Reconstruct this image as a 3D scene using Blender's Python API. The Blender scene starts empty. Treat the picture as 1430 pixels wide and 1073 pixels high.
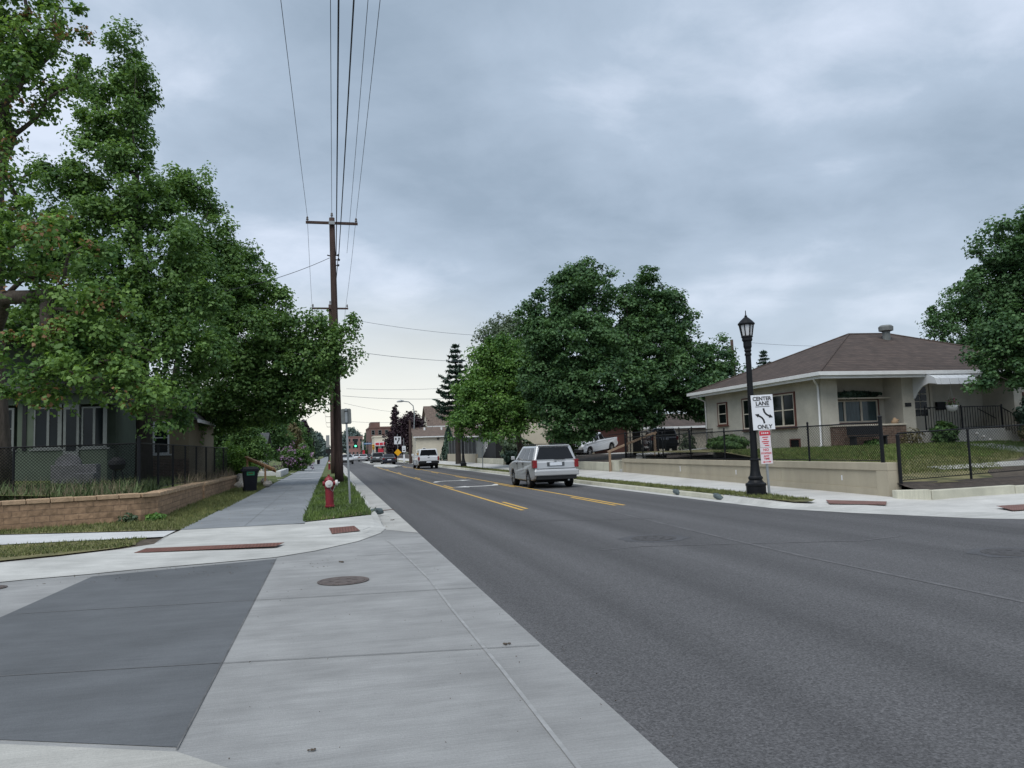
import bpy, bmesh, math, random
import numpy as np
from mathutils import Vector, Matrix

# ------------------------------------------------------------------ camera, sky, sun, exposure
C = bpy.context.scene.collection
SC = bpy.context.scene
F_PX = 1075.0; CAM_H = 1.7
PITCH = math.radians(4.736); YAW = math.radians(13.356); ROLL = math.radians(1.9)
fw = np.array([math.sin(YAW)*math.cos(PITCH), math.cos(YAW)*math.cos(PITCH), math.sin(PITCH)])
rt0 = np.array([math.cos(YAW), -math.sin(YAW), 0.0]); up0 = np.cross(rt0, fw)
cR, sR = math.cos(ROLL), math.sin(ROLL)
cam_d = bpy.data.cameras.new('camera'); cam = bpy.data.objects.new('camera', cam_d); C.objects.link(cam)
right = rt0*cR - up0*sR; upv = rt0*sR + up0*cR; back = -fw
cam.matrix_world = Matrix(((right[0], upv[0], back[0], 0), (right[1], upv[1], back[1], 0), (right[2], upv[2], back[2], CAM_H), (0, 0, 0, 1)))
cam_d.lens = 36.0*F_PX/1430.0; cam_d.sensor_width = 36; cam_d.clip_end = 3000; cam_d.clip_start = .05
SC.camera = cam

def ray(px, py):
    X = px-715.0; Y = py-536.5
    return fw + rt0*((X*cR-Y*sR)/F_PX) - up0*((X*sR+Y*cR)/F_PX)
def G(px, py, z=0.0):
    d = ray(px, py); t = (z-CAM_H)/d[2]; return (float(d[0]*t), float(d[1]*t))
def at(px, py, Y):
    d = ray(px, py); t = Y/d[1]; return (float(d[0]*t), float(Y), float(d[2]*t+CAM_H))

SUN_EL, SUN_AZ = math.radians(56), math.radians(215)
w = bpy.data.worlds.new('World'); SC.world = w; w.use_nodes = True
nt = w.node_tree; nt.nodes.clear(); N = nt.nodes.new; L = nt.links.new
out = N('ShaderNodeOutputWorld'); tc = N('ShaderNodeTexCoord')
sky = N('ShaderNodeTexSky'); sky.sky_type = 'NISHITA'; sky.sun_disc = False
sky.sun_elevation = SUN_EL; sky.sun_rotation = SUN_AZ
b1 = N('ShaderNodeBackground'); b1.inputs[1].default_value = .07; L(sky.outputs[0], b1.inputs[0])
sep = N('ShaderNodeSeparateXYZ'); L(tc.outputs['Generated'], sep.inputs[0])
def mth(op, a, b=None, cl=False):
    n = N('ShaderNodeMath'); n.operation = op; n.use_clamp = cl
    for i, v in enumerate((a, b)):
        if v is None: continue
        if isinstance(v, (int, float)): n.inputs[i].default_value = v
        else: L(v, n.inputs[i])
    return n.outputs[0]
zc = mth('MAXIMUM', sep.outputs[2], 0.0)
den = mth('ADD', zc, .24)
u = mth('DIVIDE', sep.outputs[0], den); v = mth('DIVIDE', sep.outputs[1], den)
cmb = N('ShaderNodeCombineXYZ'); L(u, cmb.inputs[0]); L(v, cmb.inputs[1])
def noise(sc, det, rough, dist, off):
    mp = N('ShaderNodeMapping'); mp.inputs['Location'].default_value = off; mp.inputs['Rotation'].default_value = (0, 0, .5)
    mp.inputs['Scale'].default_value = (1.0, 1.15, 1)
    L(cmb.outputs[0], mp.inputs[0])
    n = N('ShaderNodeTexNoise'); n.inputs['Scale'].default_value = sc; n.inputs['Detail'].default_value = det
    n.inputs['Roughness'].default_value = rough; n.inputs['Distortion'].default_value = dist
    L(mp.outputs[0], n.inputs['Vector']); return n.outputs[0]
n1 = noise(1.15, 3, .5, .25, (5.3, 1.2, 0)); n2 = noise(3.4, 9, .6, .25, (7, 2, 1))
nn = mth('ADD', mth('MULTIPLY', n1, .74), mth('MULTIPLY', n2, .26))
cr = N('ShaderNodeValToRGB'); L(nn, cr.inputs[0])
e = cr.color_ramp.elements
e[0].position = .36; e[0].color = (.315, .400, .505, 1)
e[1].position = .62; e[1].color = (.69, .77, .91, 1)
m_ = cr.color_ramp.elements.new(.50); m_.color = (.435, .53, .655, 1)
# paler towards the horizon, a warm opening low down the street
hz = N('ShaderNodeMapRange'); hz.inputs['From Min'].default_value = .0; hz.inputs['From Max'].default_value = .30
hz.inputs['To Min'].default_value = .75; hz.inputs['To Max'].default_value = 0; hz.interpolation_type = 'SMOOTHSTEP'; L(zc, hz.inputs['Value'])
mx = N('ShaderNodeMix'); mx.data_type = 'RGBA'; L(hz.outputs[0], mx.inputs['Factor']); L(cr.outputs[0], mx.inputs['A'])
mx.inputs['B'].default_value = (.62, .70, .78, 1)
dt = N('ShaderNodeVectorMath'); dt.operation = 'DOT_PRODUCT'; L(tc.outputs['Generated'], dt.inputs[0])
gx, gy, gz = at(490, 600, 100); gl = Vector((gx, gy, gz-CAM_H)).normalized(); dt.inputs[1].default_value = gl
gm = N('ShaderNodeMapRange'); gm.inputs['From Min'].default_value = .955; gm.inputs['From Max'].default_value = 1.0
gm.inputs['To Min'].default_value = 0; gm.inputs['To Max'].default_value = .85; gm.interpolation_type = 'SMOOTHERSTEP'; L(dt.outputs['Value'], gm.inputs['Value'])
gz2 = N('ShaderNodeMapRange'); gz2.inputs['From Min'].default_value = .03; gz2.inputs['From Max'].default_value = .22
gz2.inputs['To Min'].default_value = 1; gz2.inputs['To Max'].default_value = 0; L(zc, gz2.inputs['Value'])
gf = mth('MULTIPLY', gm.outputs[0], gz2.outputs[0])
mx2 = N('ShaderNodeMix'); mx2.data_type = 'RGBA'; L(gf, mx2.inputs['Factor']); L(mx.outputs['Result'], mx2.inputs['A'])
mx2.inputs['B'].default_value = (1.0, .97, .85, 1)
b2 = N('ShaderNodeBackground'); b2.inputs[1].default_value = 1.0; L(mx2.outputs['Result'], b2.inputs[0])
ms = N('ShaderNodeMixShader'); ms.inputs[0].default_value = .93
L(b1.outputs[0], ms.inputs[1]); L(b2.outputs[0], ms.inputs[2]); L(ms.outputs[0], out.inputs[0])

sd = bpy.data.lights.new('sun', 'SUN'); sd.energy = 2.2; sd.angle = math.radians(50); sd.color = (1.0, .975, .92)
so = bpy.data.objects.new('sun', sd); C.objects.link(so)
sdir = Vector((math.sin(SUN_AZ)*math.cos(SUN_EL), math.cos(SUN_AZ)*math.cos(SUN_EL), math.sin(SUN_EL)))
so.rotation_euler = sdir.to_track_quat('Z', 'Y').to_euler()
SC.view_settings.view_transform = 'Standard'; SC.view_settings.look = 'None'
SC.view_settings.exposure = 0.16; SC.view_settings.gamma = 1.0
SC.render.engine = 'CYCLES'
rnd = random.Random(7); rng = np.random.default_rng(11)

# ------------------------------------------------------------------ materials
def srgb(r, g, b):
    f = lambda c: (c/255/12.92) if c/255 <= .04045 else ((c/255+.055)/1.055)**2.4
    return (f(r), f(g), f(b))
def mat(name, col, rough=.8, var=.15, scale=4.0, bump=0.0, bscale=30.0, metal=0.0, spec=.4, col2=None, emis=0, coat=0, stretch=(1, 1, 1), fine=0, local=False):
    m = bpy.data.materials.new(name); m.use_nodes = True; t = m.node_tree; n = t.nodes; l = t.links
    p = n['Principled BSDF']; p.inputs['Roughness'].default_value = rough; p.inputs['Metallic'].default_value = metal
    p.inputs['Specular IOR Level'].default_value = spec
    if coat: p.inputs['Coat Weight'].default_value = coat; p.inputs['Coat Roughness'].default_value = .08
    g = n.new('ShaderNodeTexCoord') if local else n.new('ShaderNodeNewGeometry')
    pos = g.outputs['Object'] if local else g.outputs['Position']
    mp = n.new('ShaderNodeMapping'); mp.inputs['Scale'].default_value = stretch; l.new(pos, mp.inputs[0])
    no = n.new('ShaderNodeTexNoise'); no.inputs['Scale'].default_value = scale; no.inputs['Detail'].default_value = 5; no.inputs['Roughness'].default_value = .6
    l.new(mp.outputs[0], no.inputs['Vector'])
    r = n.new('ShaderNodeValToRGB'); r.color_ramp.elements[0].position = .3; r.color_ramp.elements[1].position = .7
    a = tuple(c*(1-var) for c in col); b = tuple(min(1, c*(1+var)) for c in (col2 or col))
    r.color_ramp.elements[0].color = a+(1,); r.color_ramp.elements[1].color = b+(1,)
    l.new(no.outputs[0], r.inputs[0]); co = r.outputs[0]
    if fine:
        f = n.new('ShaderNodeTexNoise'); f.inputs['Scale'].default_value = 55; f.inputs['Detail'].default_value = 3; f.inputs['Roughness'].default_value = .8
        l.new(pos, f.inputs['Vector'])
        mr = n.new('ShaderNodeMapRange'); mr.inputs['From Min'].default_value = .3; mr.inputs['From Max'].default_value = .7
        mr.inputs['To Min'].default_value = 1-fine; mr.inputs['To Max'].default_value = 1+fine; l.new(f.outputs[0], mr.inputs['Value'])
        mm = n.new('ShaderNodeMix'); mm.data_type = 'RGBA'; mm.blend_type = 'MULTIPLY'; mm.inputs['Factor'].default_value = 1
        l.new(co, mm.inputs['A']); l.new(mr.outputs[0], mm.inputs['B']); co = mm.outputs['Result']
    l.new(co, p.inputs['Base Color'])
    if bump:
        bn = n.new('ShaderNodeTexNoise'); bn.inputs['Scale'].default_value = bscale; bn.inputs['Detail'].default_value = 4; l.new(mp.outputs[0], bn.inputs['Vector'])
        bu = n.new('ShaderNodeBump'); bu.inputs['Strength'].default_value = bump; bu.inputs['Distance'].default_value = .02
        l.new(bn.outputs[0], bu.inputs['Height']); l.new(bu.outputs[0], p.inputs['Normal'])
    if emis:
        p.inputs['Emission Color'].default_value = tuple(col)+(1,); p.inputs['Emission Strength'].default_value = emis
    return m
def stage(m, fn):
    t = m.node_tree; fn(t, t.nodes, t.links, t.nodes['Principled BSDF'])
def brickify(m, bw, bh, c1, c2, mort, ms=.02, axis='auto', bumps=.6, offs=.5):
    def f(t, n, l, p):
        g = n.new('ShaderNodeNewGeometry'); s = n.new('ShaderNodeSeparateXYZ'); l.new(g.outputs['Position'], s.inputs[0])
        a = n.new('ShaderNodeMath'); a.operation = 'ADD'; l.new(s.outputs[0], a.inputs[0]); l.new(s.outputs[1], a.inputs[1])
        c = n.new('ShaderNodeCombineXYZ'); l.new(a.outputs[0], c.inputs[0]); l.new(s.outputs[2], c.inputs[1])
        b = n.new('ShaderNodeTexBrick'); b.inputs['Scale'].default_value = 1; b.inputs['Brick Width'].default_value = bw; b.inputs['Row Height'].default_value = bh
        b.inputs['Mortar Size'].default_value = ms; b.inputs['Mortar Smooth'].default_value = .3; b.offset = offs
        b.inputs['Color1'].default_value = c1+(1,); b.inputs['Color2'].default_value = c2+(1,); b.inputs['Mortar'].default_value = mort+(1,)
        l.new(c.outputs[0], b.inputs['Vector'])
        no = n.new('ShaderNodeTexNoise'); no.inputs['Scale'].default_value = 9; no.inputs['Detail'].default_value = 6; l.new(g.outputs['Position'], no.inputs['Vector'])
        mr = n.new('ShaderNodeMapRange'); mr.inputs['From Min'].default_value = .3; mr.inputs['From Max'].default_value = .7; mr.inputs['To Min'].default_value = .72; mr.inputs['To Max'].default_value = 1.25
        l.new(no.outputs[0], mr.inputs['Value'])
        mm = n.new('ShaderNodeMix'); mm.data_type = 'RGBA'; mm.blend_type = 'MULTIPLY'; mm.inputs['Factor'].default_value = 1
        l.new(b.outputs[0], mm.inputs['A']); l.new(mr.outputs[0], mm.inputs['B']); l.new(mm.outputs['Result'], p.inputs['Base Color'])
        bu = n.new('ShaderNodeBump'); bu.inputs['Strength'].default_value = bumps; bu.inputs['Distance'].default_value = .02
        sb = n.new('ShaderNodeMath'); sb.operation = 'SUBTRACT'; l.new(no.outputs[0], sb.inputs[0]); l.new(b.outputs['Fac'], sb.inputs[1])
        l.new(sb.outputs[0], bu.inputs['Height']); l.new(bu.outputs[0], p.inputs['Normal'])
    stage(m, f); return m

M = {}
# asphalt: fine aggregate, long wheel-path bands
def asphalt():
    m = mat('asphalt', (.084, .083, .086), .85, .12, .7, .4, 220, fine=.5, stretch=(1, .12, 1))
    def f(t, n, l, p):
        g = n.new('ShaderNodeNewGeometry'); s = n.new('ShaderNodeSeparateXYZ'); l.new(g.outputs['Position'], s.inputs[0])
        src = p.inputs['Base Color'].links[0].from_socket
        # wheel-path bands across the carriageway
        w_ = n.new('ShaderNodeTexNoise'); w_.noise_dimensions = '2D'; w_.inputs['Scale'].default_value = 1.0; w_.inputs['Detail'].default_value = 2
        c = n.new('ShaderNodeCombineXYZ'); l.new(s.outputs[0], c.inputs[0])
        yy = n.new('ShaderNodeMath'); yy.operation = 'MULTIPLY'; yy.inputs[1].default_value = .02; l.new(s.outputs[1], yy.inputs[0]); l.new(yy.outputs[0], c.inputs[1])
        l.new(c.outputs[0], w_.inputs['Vector'])
        mr = n.new('ShaderNodeMapRange'); mr.inputs['From Min'].default_value = .3; mr.inputs['From Max'].default_value = .7; mr.inputs['To Min'].default_value = .80; mr.inputs['To Max'].default_value = 1.2
        l.new(w_.outputs[0], mr.inputs['Value'])
        # stone aggregate
        vo = n.new('ShaderNodeTexVoronoi'); vo.inputs['Scale'].default_value = 60; l.new(g.outputs['Position'], vo.inputs['Vector'])
        vr = n.new('ShaderNodeMapRange'); vr.inputs['From Min'].default_value = 0; vr.inputs['From Max'].default_value = 1; vr.inputs['To Min'].default_value = .70; vr.inputs['To Max'].default_value = 1.3
        sc_ = n.new('ShaderNodeSeparateColor'); l.new(vo.outputs['Color'], sc_.inputs[0]); l.new(sc_.outputs[0], vr.inputs['Value'])
        mu = n.new('ShaderNodeMath'); mu.operation = 'MULTIPLY'; l.new(mr.outputs[0], mu.inputs[0]); l.new(vr.outputs[0], mu.inputs[1])
        mm = n.new('ShaderNodeMix'); mm.data_type = 'RGBA'; mm.blend_type = 'MULTIPLY'; mm.inputs['Factor'].default_value = 1
        l.new(src, mm.inputs['A']); l.new(mu.outputs[0], mm.inputs['B']); l.new(mm.outputs['Result'], p.inputs['Base Color'])
    stage(m, f); return m
M['asphalt'] = asphalt()
def concrete(name, col, var=.13, st=(1, 1, 1), fine=.10):
    m = mat(name, col, .85, var, 1.3, .25, 90, fine=fine, stretch=st)
    def f(t, n, l, p):
        g = n.new('ShaderNodeNewGeometry'); src = p.inputs['Base Color'].links[0].from_socket
        mp = n.new('ShaderNodeMapping'); mp.inputs['Scale'].default_value = (.5, 3.2, 1); mp.inputs['Rotation'].default_value = (0, 0, .18); l.new(g.outputs['Position'], mp.inputs[0])
        no = n.new('ShaderNodeTexNoise'); no.inputs['Scale'].default_value = 1.6; no.inputs['Detail'].default_value = 7; no.inputs['Roughness'].default_value = .65; l.new(mp.outputs[0], no.inputs['Vector'])
        mr = n.new('ShaderNodeMapRange'); mr.inputs['From Min'].default_value = .32; mr.inputs['From Max'].default_value = .68; mr.inputs['To Min'].default_value = 1-var*.9; mr.inputs['To Max'].default_value = 1+var*.7; l.new(no.outputs[0], mr.inputs['Value'])
        # broom texture
        m2 = n.new('ShaderNodeMapping'); m2.inputs['Scale'].default_value = (3, 75, 1); m2.inputs['Rotation'].default_value = (0, 0, .14); l.new(g.outputs['Position'], m2.inputs[0])
        n2_ = n.new('ShaderNodeTexNoise'); n2_.inputs['Scale'].default_value = 1; n2_.inputs['Detail'].default_value = 3; l.new(m2.outputs[0], n2_.inputs['Vector'])
        r2_ = n.new('ShaderNodeMapRange'); r2_.inputs['From Min'].default_value = .3; r2_.inputs['From Max'].default_value = .7; r2_.inputs['To Min'].default_value = .90; r2_.inputs['To Max'].default_value = 1.08; l.new(n2_.outputs[0], r2_.inputs['Value'])
        # broad stains
        n3_ = n.new('ShaderNodeTexNoise'); n3_.inputs['Scale'].default_value = .55; n3_.inputs['Detail'].default_value = 6; n3_.inputs['Distortion'].default_value = .6; l.new(g.outputs['Position'], n3_.inputs['Vector'])
        r3_ = n.new('ShaderNodeMapRange'); r3_.inputs['From Min'].default_value = .35; r3_.inputs['From Max'].default_value = .65; r3_.inputs['To Min'].default_value = .88; r3_.inputs['To Max'].default_value = 1.07; l.new(n3_.outputs[0], r3_.inputs['Value'])
        m3_ = n.new('ShaderNodeMath'); m3_.operation = 'MULTIPLY'; l.new(r2_.outputs[0], m3_.inputs[0]); l.new(r3_.outputs[0], m3_.inputs[1])
        # sparse dark specks and stains
        vo = n.new('ShaderNodeTexNoise'); vo.inputs['Scale'].default_value = 12; vo.inputs['Detail'].default_value = 2; l.new(g.outputs['Position'], vo.inputs['Vector'])
        vr = n.new('ShaderNodeMapRange'); vr.inputs['From Min'].default_value = .22; vr.inputs['From Max'].default_value = .30; vr.inputs['To Min'].default_value = .86; vr.inputs['To Max'].default_value = 1; l.new(vo.outputs[0], vr.inputs['Value'])
        mu = n.new('ShaderNodeMath'); mu.operation = 'MULTIPLY'; l.new(mr.outputs[0], mu.inputs[0]); l.new(vr.outputs[0], mu.inputs[1])
        mv = n.new('ShaderNodeMath'); mv.operation = 'MULTIPLY'; l.new(mu.outputs[0], mv.inputs[0]); l.new(m3_.outputs[0], mv.inputs[1])
        mm = n.new('ShaderNodeMix'); mm.data_type = 'RGBA'; mm.blend_type = 'MULTIPLY'; mm.inputs['Factor'].default_value = 1
        l.new(src, mm.inputs['A']); l.new(mv.outputs[0], mm.inputs['B']); l.new(mm.outputs['Result'], p.inputs['Base Color'])
    stage(m, f); return m
M['conc_road'] = concrete('street concrete', (.272, .274, .272))
M['conc_dark'] = concrete('tinted crossing concrete', (.108, .115, .123), .10)
M['conc_walk'] = concrete('grey walk concrete', (.22, .235, .25), .10)
M['conc_light'] = concrete('pale new concrete', (.455, .455, .435), .12)
M['conc_white'] = concrete('white walk concrete', (.56, .57, .575), .09)
M['conc_walk_r'] = concrete('pale walk concrete', (.50, .495, .475), .08)
M['conc_cream'] = concrete('cream kerb concrete', (.50, .49, .40), .10)
M['conc_gutter'] = concrete('gutter concrete', (.40, .395, .375), .12)
M['conc_warm'] = concrete('warm ramp concrete', (.385, .38, .355), .12)
M['joint'] = mat('joint', (.125, .125, .125), .9, .4)
M['scuff'] = mat('scuffed concrete', (.285, .288, .288), .85, .16, 7)
M['seam'] = mat('pale asphalt seam', (.115, .114, .118), .85, .25, 3, fine=.4)
M['patch'] = mat('dark asphalt patch', (.075, .076, .082), .85, .2, 3, fine=.4)
M['yellow'] = mat('yellow road paint', (.62, .38, .07), .7, .14, 6, fine=.2)
M['white_paint'] = mat('white road paint', (.62, .62, .60), .7, .12, 6, fine=.15)
M['grass'] = mat('lawn', (.055, .085, .022), .9, .45, 1.7, .8, 60, col2=(.10, .12, .035), fine=.5)
M['grass_dry'] = mat('worn lawn', (.085, .10, .035), .9, .35, 1.4, .8, 60, col2=(.19, .165, .08), fine=.5)
M['blade'] = mat('grass blade', (.045, .095, .018), .7, .4, 2.2, col2=(.11, .165, .035))
M['blade_dry'] = mat('mixed grass blade', (.06, .10, .022), .7, .35, 4, col2=(.16, .17, .06))
M['weed'] = mat('weed', (.045, .085, .025), .7, .4, 5, col2=(.11, .15, .06))
M['straw'] = mat('dry stalks', (.26, .21, .14), .8, .3, 6)
M['dirt'] = mat('dark soil', (.085, .068, .052), .95, .35, 6, 1.0, 40, fine=.5)
M['mulch'] = mat('mulch', (.055, .044, .036), .95, .4, 6, 1.0, 40, fine=.6)
M['land'] = mat('far land', (.06, .075, .035), .95, .3, .05)
M['block'] = brickify(mat('tan wall block', (.3, .2, .13), .92), .40, .148, (.37, .24, .15), (.26, .17, .105), (.25, .17, .115), .007, bumps=1.0)
M['cap'] = mat('tan cap block', (.40, .28, .18), .9, .2, 5, .7, 40)
M['brick'] = brickify(mat('brown brick', (.2, .1, .07), .9), .22, .075, (.14, .088, .066), (.10, .064, .05), (.20, .17, .14), .008)
M['brick_far'] = mat('far brick', (.17, .10, .085), .9, .15, 1.0)
M['brick_red'] = mat('far red brick', (.27, .15, .135), .9, .15, 1.0)
M['wall_tan'] = mat('painted concrete wall', (.375, .335, .255), .85, .12, 1.4, .2, 50, fine=.06, stretch=(1, 1, .35))
M['stucco'] = mat('rough stucco', (.475, .455, .395), .95, .15, 1.1, .9, 70, fine=.14)
M['stucco_far'] = mat('cream siding', (.60, .55, .45), .9, .06, 1.5)
M['white_wall'] = mat('white siding', (.60, .57, .50), .85, .06, 1.5)
M['white_trim'] = mat('white trim', (.68, .69, .69), .55, .06, 3)
M['cream_trim'] = mat('old cream trim', (.52, .48, .40), .6, .1, 3)
M['brown_trim'] = mat('maroon trim', (.115, .045, .035), .6, .15, 3)
M['door_brown'] = mat('brown garage door', (.07, .03, .025), .6, .1, 3)
M['sage'] = mat('sage green stucco', (.095, .120, .092), .9, .12, 1.5, .4, 40)
M['tan_siding'] = mat('tan siding', (.20, .165, .11), .9, .1, 2)
M['grey_trim'] = mat('grey green trim', (.17, .185, .18), .6, .1, 3)
M['glass'] = mat('window glass', (.006, .009, .010), .08, .5, 1.2, spec=.25)
M['curtain'] = mat('curtained glass', (.035, .06, .066), .12, .35, 5, spec=.4, stretch=(6, 6, .4))
M['car_glass'] = mat('car glass', (.012, .013, .015), .07, .1, 3, spec=.32)
M['black_metal'] = mat('black painted metal', (.007, .008, .010), .5, .2, 3, spec=.22)
M['black_wire'] = mat('black vinyl wire', (.006, .007, .008), .7, .1, spec=.1)
M['galv'] = mat('galvanised steel', (.30, .32, .33), .45, .12, 5, metal=.6)
M['sign_back'] = mat('aluminium sign back', (.17, .18, .175), .55, .15, 5, metal=.3)
M['sign_white'] = mat('white sign sheet', (.72, .74, .78), .5, .03)
M['sign_black'] = mat('sign black', (.01, .01, .012), .5, .05)
M['sign_red'] = mat('sign red', (.50, .03, .05), .5, .08)
M['sign_pink'] = mat('faded sign sheet', (.66, .60, .63), .5, .04)
M['sign_yellow'] = mat('yellow sign sheet', (.85, .42, .01), .5, .04)
M['hyd_red'] = mat('hydrant red', (.20, .012, .022), .45, .2, 7, spec=.5, bump=.15)
M['hyd_white'] = mat('hydrant white', (.58, .57, .55), .5, .12, 8)
M['pole_wood'] = mat('weathered pole wood', (.062, .040, .034), .9, .45, 5, .9, 25, stretch=(3, 3, .25))
M['wood'] = mat('new lumber', (.42, .25, .13), .75, .2, 5, stretch=(1, 1, 4))
M['wood_old'] = mat('tan rail', (.27, .19, .13), .8, .2, 4)
M['bark'] = mat('maple bark', (.085, .070, .058), .95, .4, 5, 1.4, 18, stretch=(2.2, 2.2, .4))
M['bark_dark'] = mat('dark bark', (.042, .035, .031), .95, .35, 5, 1.4, 18, stretch=(2, 2, .4))
M['porcelain'] = mat('insulator', (.10, .09, .085), .25, .1)
M['grey_box'] = mat('grey plastic box', (.30, .31, .31), .6, .1)
M['stone'] = mat('grey stone', (.17, .17, .175), .9, .25, 4, .5, 30)
M['cart'] = mat('black cart plastic', (.007, .008, .013), .5, .15, 4, spec=.25)
M['cart_label'] = mat('green label', (.04, .26, .13), .5, .25, 20)
M['tactile'] = mat('brick red tactile plate', (.16, .072, .055), .8, .18, 5, fine=.15)
M['tactile2'] = mat('dusty tactile plate', (.19, .105, .09), .85, .18, 5, fine=.15)
M['iron'] = mat('cast iron cover', (.105, .085, .078), .7, .3, 12, .6, 40)
M['sock'] = mat('grey green filter sock', (.09, .115, .12), .9, .35, 9, .8, 30)
M['rust'] = mat('rusty plate', (.11, .055, .04), .8, .3, 9)
M['rock'] = mat('pale rock', (.32, .30, .27), .9, .25, 5, .8, 15)
M['silver'] = mat('silver paint', (.47, .48, .49), .3, .03, 2, metal=.4, coat=.6)
M['white_car'] = mat('white paint', (.62, .64, .67), .3, .02, 2, coat=.6)
M['dark_car'] = mat('dark blue paint', (.018, .021, .032), .22, .05, 2, coat=.8)
M['grey_car'] = mat('grey paint', (.10, .11, .12), .3, .05, 2, metal=.4, coat=.6)
M['tyre'] = mat('tyre', (.009, .009, .010), .85, .15, 8, spec=.2)
M['rim'] = mat('alloy', (.36, .37, .38), .35, .1, 5, metal=.8)
M['trim_dark'] = mat('dark plastic', (.018, .019, .021), .6, .1, spec=.25)
M['iron2'] = mat('asphalt stained iron', (.062, .060, .062), .75, .3, 12, .6, 40)
M['tail_red'] = mat('tail lamp', (.20, .004, .008), .18, .1, 5, spec=.7)
M['clear_lamp'] = mat('lamp lens', (.55, .56, .57), .15, .1)
M['plate'] = mat('licence plate', (.66, .70, .76), .5, .08, 40)
M['flower_pink'] = mat('pink blossom', (.42, .20, .25), .7, .3, 9)
M['flower_white'] = mat('white blossom', (.62, .60, .58), .7, .1)
M['lilac'] = mat('lilac blossom', (.30, .19, .30), .8, .25, 5)
M['frost'] = mat('lamp glass', (.62, .64, .66), .3, .05)
M['green_lit'] = mat('lit green lens', (.10, .95, .45), .4, 0, emis=2.0)
M['blue_sign'] = mat('blue street sign', (.03, .14, .30), .5, .05)
M['cable'] = mat('cable', (.035, .036, .045), .7, .1)
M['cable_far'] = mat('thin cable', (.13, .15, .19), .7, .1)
M['awning'] = mat('white metal awning', (.60, .62, .64), .5, .05, 3)
M['pot_blue'] = mat('pale blue pot', (.30, .38, .40), .6, .1)
def shingle(name, c1, c2, rot):
    m = mat(name, c1, .92, .12, 2, .3, 40)
    def f(t, n, l, p):
        g = n.new('ShaderNodeNewGeometry'); s = n.new('ShaderNodeSeparateXYZ'); l.new(g.outputs['Position'], s.inputs[0])
        # along-slope rows follow height, so courses stay level on every face
        a = n.new('ShaderNodeMath'); a.operation = 'ADD'; l.new(s.outputs[0], a.inputs[0]); l.new(s.outputs[1], a.inputs[1])
        c = n.new('ShaderNodeCombineXYZ'); l.new(a.outputs[0], c.inputs[0]); l.new(s.outputs[2], c.inputs[1])
        b = n.new('ShaderNodeTexBrick'); b.inputs['Scale'].default_value = 1; b.inputs['Brick Width'].default_value = .32; b.inputs['Row Height'].default_value = .10
        b.inputs['Mortar Size'].default_value = .016; b.inputs['Mortar Smooth'].default_value = .5
        b.inputs['Color1'].default_value = c1+(1,); b.inputs['Color2'].default_value = c2+(1,); b.inputs['Mortar'].default_value = tuple(x*.42 for x in c1)+(1,)
        l.new(c.outputs[0], b.inputs['Vector'])
        no = n.new('ShaderNodeTexNoise'); no.inputs['Scale'].default_value = 3; no.inputs['Detail'].default_value = 6; l.new(g.outputs['Position'], no.inputs['Vector'])
        mr = n.new('ShaderNodeMapRange'); mr.inputs['From Min'].default_value = .3; mr.inputs['From Max'].default_value = .7; mr.inputs['To Min'].default_value = .8; mr.inputs['To Max'].default_value = 1.2; l.new(no.outputs[0], mr.inputs['Value'])
        mm = n.new('ShaderNodeMix'); mm.data_type = 'RGBA'; mm.blend_type = 'MULTIPLY'; mm.inputs['Factor'].default_value = 1
        l.new(b.outputs[0], mm.inputs['A']); l.new(mr.outputs[0], mm.inputs['B']); l.new(mm.outputs['Result'], p.inputs['Base Color'])
    stage(m, f); return m
M['shingle'] = shingle('brown asphalt shingles', (.090, .066, .056), (.060, .045, .039), 0)
M['shingle_far'] = shingle('tan brown shingles', (.17, .125, .10), (.13, .10, .085), 0)
M['shingle_grey'] = shingle('grey shingles', (.085, .09, .095), (.06, .065, .07), 0)

def dotted(m):
    def f(t, n, l, p):
        g = n.new('ShaderNodeNewGeometry'); s = n.new('ShaderNodeSeparateXYZ'); l.new(g.outputs['Position'], s.inputs[0]); src = p.inputs['Base Color'].links[0].from_socket; w_ = []
        for i in (0, 1):
            a = n.new('ShaderNodeMath'); a.operation = 'MULTIPLY'; a.inputs[1].default_value = 105; l.new(s.outputs[i], a.inputs[0])
            b = n.new('ShaderNodeMath'); b.operation = 'SINE'; l.new(a.outputs[0], b.inputs[0]); w_.append(b.outputs[0])
        c = n.new('ShaderNodeMath'); c.operation = 'ADD'; l.new(w_[0], c.inputs[0]); l.new(w_[1], c.inputs[1])
        mr = n.new('ShaderNodeMapRange'); mr.inputs['From Min'].default_value = .2; mr.inputs['From Max'].default_value = 1.6; mr.inputs['To Min'].default_value = .72; mr.inputs['To Max'].default_value = 1.45; l.new(c.outputs[0], mr.inputs['Value'])
        mm = n.new('ShaderNodeMix'); mm.data_type = 'RGBA'; mm.blend_type = 'MULTIPLY'; mm.inputs['Factor'].default_value = 1
        l.new(src, mm.inputs['A']); l.new(mr.outputs[0], mm.inputs['B']); l.new(mm.outputs['Result'], p.inputs['Base Color'])
        bu = n.new('ShaderNodeBump'); bu.inputs['Strength'].default_value = 1; bu.inputs['Distance'].default_value = .006; l.new(mr.outputs[0], bu.inputs['Height']); l.new(bu.outputs[0], p.inputs['Normal'])
    stage(m, f)
dotted(M['tactile']); dotted(M['tactile2'])
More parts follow.
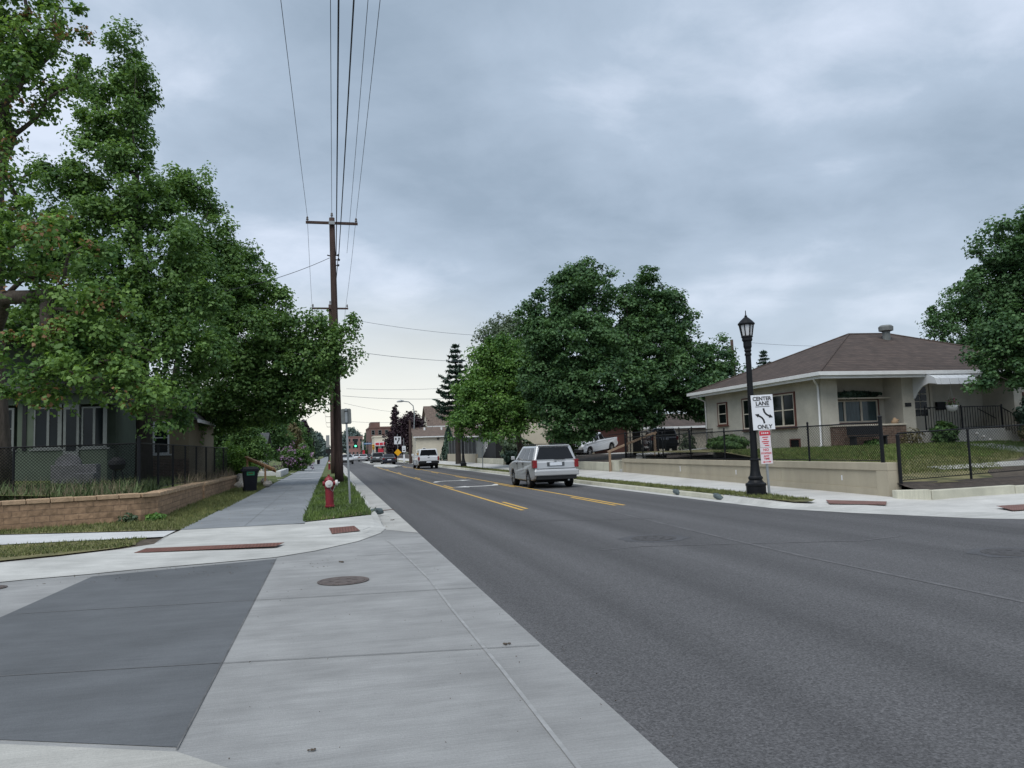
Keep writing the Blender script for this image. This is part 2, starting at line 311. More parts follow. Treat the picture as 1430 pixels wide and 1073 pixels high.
def leafmat(name, c_dark, c_light, trans=.35, tint=None, tint_amt=0.0):
    m = bpy.data.materials.new(name); m.use_nodes = True; t = m.node_tree; n = t.nodes; l = t.links; n.clear()
    o = n.new('ShaderNodeOutputMaterial'); a = n.new('ShaderNodeAttribute'); a.attribute_name = 'tone'
    r = n.new('ShaderNodeValToRGB'); l.new(a.outputs['Fac'], r.inputs[0])
    r.color_ramp.elements[0].position = 0; r.color_ramp.elements[0].color = tuple(x*1.35 for x in c_dark)+(1,)
    r.color_ramp.elements[1].position = .93 if tint else 1.0; r.color_ramp.elements[1].color = tuple(x*1.48 for x in c_light)+(1,)
    if tint:
        r.color_ramp.interpolation = 'LINEAR'; x = r.color_ramp.elements.new(.97); x.color = tint+(1,)
    g = n.new('ShaderNodeNewGeometry')
    bs = n.new('ShaderNodeBsdfPrincipled'); bs.inputs['Roughness'].default_value = .55; bs.inputs['Specular IOR Level'].default_value = .3
    tr = n.new('ShaderNodeBsdfTranslucent'); mxs = n.new('ShaderNodeMixShader'); mxs.inputs[0].default_value = trans
    br = n.new('ShaderNodeMix'); br.data_type = 'RGBA'; br.blend_type = 'MULTIPLY'; br.inputs['Factor'].default_value = 1; br.inputs['B'].default_value = (1.15, 1.15, .6, 1)
    l.new(r.outputs[0], bs.inputs['Base Color']); l.new(r.outputs[0], br.inputs['A']); l.new(br.outputs['Result'], tr.inputs[0])
    l.new(bs.outputs[0], mxs.inputs[1]); l.new(tr.outputs[0], mxs.inputs[2]); l.new(mxs.outputs[0], o.inputs[0])
    return m
M['leaf_a'] = leafmat('maple leaves with seed clusters', (.042, .098, .030), (.150, .245, .065), .35, (.30, .17, .09), 1)
M['leaf_b'] = leafmat('green maple leaves', (.040, .092, .030), (.140, .235, .070))
M['leaf_c'] = leafmat('deep green maple leaves', (.032, .074, .028), (.092, .165, .054))
M['leaf_r'] = leafmat('dark norway green leaves', (.026, .064, .029), (.082, .155, .058), .3)
M['leaf_young'] = leafmat('fresh green leaves', (.040, .098, .026), (.125, .225, .055))
M['leaf_lime'] = leafmat('bright shrub leaves', (.055, .12, .02), (.14, .24, .05))
M['leaf_grey'] = leafmat('grey green leaves', (.055, .085, .055), (.11, .15, .095), .3)
M['leaf_purple'] = leafmat('dark purple leaves', (.016, .010, .014), (.042, .024, .034), .15)
M['leaf_brown'] = leafmat('brownish green leaves', (.07, .065, .035), (.16, .14, .07), .3)
M['leaf_spruce'] = leafmat('spruce needles', (.018, .036, .026), (.05, .085, .06), .1)
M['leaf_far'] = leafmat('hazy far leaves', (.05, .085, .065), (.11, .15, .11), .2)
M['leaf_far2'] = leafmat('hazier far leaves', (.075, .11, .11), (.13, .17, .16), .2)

# ------------------------------------------------------------------ mesh helpers
class MB:
    def __init__(s): s.v = []; s.f = []
    def add(s, vs, fs):
        k = len(s.v); s.v += [tuple(map(float, p)) for p in vs]; s.f += [tuple(i+k for i in f) for f in fs]; return s
    def box(s, x0, x1, y0, y1, z0, z1):
        return s.add([(x0, y0, z0), (x1, y0, z0), (x1, y1, z0), (x0, y1, z0), (x0, y0, z1), (x1, y0, z1), (x1, y1, z1), (x0, y1, z1)],
                     [(0, 3, 2, 1), (4, 5, 6, 7), (0, 1, 5, 4), (1, 2, 6, 5), (2, 3, 7, 6), (3, 0, 4, 7)])
    def cyl(s, p0, p1, r0, r1=None, n=10, cap=True):
        r1 = r0 if r1 is None else r1; p0 = Vector(p0); p1 = Vector(p1); d = (p1-p0)
        if d.length < 1e-6: return s
        d.normalize(); a = d.orthogonal().normalized(); b = d.cross(a)
        vs = [p0+(a*math.cos(t)+b*math.sin(t))*r0 for t in [2*math.pi*i/n for i in range(n)]] + [p1+(a*math.cos(t)+b*math.sin(t))*r1 for t in [2*math.pi*i/n for i in range(n)]]
        fs = [(i, (i+1) % n, n+(i+1) % n, n+i) for i in range(n)]
        if cap: fs += [tuple(range(n-1, -1, -1)), tuple(range(n, 2*n))]
        return s.add(vs, fs)
    def bar(s, p0, p1, w, h):
        """rectangular bar between two points, w sideways, h upwards"""
        p0 = Vector(p0); p1 = Vector(p1); d = (p1-p0).normalized()
        side = d.cross(Vector((0, 0, 1)))
        side = Vector((1, 0, 0)) if side.length < 1e-4 else side.normalized()
        up = side.cross(d); a = side*w/2; b = up*h/2
        vs = [p0-a-b, p0+a-b, p0+a+b, p0-a+b, p1-a-b, p1+a-b, p1+a+b, p1-a+b]
        return s.add(vs, [(0, 1, 2, 3), (4, 7, 6, 5), (0, 4, 5, 1), (1, 5, 6, 2), (2, 6, 7, 3), (3, 7, 4, 0)])
    def lathe(s, prof, c=(0, 0, 0), n=20, axis='z'):
        vs = []; fs = []
        for r, z in prof:
            for i in range(n):
                t = 2*math.pi*i/n; x, y = r*math.cos(t), r*math.sin(t)
                vs.append((c[0]+x, c[1]+y, c[2]+z) if axis == 'z' else ((c[0]+z, c[1]+x, c[2]+y) if axis == 'x' else (c[0]+x, c[1]+z, c[2]+y)))
        for k in range(len(prof)-1):
            for i in range(n):
                j = (i+1) % n; q = (k*n+i, k*n+j, (k+1)*n+j, (k+1)*n+i)
                fs.append(q if axis != 'y' else q[::-1])
        return s.add(vs, fs)
    def tube(s, pts, r, n=6):
        pts = [Vector(p) for p in pts]; m = len(pts); rs = r if isinstance(r, (list, tuple)) else [r]*m
        vs = []; a = None
        for i, p in enumerate(pts):
            d = (pts[min(i+1, m-1)]-pts[max(i-1, 0)]).normalized()
            a = d.orthogonal().normalized() if a is None else (a-d*a.dot(d)).normalized()
            b = d.cross(a)
            vs += [p+(a*math.cos(2*math.pi*k/n)+b*math.sin(2*math.pi*k/n))*rs[i] for k in range(n)]
        fs = [(i*n+k, i*n+(k+1) % n, (i+1)*n+(k+1) % n, (i+1)*n+k) for i in range(m-1) for k in range(n)]
        fs += [tuple(range(n-1, -1, -1)), tuple(range((m-1)*n, m*n))]
        return s.add(vs, fs)
    def prism(s, poly, a0, a1, axis='z'):
        """extrude a 2-D outline; axis z: (x,y), axis x: (y,z), axis y: (x,z)"""
        f = {'z': lambda p, t: (p[0], p[1], t), 'x': lambda p, t: (t, p[0], p[1]), 'y': lambda p, t: (p[0], t, p[1])}[axis]
        n = len(poly); vs = [f(p, a0) for p in poly]+[f(p, a1) for p in poly]
        return s.add(vs, [tuple(range(n-1, -1, -1)), tuple(range(n, 2*n))]+[(i, (i+1) % n, n+(i+1) % n, n+i) for i in range(n)])
    def sheet(s, poly):
        vs = [p if len(p) == 3 else (p[0], p[1], 0) for p in poly]; return s.add(vs, [tuple(range(len(vs)))])
    def grid(s, xs, ys, zf):
        vs = [(x, y, zf(x, y)) for y in ys for x in xs]; nx = len(xs)
        return s.add(vs, [(j*nx+i, j*nx+i+1, (j+1)*nx+i+1, (j+1)*nx+i) for j in range(len(ys)-1) for i in range(nx-1)])
    def build(s, name, m, parent=None, smooth=False, bevel=0, seg=2, fix=True, loc=None, rotz=0):
        me = bpy.data.meshes.new(name); me.from_pydata(s.v, [], s.f)
        if fix:
            bm = bmesh.new(); bm.from_mesh(me); bmesh.ops.recalc_face_normals(bm, faces=bm.faces); bm.to_mesh(me); bm.free()
        me.materials.append(M[m] if isinstance(m, str) else m)
        if smooth:
            me.polygons.foreach_set('use_smooth', [True]*len(me.polygons))
        o = bpy.data.objects.new(name, me); C.objects.link(o)
        if parent is not None: o.parent = parent
        if loc: o.location = loc
        o.rotation_euler.z = rotz
        if bevel:
            b = o.modifiers.new('bevel', 'BEVEL'); b.width = bevel; b.segments = seg; b.limit_method = 'ANGLE'; b.angle_limit = math.radians(35)
        return o
def flat_normals_up(o):
    me = o.data
    bm = bmesh.new(); bm.from_mesh(me)
    for f in bm.faces:
        if f.normal.z < 0: f.normal_flip()
    bm.to_mesh(me); bm.free()
def struct(name, mb, m, **k):
    o = mb.build(name, m, **k); o['kind'] = 'structure'; return o
def ssheet(name, mb, m):
    o = struct(name, mb, m, fix=False); flat_normals_up(o); return o
def tag(o, label, cat, group=None, kind=None):
    o['label'] = label; o['category'] = cat
    if group: o['group'] = group
    if kind: o['kind'] = kind
    return o
def thing(name, label, cat, loc=(0, 0, 0), rotz=0, group=None):
    o = bpy.data.objects.new(name, None); C.objects.link(o); o.location = loc; o.rotation_euler = (0, 0, rotz); o.empty_display_size = .2
    return tag(o, label, cat, group)
def copy_tree(o, parent=None):
    c = o.copy(); C.objects.link(c); c.parent = parent
    for ch in list(o.children): copy_tree(ch, c)
    return c
def text_mesh(name, body, size, m, parent, loc, rot, depth=.002, bold=.0, sx=1.0):
    cu = bpy.data.curves.new(name, 'FONT'); cu.body = body; cu.size = size; cu.align_x = 'CENTER'; cu.align_y = 'CENTER'; cu.extrude = depth; cu.offset = bold
    tmp = bpy.data.objects.new('tmp', cu); C.objects.link(tmp)
    dg = bpy.context.evaluated_depsgraph_get(); dg.update()
    me = bpy.data.meshes.new_from_object(tmp.evaluated_get(dg)); bpy.data.objects.remove(tmp); me.materials.clear(); me.materials.append(M[m])
    o = bpy.data.objects.new(name, me); C.objects.link(o); o.parent = parent; o.location = loc; o.rotation_euler = rot; o.scale = (sx, 1, 1)
    return o

# ------------------------------------------------------------------ setting: land, road, walks
# the open land drops a little under the modelled strips
ssheet('ground', MB().sheet([(-900, -300, -.30), (900, -300, -.30), (900, 1600, -.30), (-900, 1600, -.30)]), 'land')
ssheet('road', MB().sheet([(1.75, -70, 0), (70, -70, 0), (70, 12.2, 0), (13.1, 12.25, 0), (12.4, 13.0, 0), (11.3, 15.2, 0), (10.6, 17.2, 0), (10.5, 20, 0), (10.5, 800, 0), (1.75, 800, 0)]), 'asphalt')
# concrete side street with the tinted crossing laid into it
ssheet('side_street', MB().sheet([(-60, -70, .0), (1.75, -70, .0), (1.75, 30, .0), (-1.0, 30, .0), (-60, 30, .0)]), 'conc_road')
ssheet('crosswalk', MB().sheet([(-.9, 5.05, .004), (-.9, 13.45, .004), (-3.47, 12.75, .004), (-3.62, 9.8, .004), (-3.72, 5.85, .004), (-2.03, 5.55, .004)]), 'conc_dark')
ssheet('near_ramp', MB().sheet([(-12, -6, .004), (1.1, -6, .004), (.9, 1.5, .004), (.4, 3.6, .004), (-.9, 4.98, .004), (-2.03, 5.48, .004), (-3.8, 5.8, .004), (-12, 6.4, .004)]), 'conc_warm')
j = MB()
def strip(mb, pts, w_, z=.008):
    pts = [Vector((p[0], p[1], 0)) for p in pts]
    for a, b in zip(pts, pts[1:]):
        d = (b-a).normalized(); s = Vector((-d.y, d.x, 0))*w_/2
        mb.sheet([(a.x-s.x, a.y-s.y, z), (a.x+s.x, a.y+s.y, z), (b.x+s.x, b.y+s.y, z), (b.x-s.x, b.y-s.y, z)])
strip(j, [(-3.7, 7.3), (-.9, 6.93), (1.72, 6.55)], .012)
strip(j, [(-3.5, 10.0), (-.9, 9.75), (1.72, 9.5)], .014)
strip(j, [(.4, 3.6), (1.2, 3.3), (1.75, 3.2)], .01)
strip(j, [(-.9, 5.0), (-.9, 13.5)], .010)
for y in (13.2, 16.6): strip(j, [(.4 if y < 14 else 1.0, y), (1.72, y-.2)], .012)
for y in (-1, 2.1): strip(j, [(-12, y+.9), (.8, y)], .012)
strip(j, [(-.4, -6), (-.4, 3.2)], .012)
ssheet('pavement_joint', j, 'joint')
# left gutter pan and kerb
ssheet('gutter', MB().sheet([(1.15, 17.2, .006), (1.75, 16.2, .006), (1.76, 800, .006), (1.15, 800, .006)]), 'conc_gutter')
k = MB()
ys = [17.6, 18.2, 19, 20]+[20+3.05*i for i in range(1, 26)]+[150, 300, 800]
for a, b in zip(ys, ys[1:]):
    h0 = .012 if a < 17.9 else (.05 if a < 18.6 else (.11 if a < 19.5 else .15)); h1 = .05 if b < 18.6 else (.11 if b < 19.5 else .15)
    g = .006
    k.add([(.97, a+g, 0), (1.15, a+g, 0), (1.15, b-g, 0), (.97, b-g, 0), (.97, a+g, h0), (1.12, a+g, h0), (1.12, b-g, h1), (.97, b-g, h1)],
          [(0, 3, 2, 1), (4, 5, 6, 7), (0, 1, 5, 4), (1, 2, 6, 5), (2, 3, 7, 6), (3, 0, 4, 7)])
struct('kerb', k, 'conc_light', bevel=.02)
g2 = MB()
for i in range(1, 30): strip(g2, [(1.16, 17.5+3.05*i), (1.74, 17.5+3.05*i)], .014, .011)
ssheet('gutter_joint', g2, 'joint')
# corner ramp: one pale sheet falling from the walk to the street
cor = MB()
edge = [(-16, 12.0), (-9, 12.1), (-5.3, 12.55), (-4.4, 12.85), (-3.6, 13.0), (-3.0, 13.2), (-1.95, 13.4), (-.91, 13.65), (-.29, 14.2), (.49, 15.3), (1.0, 16.6), (1.18, 17.6)]
inner = [(-16, 13.2), (-9, 13.3), (-5.3, 14.2), (-4.5, 14.6), (-3.7, 15.2), (-3.25, 15.8), (-2.2, 16.1), (-.7, 17.3), (-.2, 17.8), (.35, 18.2), (.8, 18.4), (.96, 18.7)]
mid = [tuple(a[i]*.55+b[i]*.45 for i in (0, 1)) for a, b in zip(edge, inner)]
zs = (.010, .050, .125); n_ = len(edge)
cor.add([(x, y, z) for row, z in zip((edge, mid, inner), zs) for x, y in row],
        [(r*n_+i, r*n_+i+1, (r+1)*n_+i+1, (r+1)*n_+i) for r in range(2) for i in range(n_-1)])
top = [(-16, 13.2), (-9, 13.3), (-5.3, 14.2), (-4.5, 14.6), (-3.7, 15.2), (-3.25, 15.8), (-2.2, 16.1), (-.7, 17.3), (-.2, 17.8), (.35, 18.2), (.8, 18.4), (.96, 18.7)]
ssheet('kerb_ramp', cor, 'conc_light')
ssheet('corner_pavement', MB().sheet([(-3.25, 15.8, .125), (-2.2, 16.1, .125), (-.7, 17.3, .125), (-.2, 17.8, .125), (.35, 18.2, .125), (.8, 18.4, .125), (.96, 18.7, .125), (.97, 19.75, .147), (-.6, 18.6, .147), (-3.2, 18.5, .147), (-3.3, 17.0, .135)]), 'conc_light')
ssheet('side_walk', MB().sheet([(-60, 17.2, .15), (-7.0, 17.15, .15), (-3.3, 16.9, .15), (-3.3, 18.15, .15), (-7.15, 19.4, .15), (-60, 19.6, .15)]), 'conc_white')
# main grey walk
ssheet('sidewalk', MB().sheet([(-3.25, 18.3, .152), (-.6, 18.3, .152), (-.68, 60, .152), (-.7, 500, .152), (-3.05, 500, .152), (-3.08, 60, .152)]), 'conc_walk')
j = MB()
for i in range(1, 60):
    y = 18.3+2.1*i
    strip(j, [(-3.18, y), (-.66, y)], .012, .156)
strip(j, [(-1.9, 18.3), (-1.9, 120)], .010, .156)
ssheet('sidewalk_joint', j, 'joint')
j2 = MB(); strip(j2, [(-3.25, 16.0), (-3.3, 18.2)], .014, .150)
ssheet('corner_joint', j2, 'joint')
for y, w_ in ((52, .5), (68, 1.2), (84, .8), (96, .8)):
    ssheet('walk_crossing', MB().sheet([(-6, y, .158), (1.0, y, .158), (1.0, y+w_, .158), (-6, y+w_, .158)]), 'conc_white')
# verges
def vz(x, y): return .16+.02*math.sin(x*3.1+y*1.7)+.012*math.sin(y*5.3+x*2)
bl = MB(); bl.sheet([(-.58, 18.7, .16), (.96, 19.85, .16), (.97, 52, .165), (-.66, 52, .165)]); bl.sheet([(-.66, 53, .165), (.97, 53, .165), (.97, 400, .165), (-.68, 400, .165)])
ssheet('verge', bl, 'grass')
bl = MB(); bl.sheet([(-16, 13.4, .14), (-9, 13.5, .14), (-5.4, 14.3, .14), (-4.5, 14.75, .14), (-3.8, 15.3, .14), (-3.55, 15.75, .14), (-3.75, 16.6, .155), (-7.0, 17.0, .155), (-16, 17.1, .155)])
ssheet('corner_lawn', bl, 'grass_dry')
ssheet('lawn_base', MB().sheet([(-60, 13.25, .100), (-9, 13.35, .108), (-5.3, 14.25, .115), (-4.5, 14.65, .116), (-3.7, 15.25, .117), (-3.26, 15.82, .118), (-3.2, 18.5, .118), (-60, 18.5, .118)]), 'dirt')
ssheet('kerb_joint', (lambda m_: (strip(m_, [(-.55, 15.9), (.1, 16.0), (.62, 16.35), (.8, 16.9)], .018, .118), strip(m_, [(.62, 16.35), (.85, 15.9)], .014, .075), m_)[-1])(MB()), 'joint')
bl = MB(); bl.sheet([(-60, 19.7, .155), (-7.15, 19.5, .155), (-3.25, 18.3, .155), (-3.2, 45, .155), (-5.2, 45, .155), (-4.9, 30, .16), (-4.4, 21.7, .16), (-60, 19.95, .16)])
ssheet('wall_verge', bl, 'grass_dry')
bl = MB(); bl.grid([-60, -30, -14, -8, -5.5, -3.15], [45, 60, 90, 140, 240, 500], lambda x, y: .155+max(0, -x-5.0)*.06)
ssheet('lawn', bl, 'grass')
bl = MB(); bl.grid([-60, -25, -14, -9, -6.5, -4.95], [21.95, 24, 30, 38, 46.5], lambda x, y: .74+min(.4, max(0, -x-5)*.06) - (.1 if y > 46 else 0))
ssheet('left_yard', bl, 'grass')
# scuffs, seam, patches
s_ = MB(); strip(s_, [(1.02, 15.2), (1.10, 14.3), (1.18, 12.4), (1.25, 10.3), (1.24, 8.3), (1.26, 6.0), (1.25, 3.5), (1.22, 2)], .030, .006)
ssheet('tyre_scuff', s_, 'scuff')
s_ = MB(); strip(s_, [(7.1, 60), (7.12, 30), (6.95, 19), (6.75, 14), (6.62, 10), (6.7, 6.5), (6.8, 3)], .07, .004)
ssheet('road_seam', s_, 'seam')
# painted lane lines
yl = MB()
def yline(x, y0, y1, w_=.10): yl.sheet([(x-w_/2, y0, .005), (x+w_/2, y0, .005), (x+w_/2, y1, .005), (x-w_/2, y1, .005)])
yline(5.05, 20.5, 88); yline(7.95, 20.4, 300)
for i in range(8):
    yline(5.27, 20.9+13.4*i*.98, 24.0+13.4*i*.98) if i < 5 else None
    yline(7.72, 20.5+12.2*i, 24.6+12.2*i)
ssheet('lane_line', yl, 'yellow')
def arrow(cx, cy, flip):
    pts = [(-1.1, 0), (-.45, .62), (-.45, .2), (.3, .2), (.75, .42), (1.05, 1.3), (1.25, 1.3), (1.0, .15), (.4, -.2), (-.45, -.2), (-.45, -.62)]
    ssheet('turn_arrow', MB().sheet([(cx+p[0]*(1 if not flip else -1), cy+p[1]*(1.0 if not flip else -1), .005) for p in pts]), 'white_paint')
arrow(6.5, 34.9, False); arrow(6.5, 42.3, True)
# pale median nose
struct('median', MB().prism([(4.75, 90), (5.6, 84), (6.6, 83), (7.6, 86), (7.55, 96), (6.6, 102), (5.2, 98)], 0, .14), 'conc_light', bevel=.03)
struct('median', MB().prism([(5.3, 108), (7.4, 107), (7.4, 140), (5.3, 140)], 0, .14), 'conc_light', bevel=.03)
# right kerb, gutter, verge, walk
ra = [(70, 12.2), (40, 12.2), (22, 12.2), (14.5, 12.2), (13.1, 12.25), (12.4, 13.0), (11.3, 15.2), (10.6, 17.2), (10.5, 20), (10.5, 500)]
rb = [(70, 12.75), (40, 12.75), (22, 12.75), (14.8, 12.75), (13.5, 12.8), (12.75, 13.5), (11.7, 15.6), (10.95, 17.6), (10.85, 20.2), (10.85, 500)]
n_ = len(ra)
def pair(name, a, za, b, zb, m):
    f = MB().add([(x, y, z) for (x, y), z in zip(a, za)]+[(x, y, z) for (x, y), z in zip(b, zb)], [(i, i+1, len(a)+i+1, len(a)+i) for i in range(len(a)-1)])
    return ssheet(name, f, m)
pair('gutter', ra, [.004]*n_, rb, [.012]*n_, 'conc_light')
k = MB()
for a, b in zip([20.4]+[20.4+3.05*i for i in range(1, 30)], [20.4+3.05*i for i in range(1, 30)]+[500]):
    h = .15
    k.add([(10.84, a+.006, 0), (11.02, a+.006, 0), (11.02, b-.006, 0), (10.84, b-.006, 0), (10.87, a+.006, h), (11.02, a+.006, h), (11.02, b-.006, h), (10.87, b-.006, h)],
          [(0, 3, 2, 1), (4, 5, 6, 7), (0, 1, 5, 4), (1, 2, 6, 5), (2, 3, 7, 6), (3, 0, 4, 7)])
struct('kerb', k, 'conc_cream', bevel=.025)
kk = [(11.02, 20.4), (10.96, 18.6), (11.05, 17.7), (11.85, 15.9), (12.9, 13.9), (13.7, 13.15), (15, 13.05), (22, 13.05), (70, 13.05)]
k3 = [(10.85, 20.4), (10.86, 18.6), (10.95, 17.6), (11.7, 15.6), (12.75, 13.5), (13.5, 12.8), (14.8, 12.75), (22, 12.75), (70, 12.75)]
hh = [.15, .12, .07, .035, .03, .035, .045, .10, .14]
pair('kerb', k3, [.012]*9, kk, hh, 'conc_light')
# corner apron
ssheet('corner_pavement', MB().sheet([(x, y, h) for (x, y), h in zip(kk, hh)]+[(70, 15.95, .16), (17, 15.95, .15), (13.75, 16.7, .15), (13.75, 17.0, .15), (11.95, 20.4, .15)][0:5]), 'conc_walk_r')
zw = lambda y: .15+.16*min(1, max(0, (y-17)/19))
xs = [11.95, 12.9, 14.02]; yy_ = [20.4, 24, 28, 32, 36, 60, 100, 400]
f = MB()
for a, b in zip(yy_, yy_[1:]):
    f.add([(11.95, a, .15), (14.15, a, zw(a)), (14.15, b, zw(b)), (11.95, b, .15)], [(0, 1, 2, 3)])
f.add([(11.95, 20.4, .15), (13.75, 17.0, .15), (14.15, 20.4, zw(20.4))], [(0, 1, 2)])
ssheet('sidewalk', f, 'conc_walk_r')
j = MB()
for i in range(50):
    y = 18.5+1.9*i
    a = .158
    j.add([(11.96, y, .154), (13.9, y, zw(y)+.004), (13.9, y+.014, zw(y)+.004), (11.96, y+.014, .154)], [(0, 1, 2, 3)])
ssheet('sidewalk_joint', j, 'joint')
bl = MB(); bl.sheet([(11.03, 20.0, .158), (11.3, 17.4, .12), (11.6, 17.1, .13), (11.85, 17.3, .158), (11.95, 20, .160), (11.95, 400, .165), (11.03, 400, .165)])
ssheet('verge', bl, 'grass_dry')
ssheet('verge', MB().sheet([(15.6, 14.3, .165), (16.4, 13.9, .165), (60, 13.8, .168), (60, 14.9, .168), (16.2, 14.9, .165)]), 'grass_dry')
def zy(x, y):
    if y < 16.9: return .32+.1*(y-16)
    if y < 37: return min(1.28, .45+.092*(y-16.9))
    t = min(1, max(0, (x-14.6)/4.0))
    return .75+.25*t if y < 80 else .3+.2*t
bl = MB(); bl.grid([14.10, 15.5, 17, 19, 22, 26, 32, 45, 80], [16.9, 18, 20, 23, 26, 30, 36.9], zy)
ssheet('right_yard', bl, 'grass_dry')
bl = MB(); bl.grid([14.3, 15.5, 17, 19, 22, 26, 32, 45, 80], [37.0, 40, 50, 60, 79.9, 80, 140, 400], zy)
ssheet('right_yard', bl, 'mulch')
bl = MB(); bl.grid([14.0, 15.5, 17, 19, 22, 26, 32, 45, 80], [16.14, 16.4, 16.7, 16.95, 17.15], lambda x, y: zy(x, y)+.012 + (.02*math.sin(x*2.3+y*3)))
ssheet('planting_soil', bl, 'mulch')
ssheet('driveway', MB().sheet([(14.25, 55, zw(60)+.01), (17.5, 55, .97), (26, 53, 1.06), (26, 66, 1.06), (17.5, 64, .97), (14.25, 62, zw(60)+.01)]), 'conc_walk_r')
ssheet('front_path', MB().sheet([(17.3, 19.0, zy(17, 19.0)+.02), (24.5, 19.2, zy(24, 19.2)+.02), (25.5, 25.5, zy(25, 25.5)+.02), (24.2, 25.5, zy(25, 25.5)+.02), (23.0, 20.4, zy(24, 20.4)+.02), (17.3, 19.7, zy(17, 19.7)+.02)]), 'conc_warm')

f = MB(); f.add([(17.2, 17.2, zy(17, 17.2)+.012), (30, 17.2, zy(17, 17.2)+.012), (30, 23.5, zy(17, 23.5)+.012), (24, 22.5, zy(17, 22.5)+.012), (21.5, 20.5, zy(17, 20.5)+.012), (19.4, 19.4, zy(17, 19.4)+.012), (18.1, 18.3, zy(17, 18.3)+.012)], [(0, 1, 2, 3, 4, 5, 6)])
ssheet('bare_soil', f, 'dirt')
# low grass and weeds as real blades (nobody could count them)
def blades(name, label, m, poly_fn, n, h0, h1, seed, w_=.012, lean=.35):
    r = np.random.default_rng(seed); pts = poly_fn(r, n); n = len(pts)
    h = r.uniform(h0, h1, n)*(.6+.8*r.random(n)); a = r.uniform(0, 2*np.pi, n); ww = w_*(.6+.8*r.random(n))
    dx = np.cos(a)*ww; dy = np.sin(a)*ww; lx = r.normal(0, lean, n)*h; ly = r.normal(0, lean, n)*h
    v = np.empty((n, 3, 3)); v[:, 0] = np.c_[pts[:, 0]-dx, pts[:, 1]-dy, pts[:, 2]]; v[:, 1] = np.c_[pts[:, 0]+dx, pts[:, 1]+dy, pts[:, 2]]
    v[:, 2] = np.c_[pts[:, 0]+lx, pts[:, 1]+ly, pts[:, 2]+h]
    me = bpy.data.meshes.new(name); me.vertices.add(3*n); me.vertices.foreach_set('co', v.ravel())
    me.loops.add(3*n); me.loops.foreach_set('vertex_index', np.arange(3*n, dtype=np.int32)); me.polygons.add(n)
    me.polygons.foreach_set('loop_start', np.arange(0, 3*n, 3, dtype=np.int32)); me.update(calc_edges=True); me.validate()
    me.materials.append(M[m]); o = bpy.data.objects.new(name, me); C.objects.link(o); return tag(o, label, 'grass', kind='stuff')
def rect(x0, x1, y0, y1, z, keep=None, pw=1.0):
    def f(r, n):
        x = r.uniform(x0, x1, n); y = y0+(y1-y0)*r.random(n)**pw; k_ = np.ones(n, bool) if keep is None else keep(x, y)
        x, y = x[k_], y[k_]; zz = z(x, y) if callable(z) else np.full(len(x), z); return np.c_[x, y, zz]
    return f
blades('verge_grass', 'bright green grass and clover of the strip round the hydrant', 'blade', rect(-.66, .98, 18.7, 52, .155, lambda x, y: (y > 18.70+(x+.6)*.72+.05*np.sin(x*40))), 65000, .03, .095, 3, .011)
blades('verge_weeds', 'taller clover and weed tufts scattered in the strip round the hydrant', 'weed', rect(-.66, 1.03, 18.9, 40, .155, lambda x, y: (y > 18.9+(x+.6)*.72) & (np.sin(x*9+y*3)*np.sin(y*4.3+x) > .35)), 9000, .05, .17, 33, .016, .6)
blades('dry_weeds', 'dead matted grass along the front edge of the hydrant strip', 'straw', rect(-.4, .98, 18.75, 20.6, .155, lambda x, y: (y > 18.72+(x+.6)*.72) & (y < 19.3+(x+.6)*.78)), 900, .02, .07, 34, .01, .9)
blades('lawn_grass', 'worn grass strip below the tan block wall', 'blade_dry', rect(-16, -3.2, 18.3, 24.5, .15, lambda x, y: np.where(x < -4.45, (y > 19.55+(np.clip(x, -7.15, 9)+7.15)*-.3) & (y < 20.1+(x+8)*.40+.4), y > 18.3+(-3.25-x)*.3)), 42000, .03, .09, 4, .011)
blades('lawn_grass', 'worn grass patch between the white side walk and the street corner', 'blade_dry', rect(-14, -3.6, 13.3, 16.95, .14, lambda x, y: y > 13.6+np.clip((x+9)*.33, 0, 3)), 30000, .02, .06, 5, .010)
blades('verge_grass', 'grass between the grey walk and the far end of the tan block wall', 'blade_dry', rect(-4.6, -3.12, 24, 46, .15), 12000, .04, .12, 6, .012)
blades('verge_grass', 'narrow patchy grass strip by the right hand kerb', 'blade_dry', rect(11.05, 11.93, 17.6, 70, .15, lambda x, y: np.sin(x*7+y*2.1)*np.sin(y*1.3) > -.55, 1.3), 20000, .03, .08, 8, .013)
blades('lawn_grass', 'green front lawn of the stucco bungalow behind the mesh fence', 'blade_dry', rect(14.2, 23.5, 18.6, 27.2, lambda x, y: np.minimum(1.28, .45+.092*(y-16.9)), lambda x, y: (y > 17.3+np.sin(x*1.3)*.3+np.clip((x-17.0)*.75, 0, 5))), 30000, .03, .09, 9, .012)
blades('lawn_grass', 'greener grass of the lawn close to the bungalow walls', 'blade', rect(14.2, 27, 21.3, 27.3, lambda x, y: np.minimum(1.28, .45+.092*(y-16.9)), lambda x, y: y > 22+np.sin(x*2)*.5), 26000, .03, .10, 39, .014)
blades('wall_weeds', 'unkempt green weeds behind the tan block wall', 'weed', rect(-14, -5.05, 22.0, 25.6, .76), 9000, .08, .42, 12, .022, .5)
blades('dry_weeds', 'dead straw coloured stalks along the tan block wall', 'straw', rect(-12, -5.1, 22.0, 23.0, .76), 1600, .08, .5, 13, .009, .28)
blades('dry_weeds', 'tall dry weeds at the far end of the block wall', 'straw', rect(-5.6, -5.0, 30, 44, .74), 900, .1, .5, 14, .012, .3)
blades('yard_weeds', 'rough grass under the trees in the left yard', 'weed', rect(-16, -5.3, 25, 44, .80), 12000, .04, .2, 15, .02, .5)

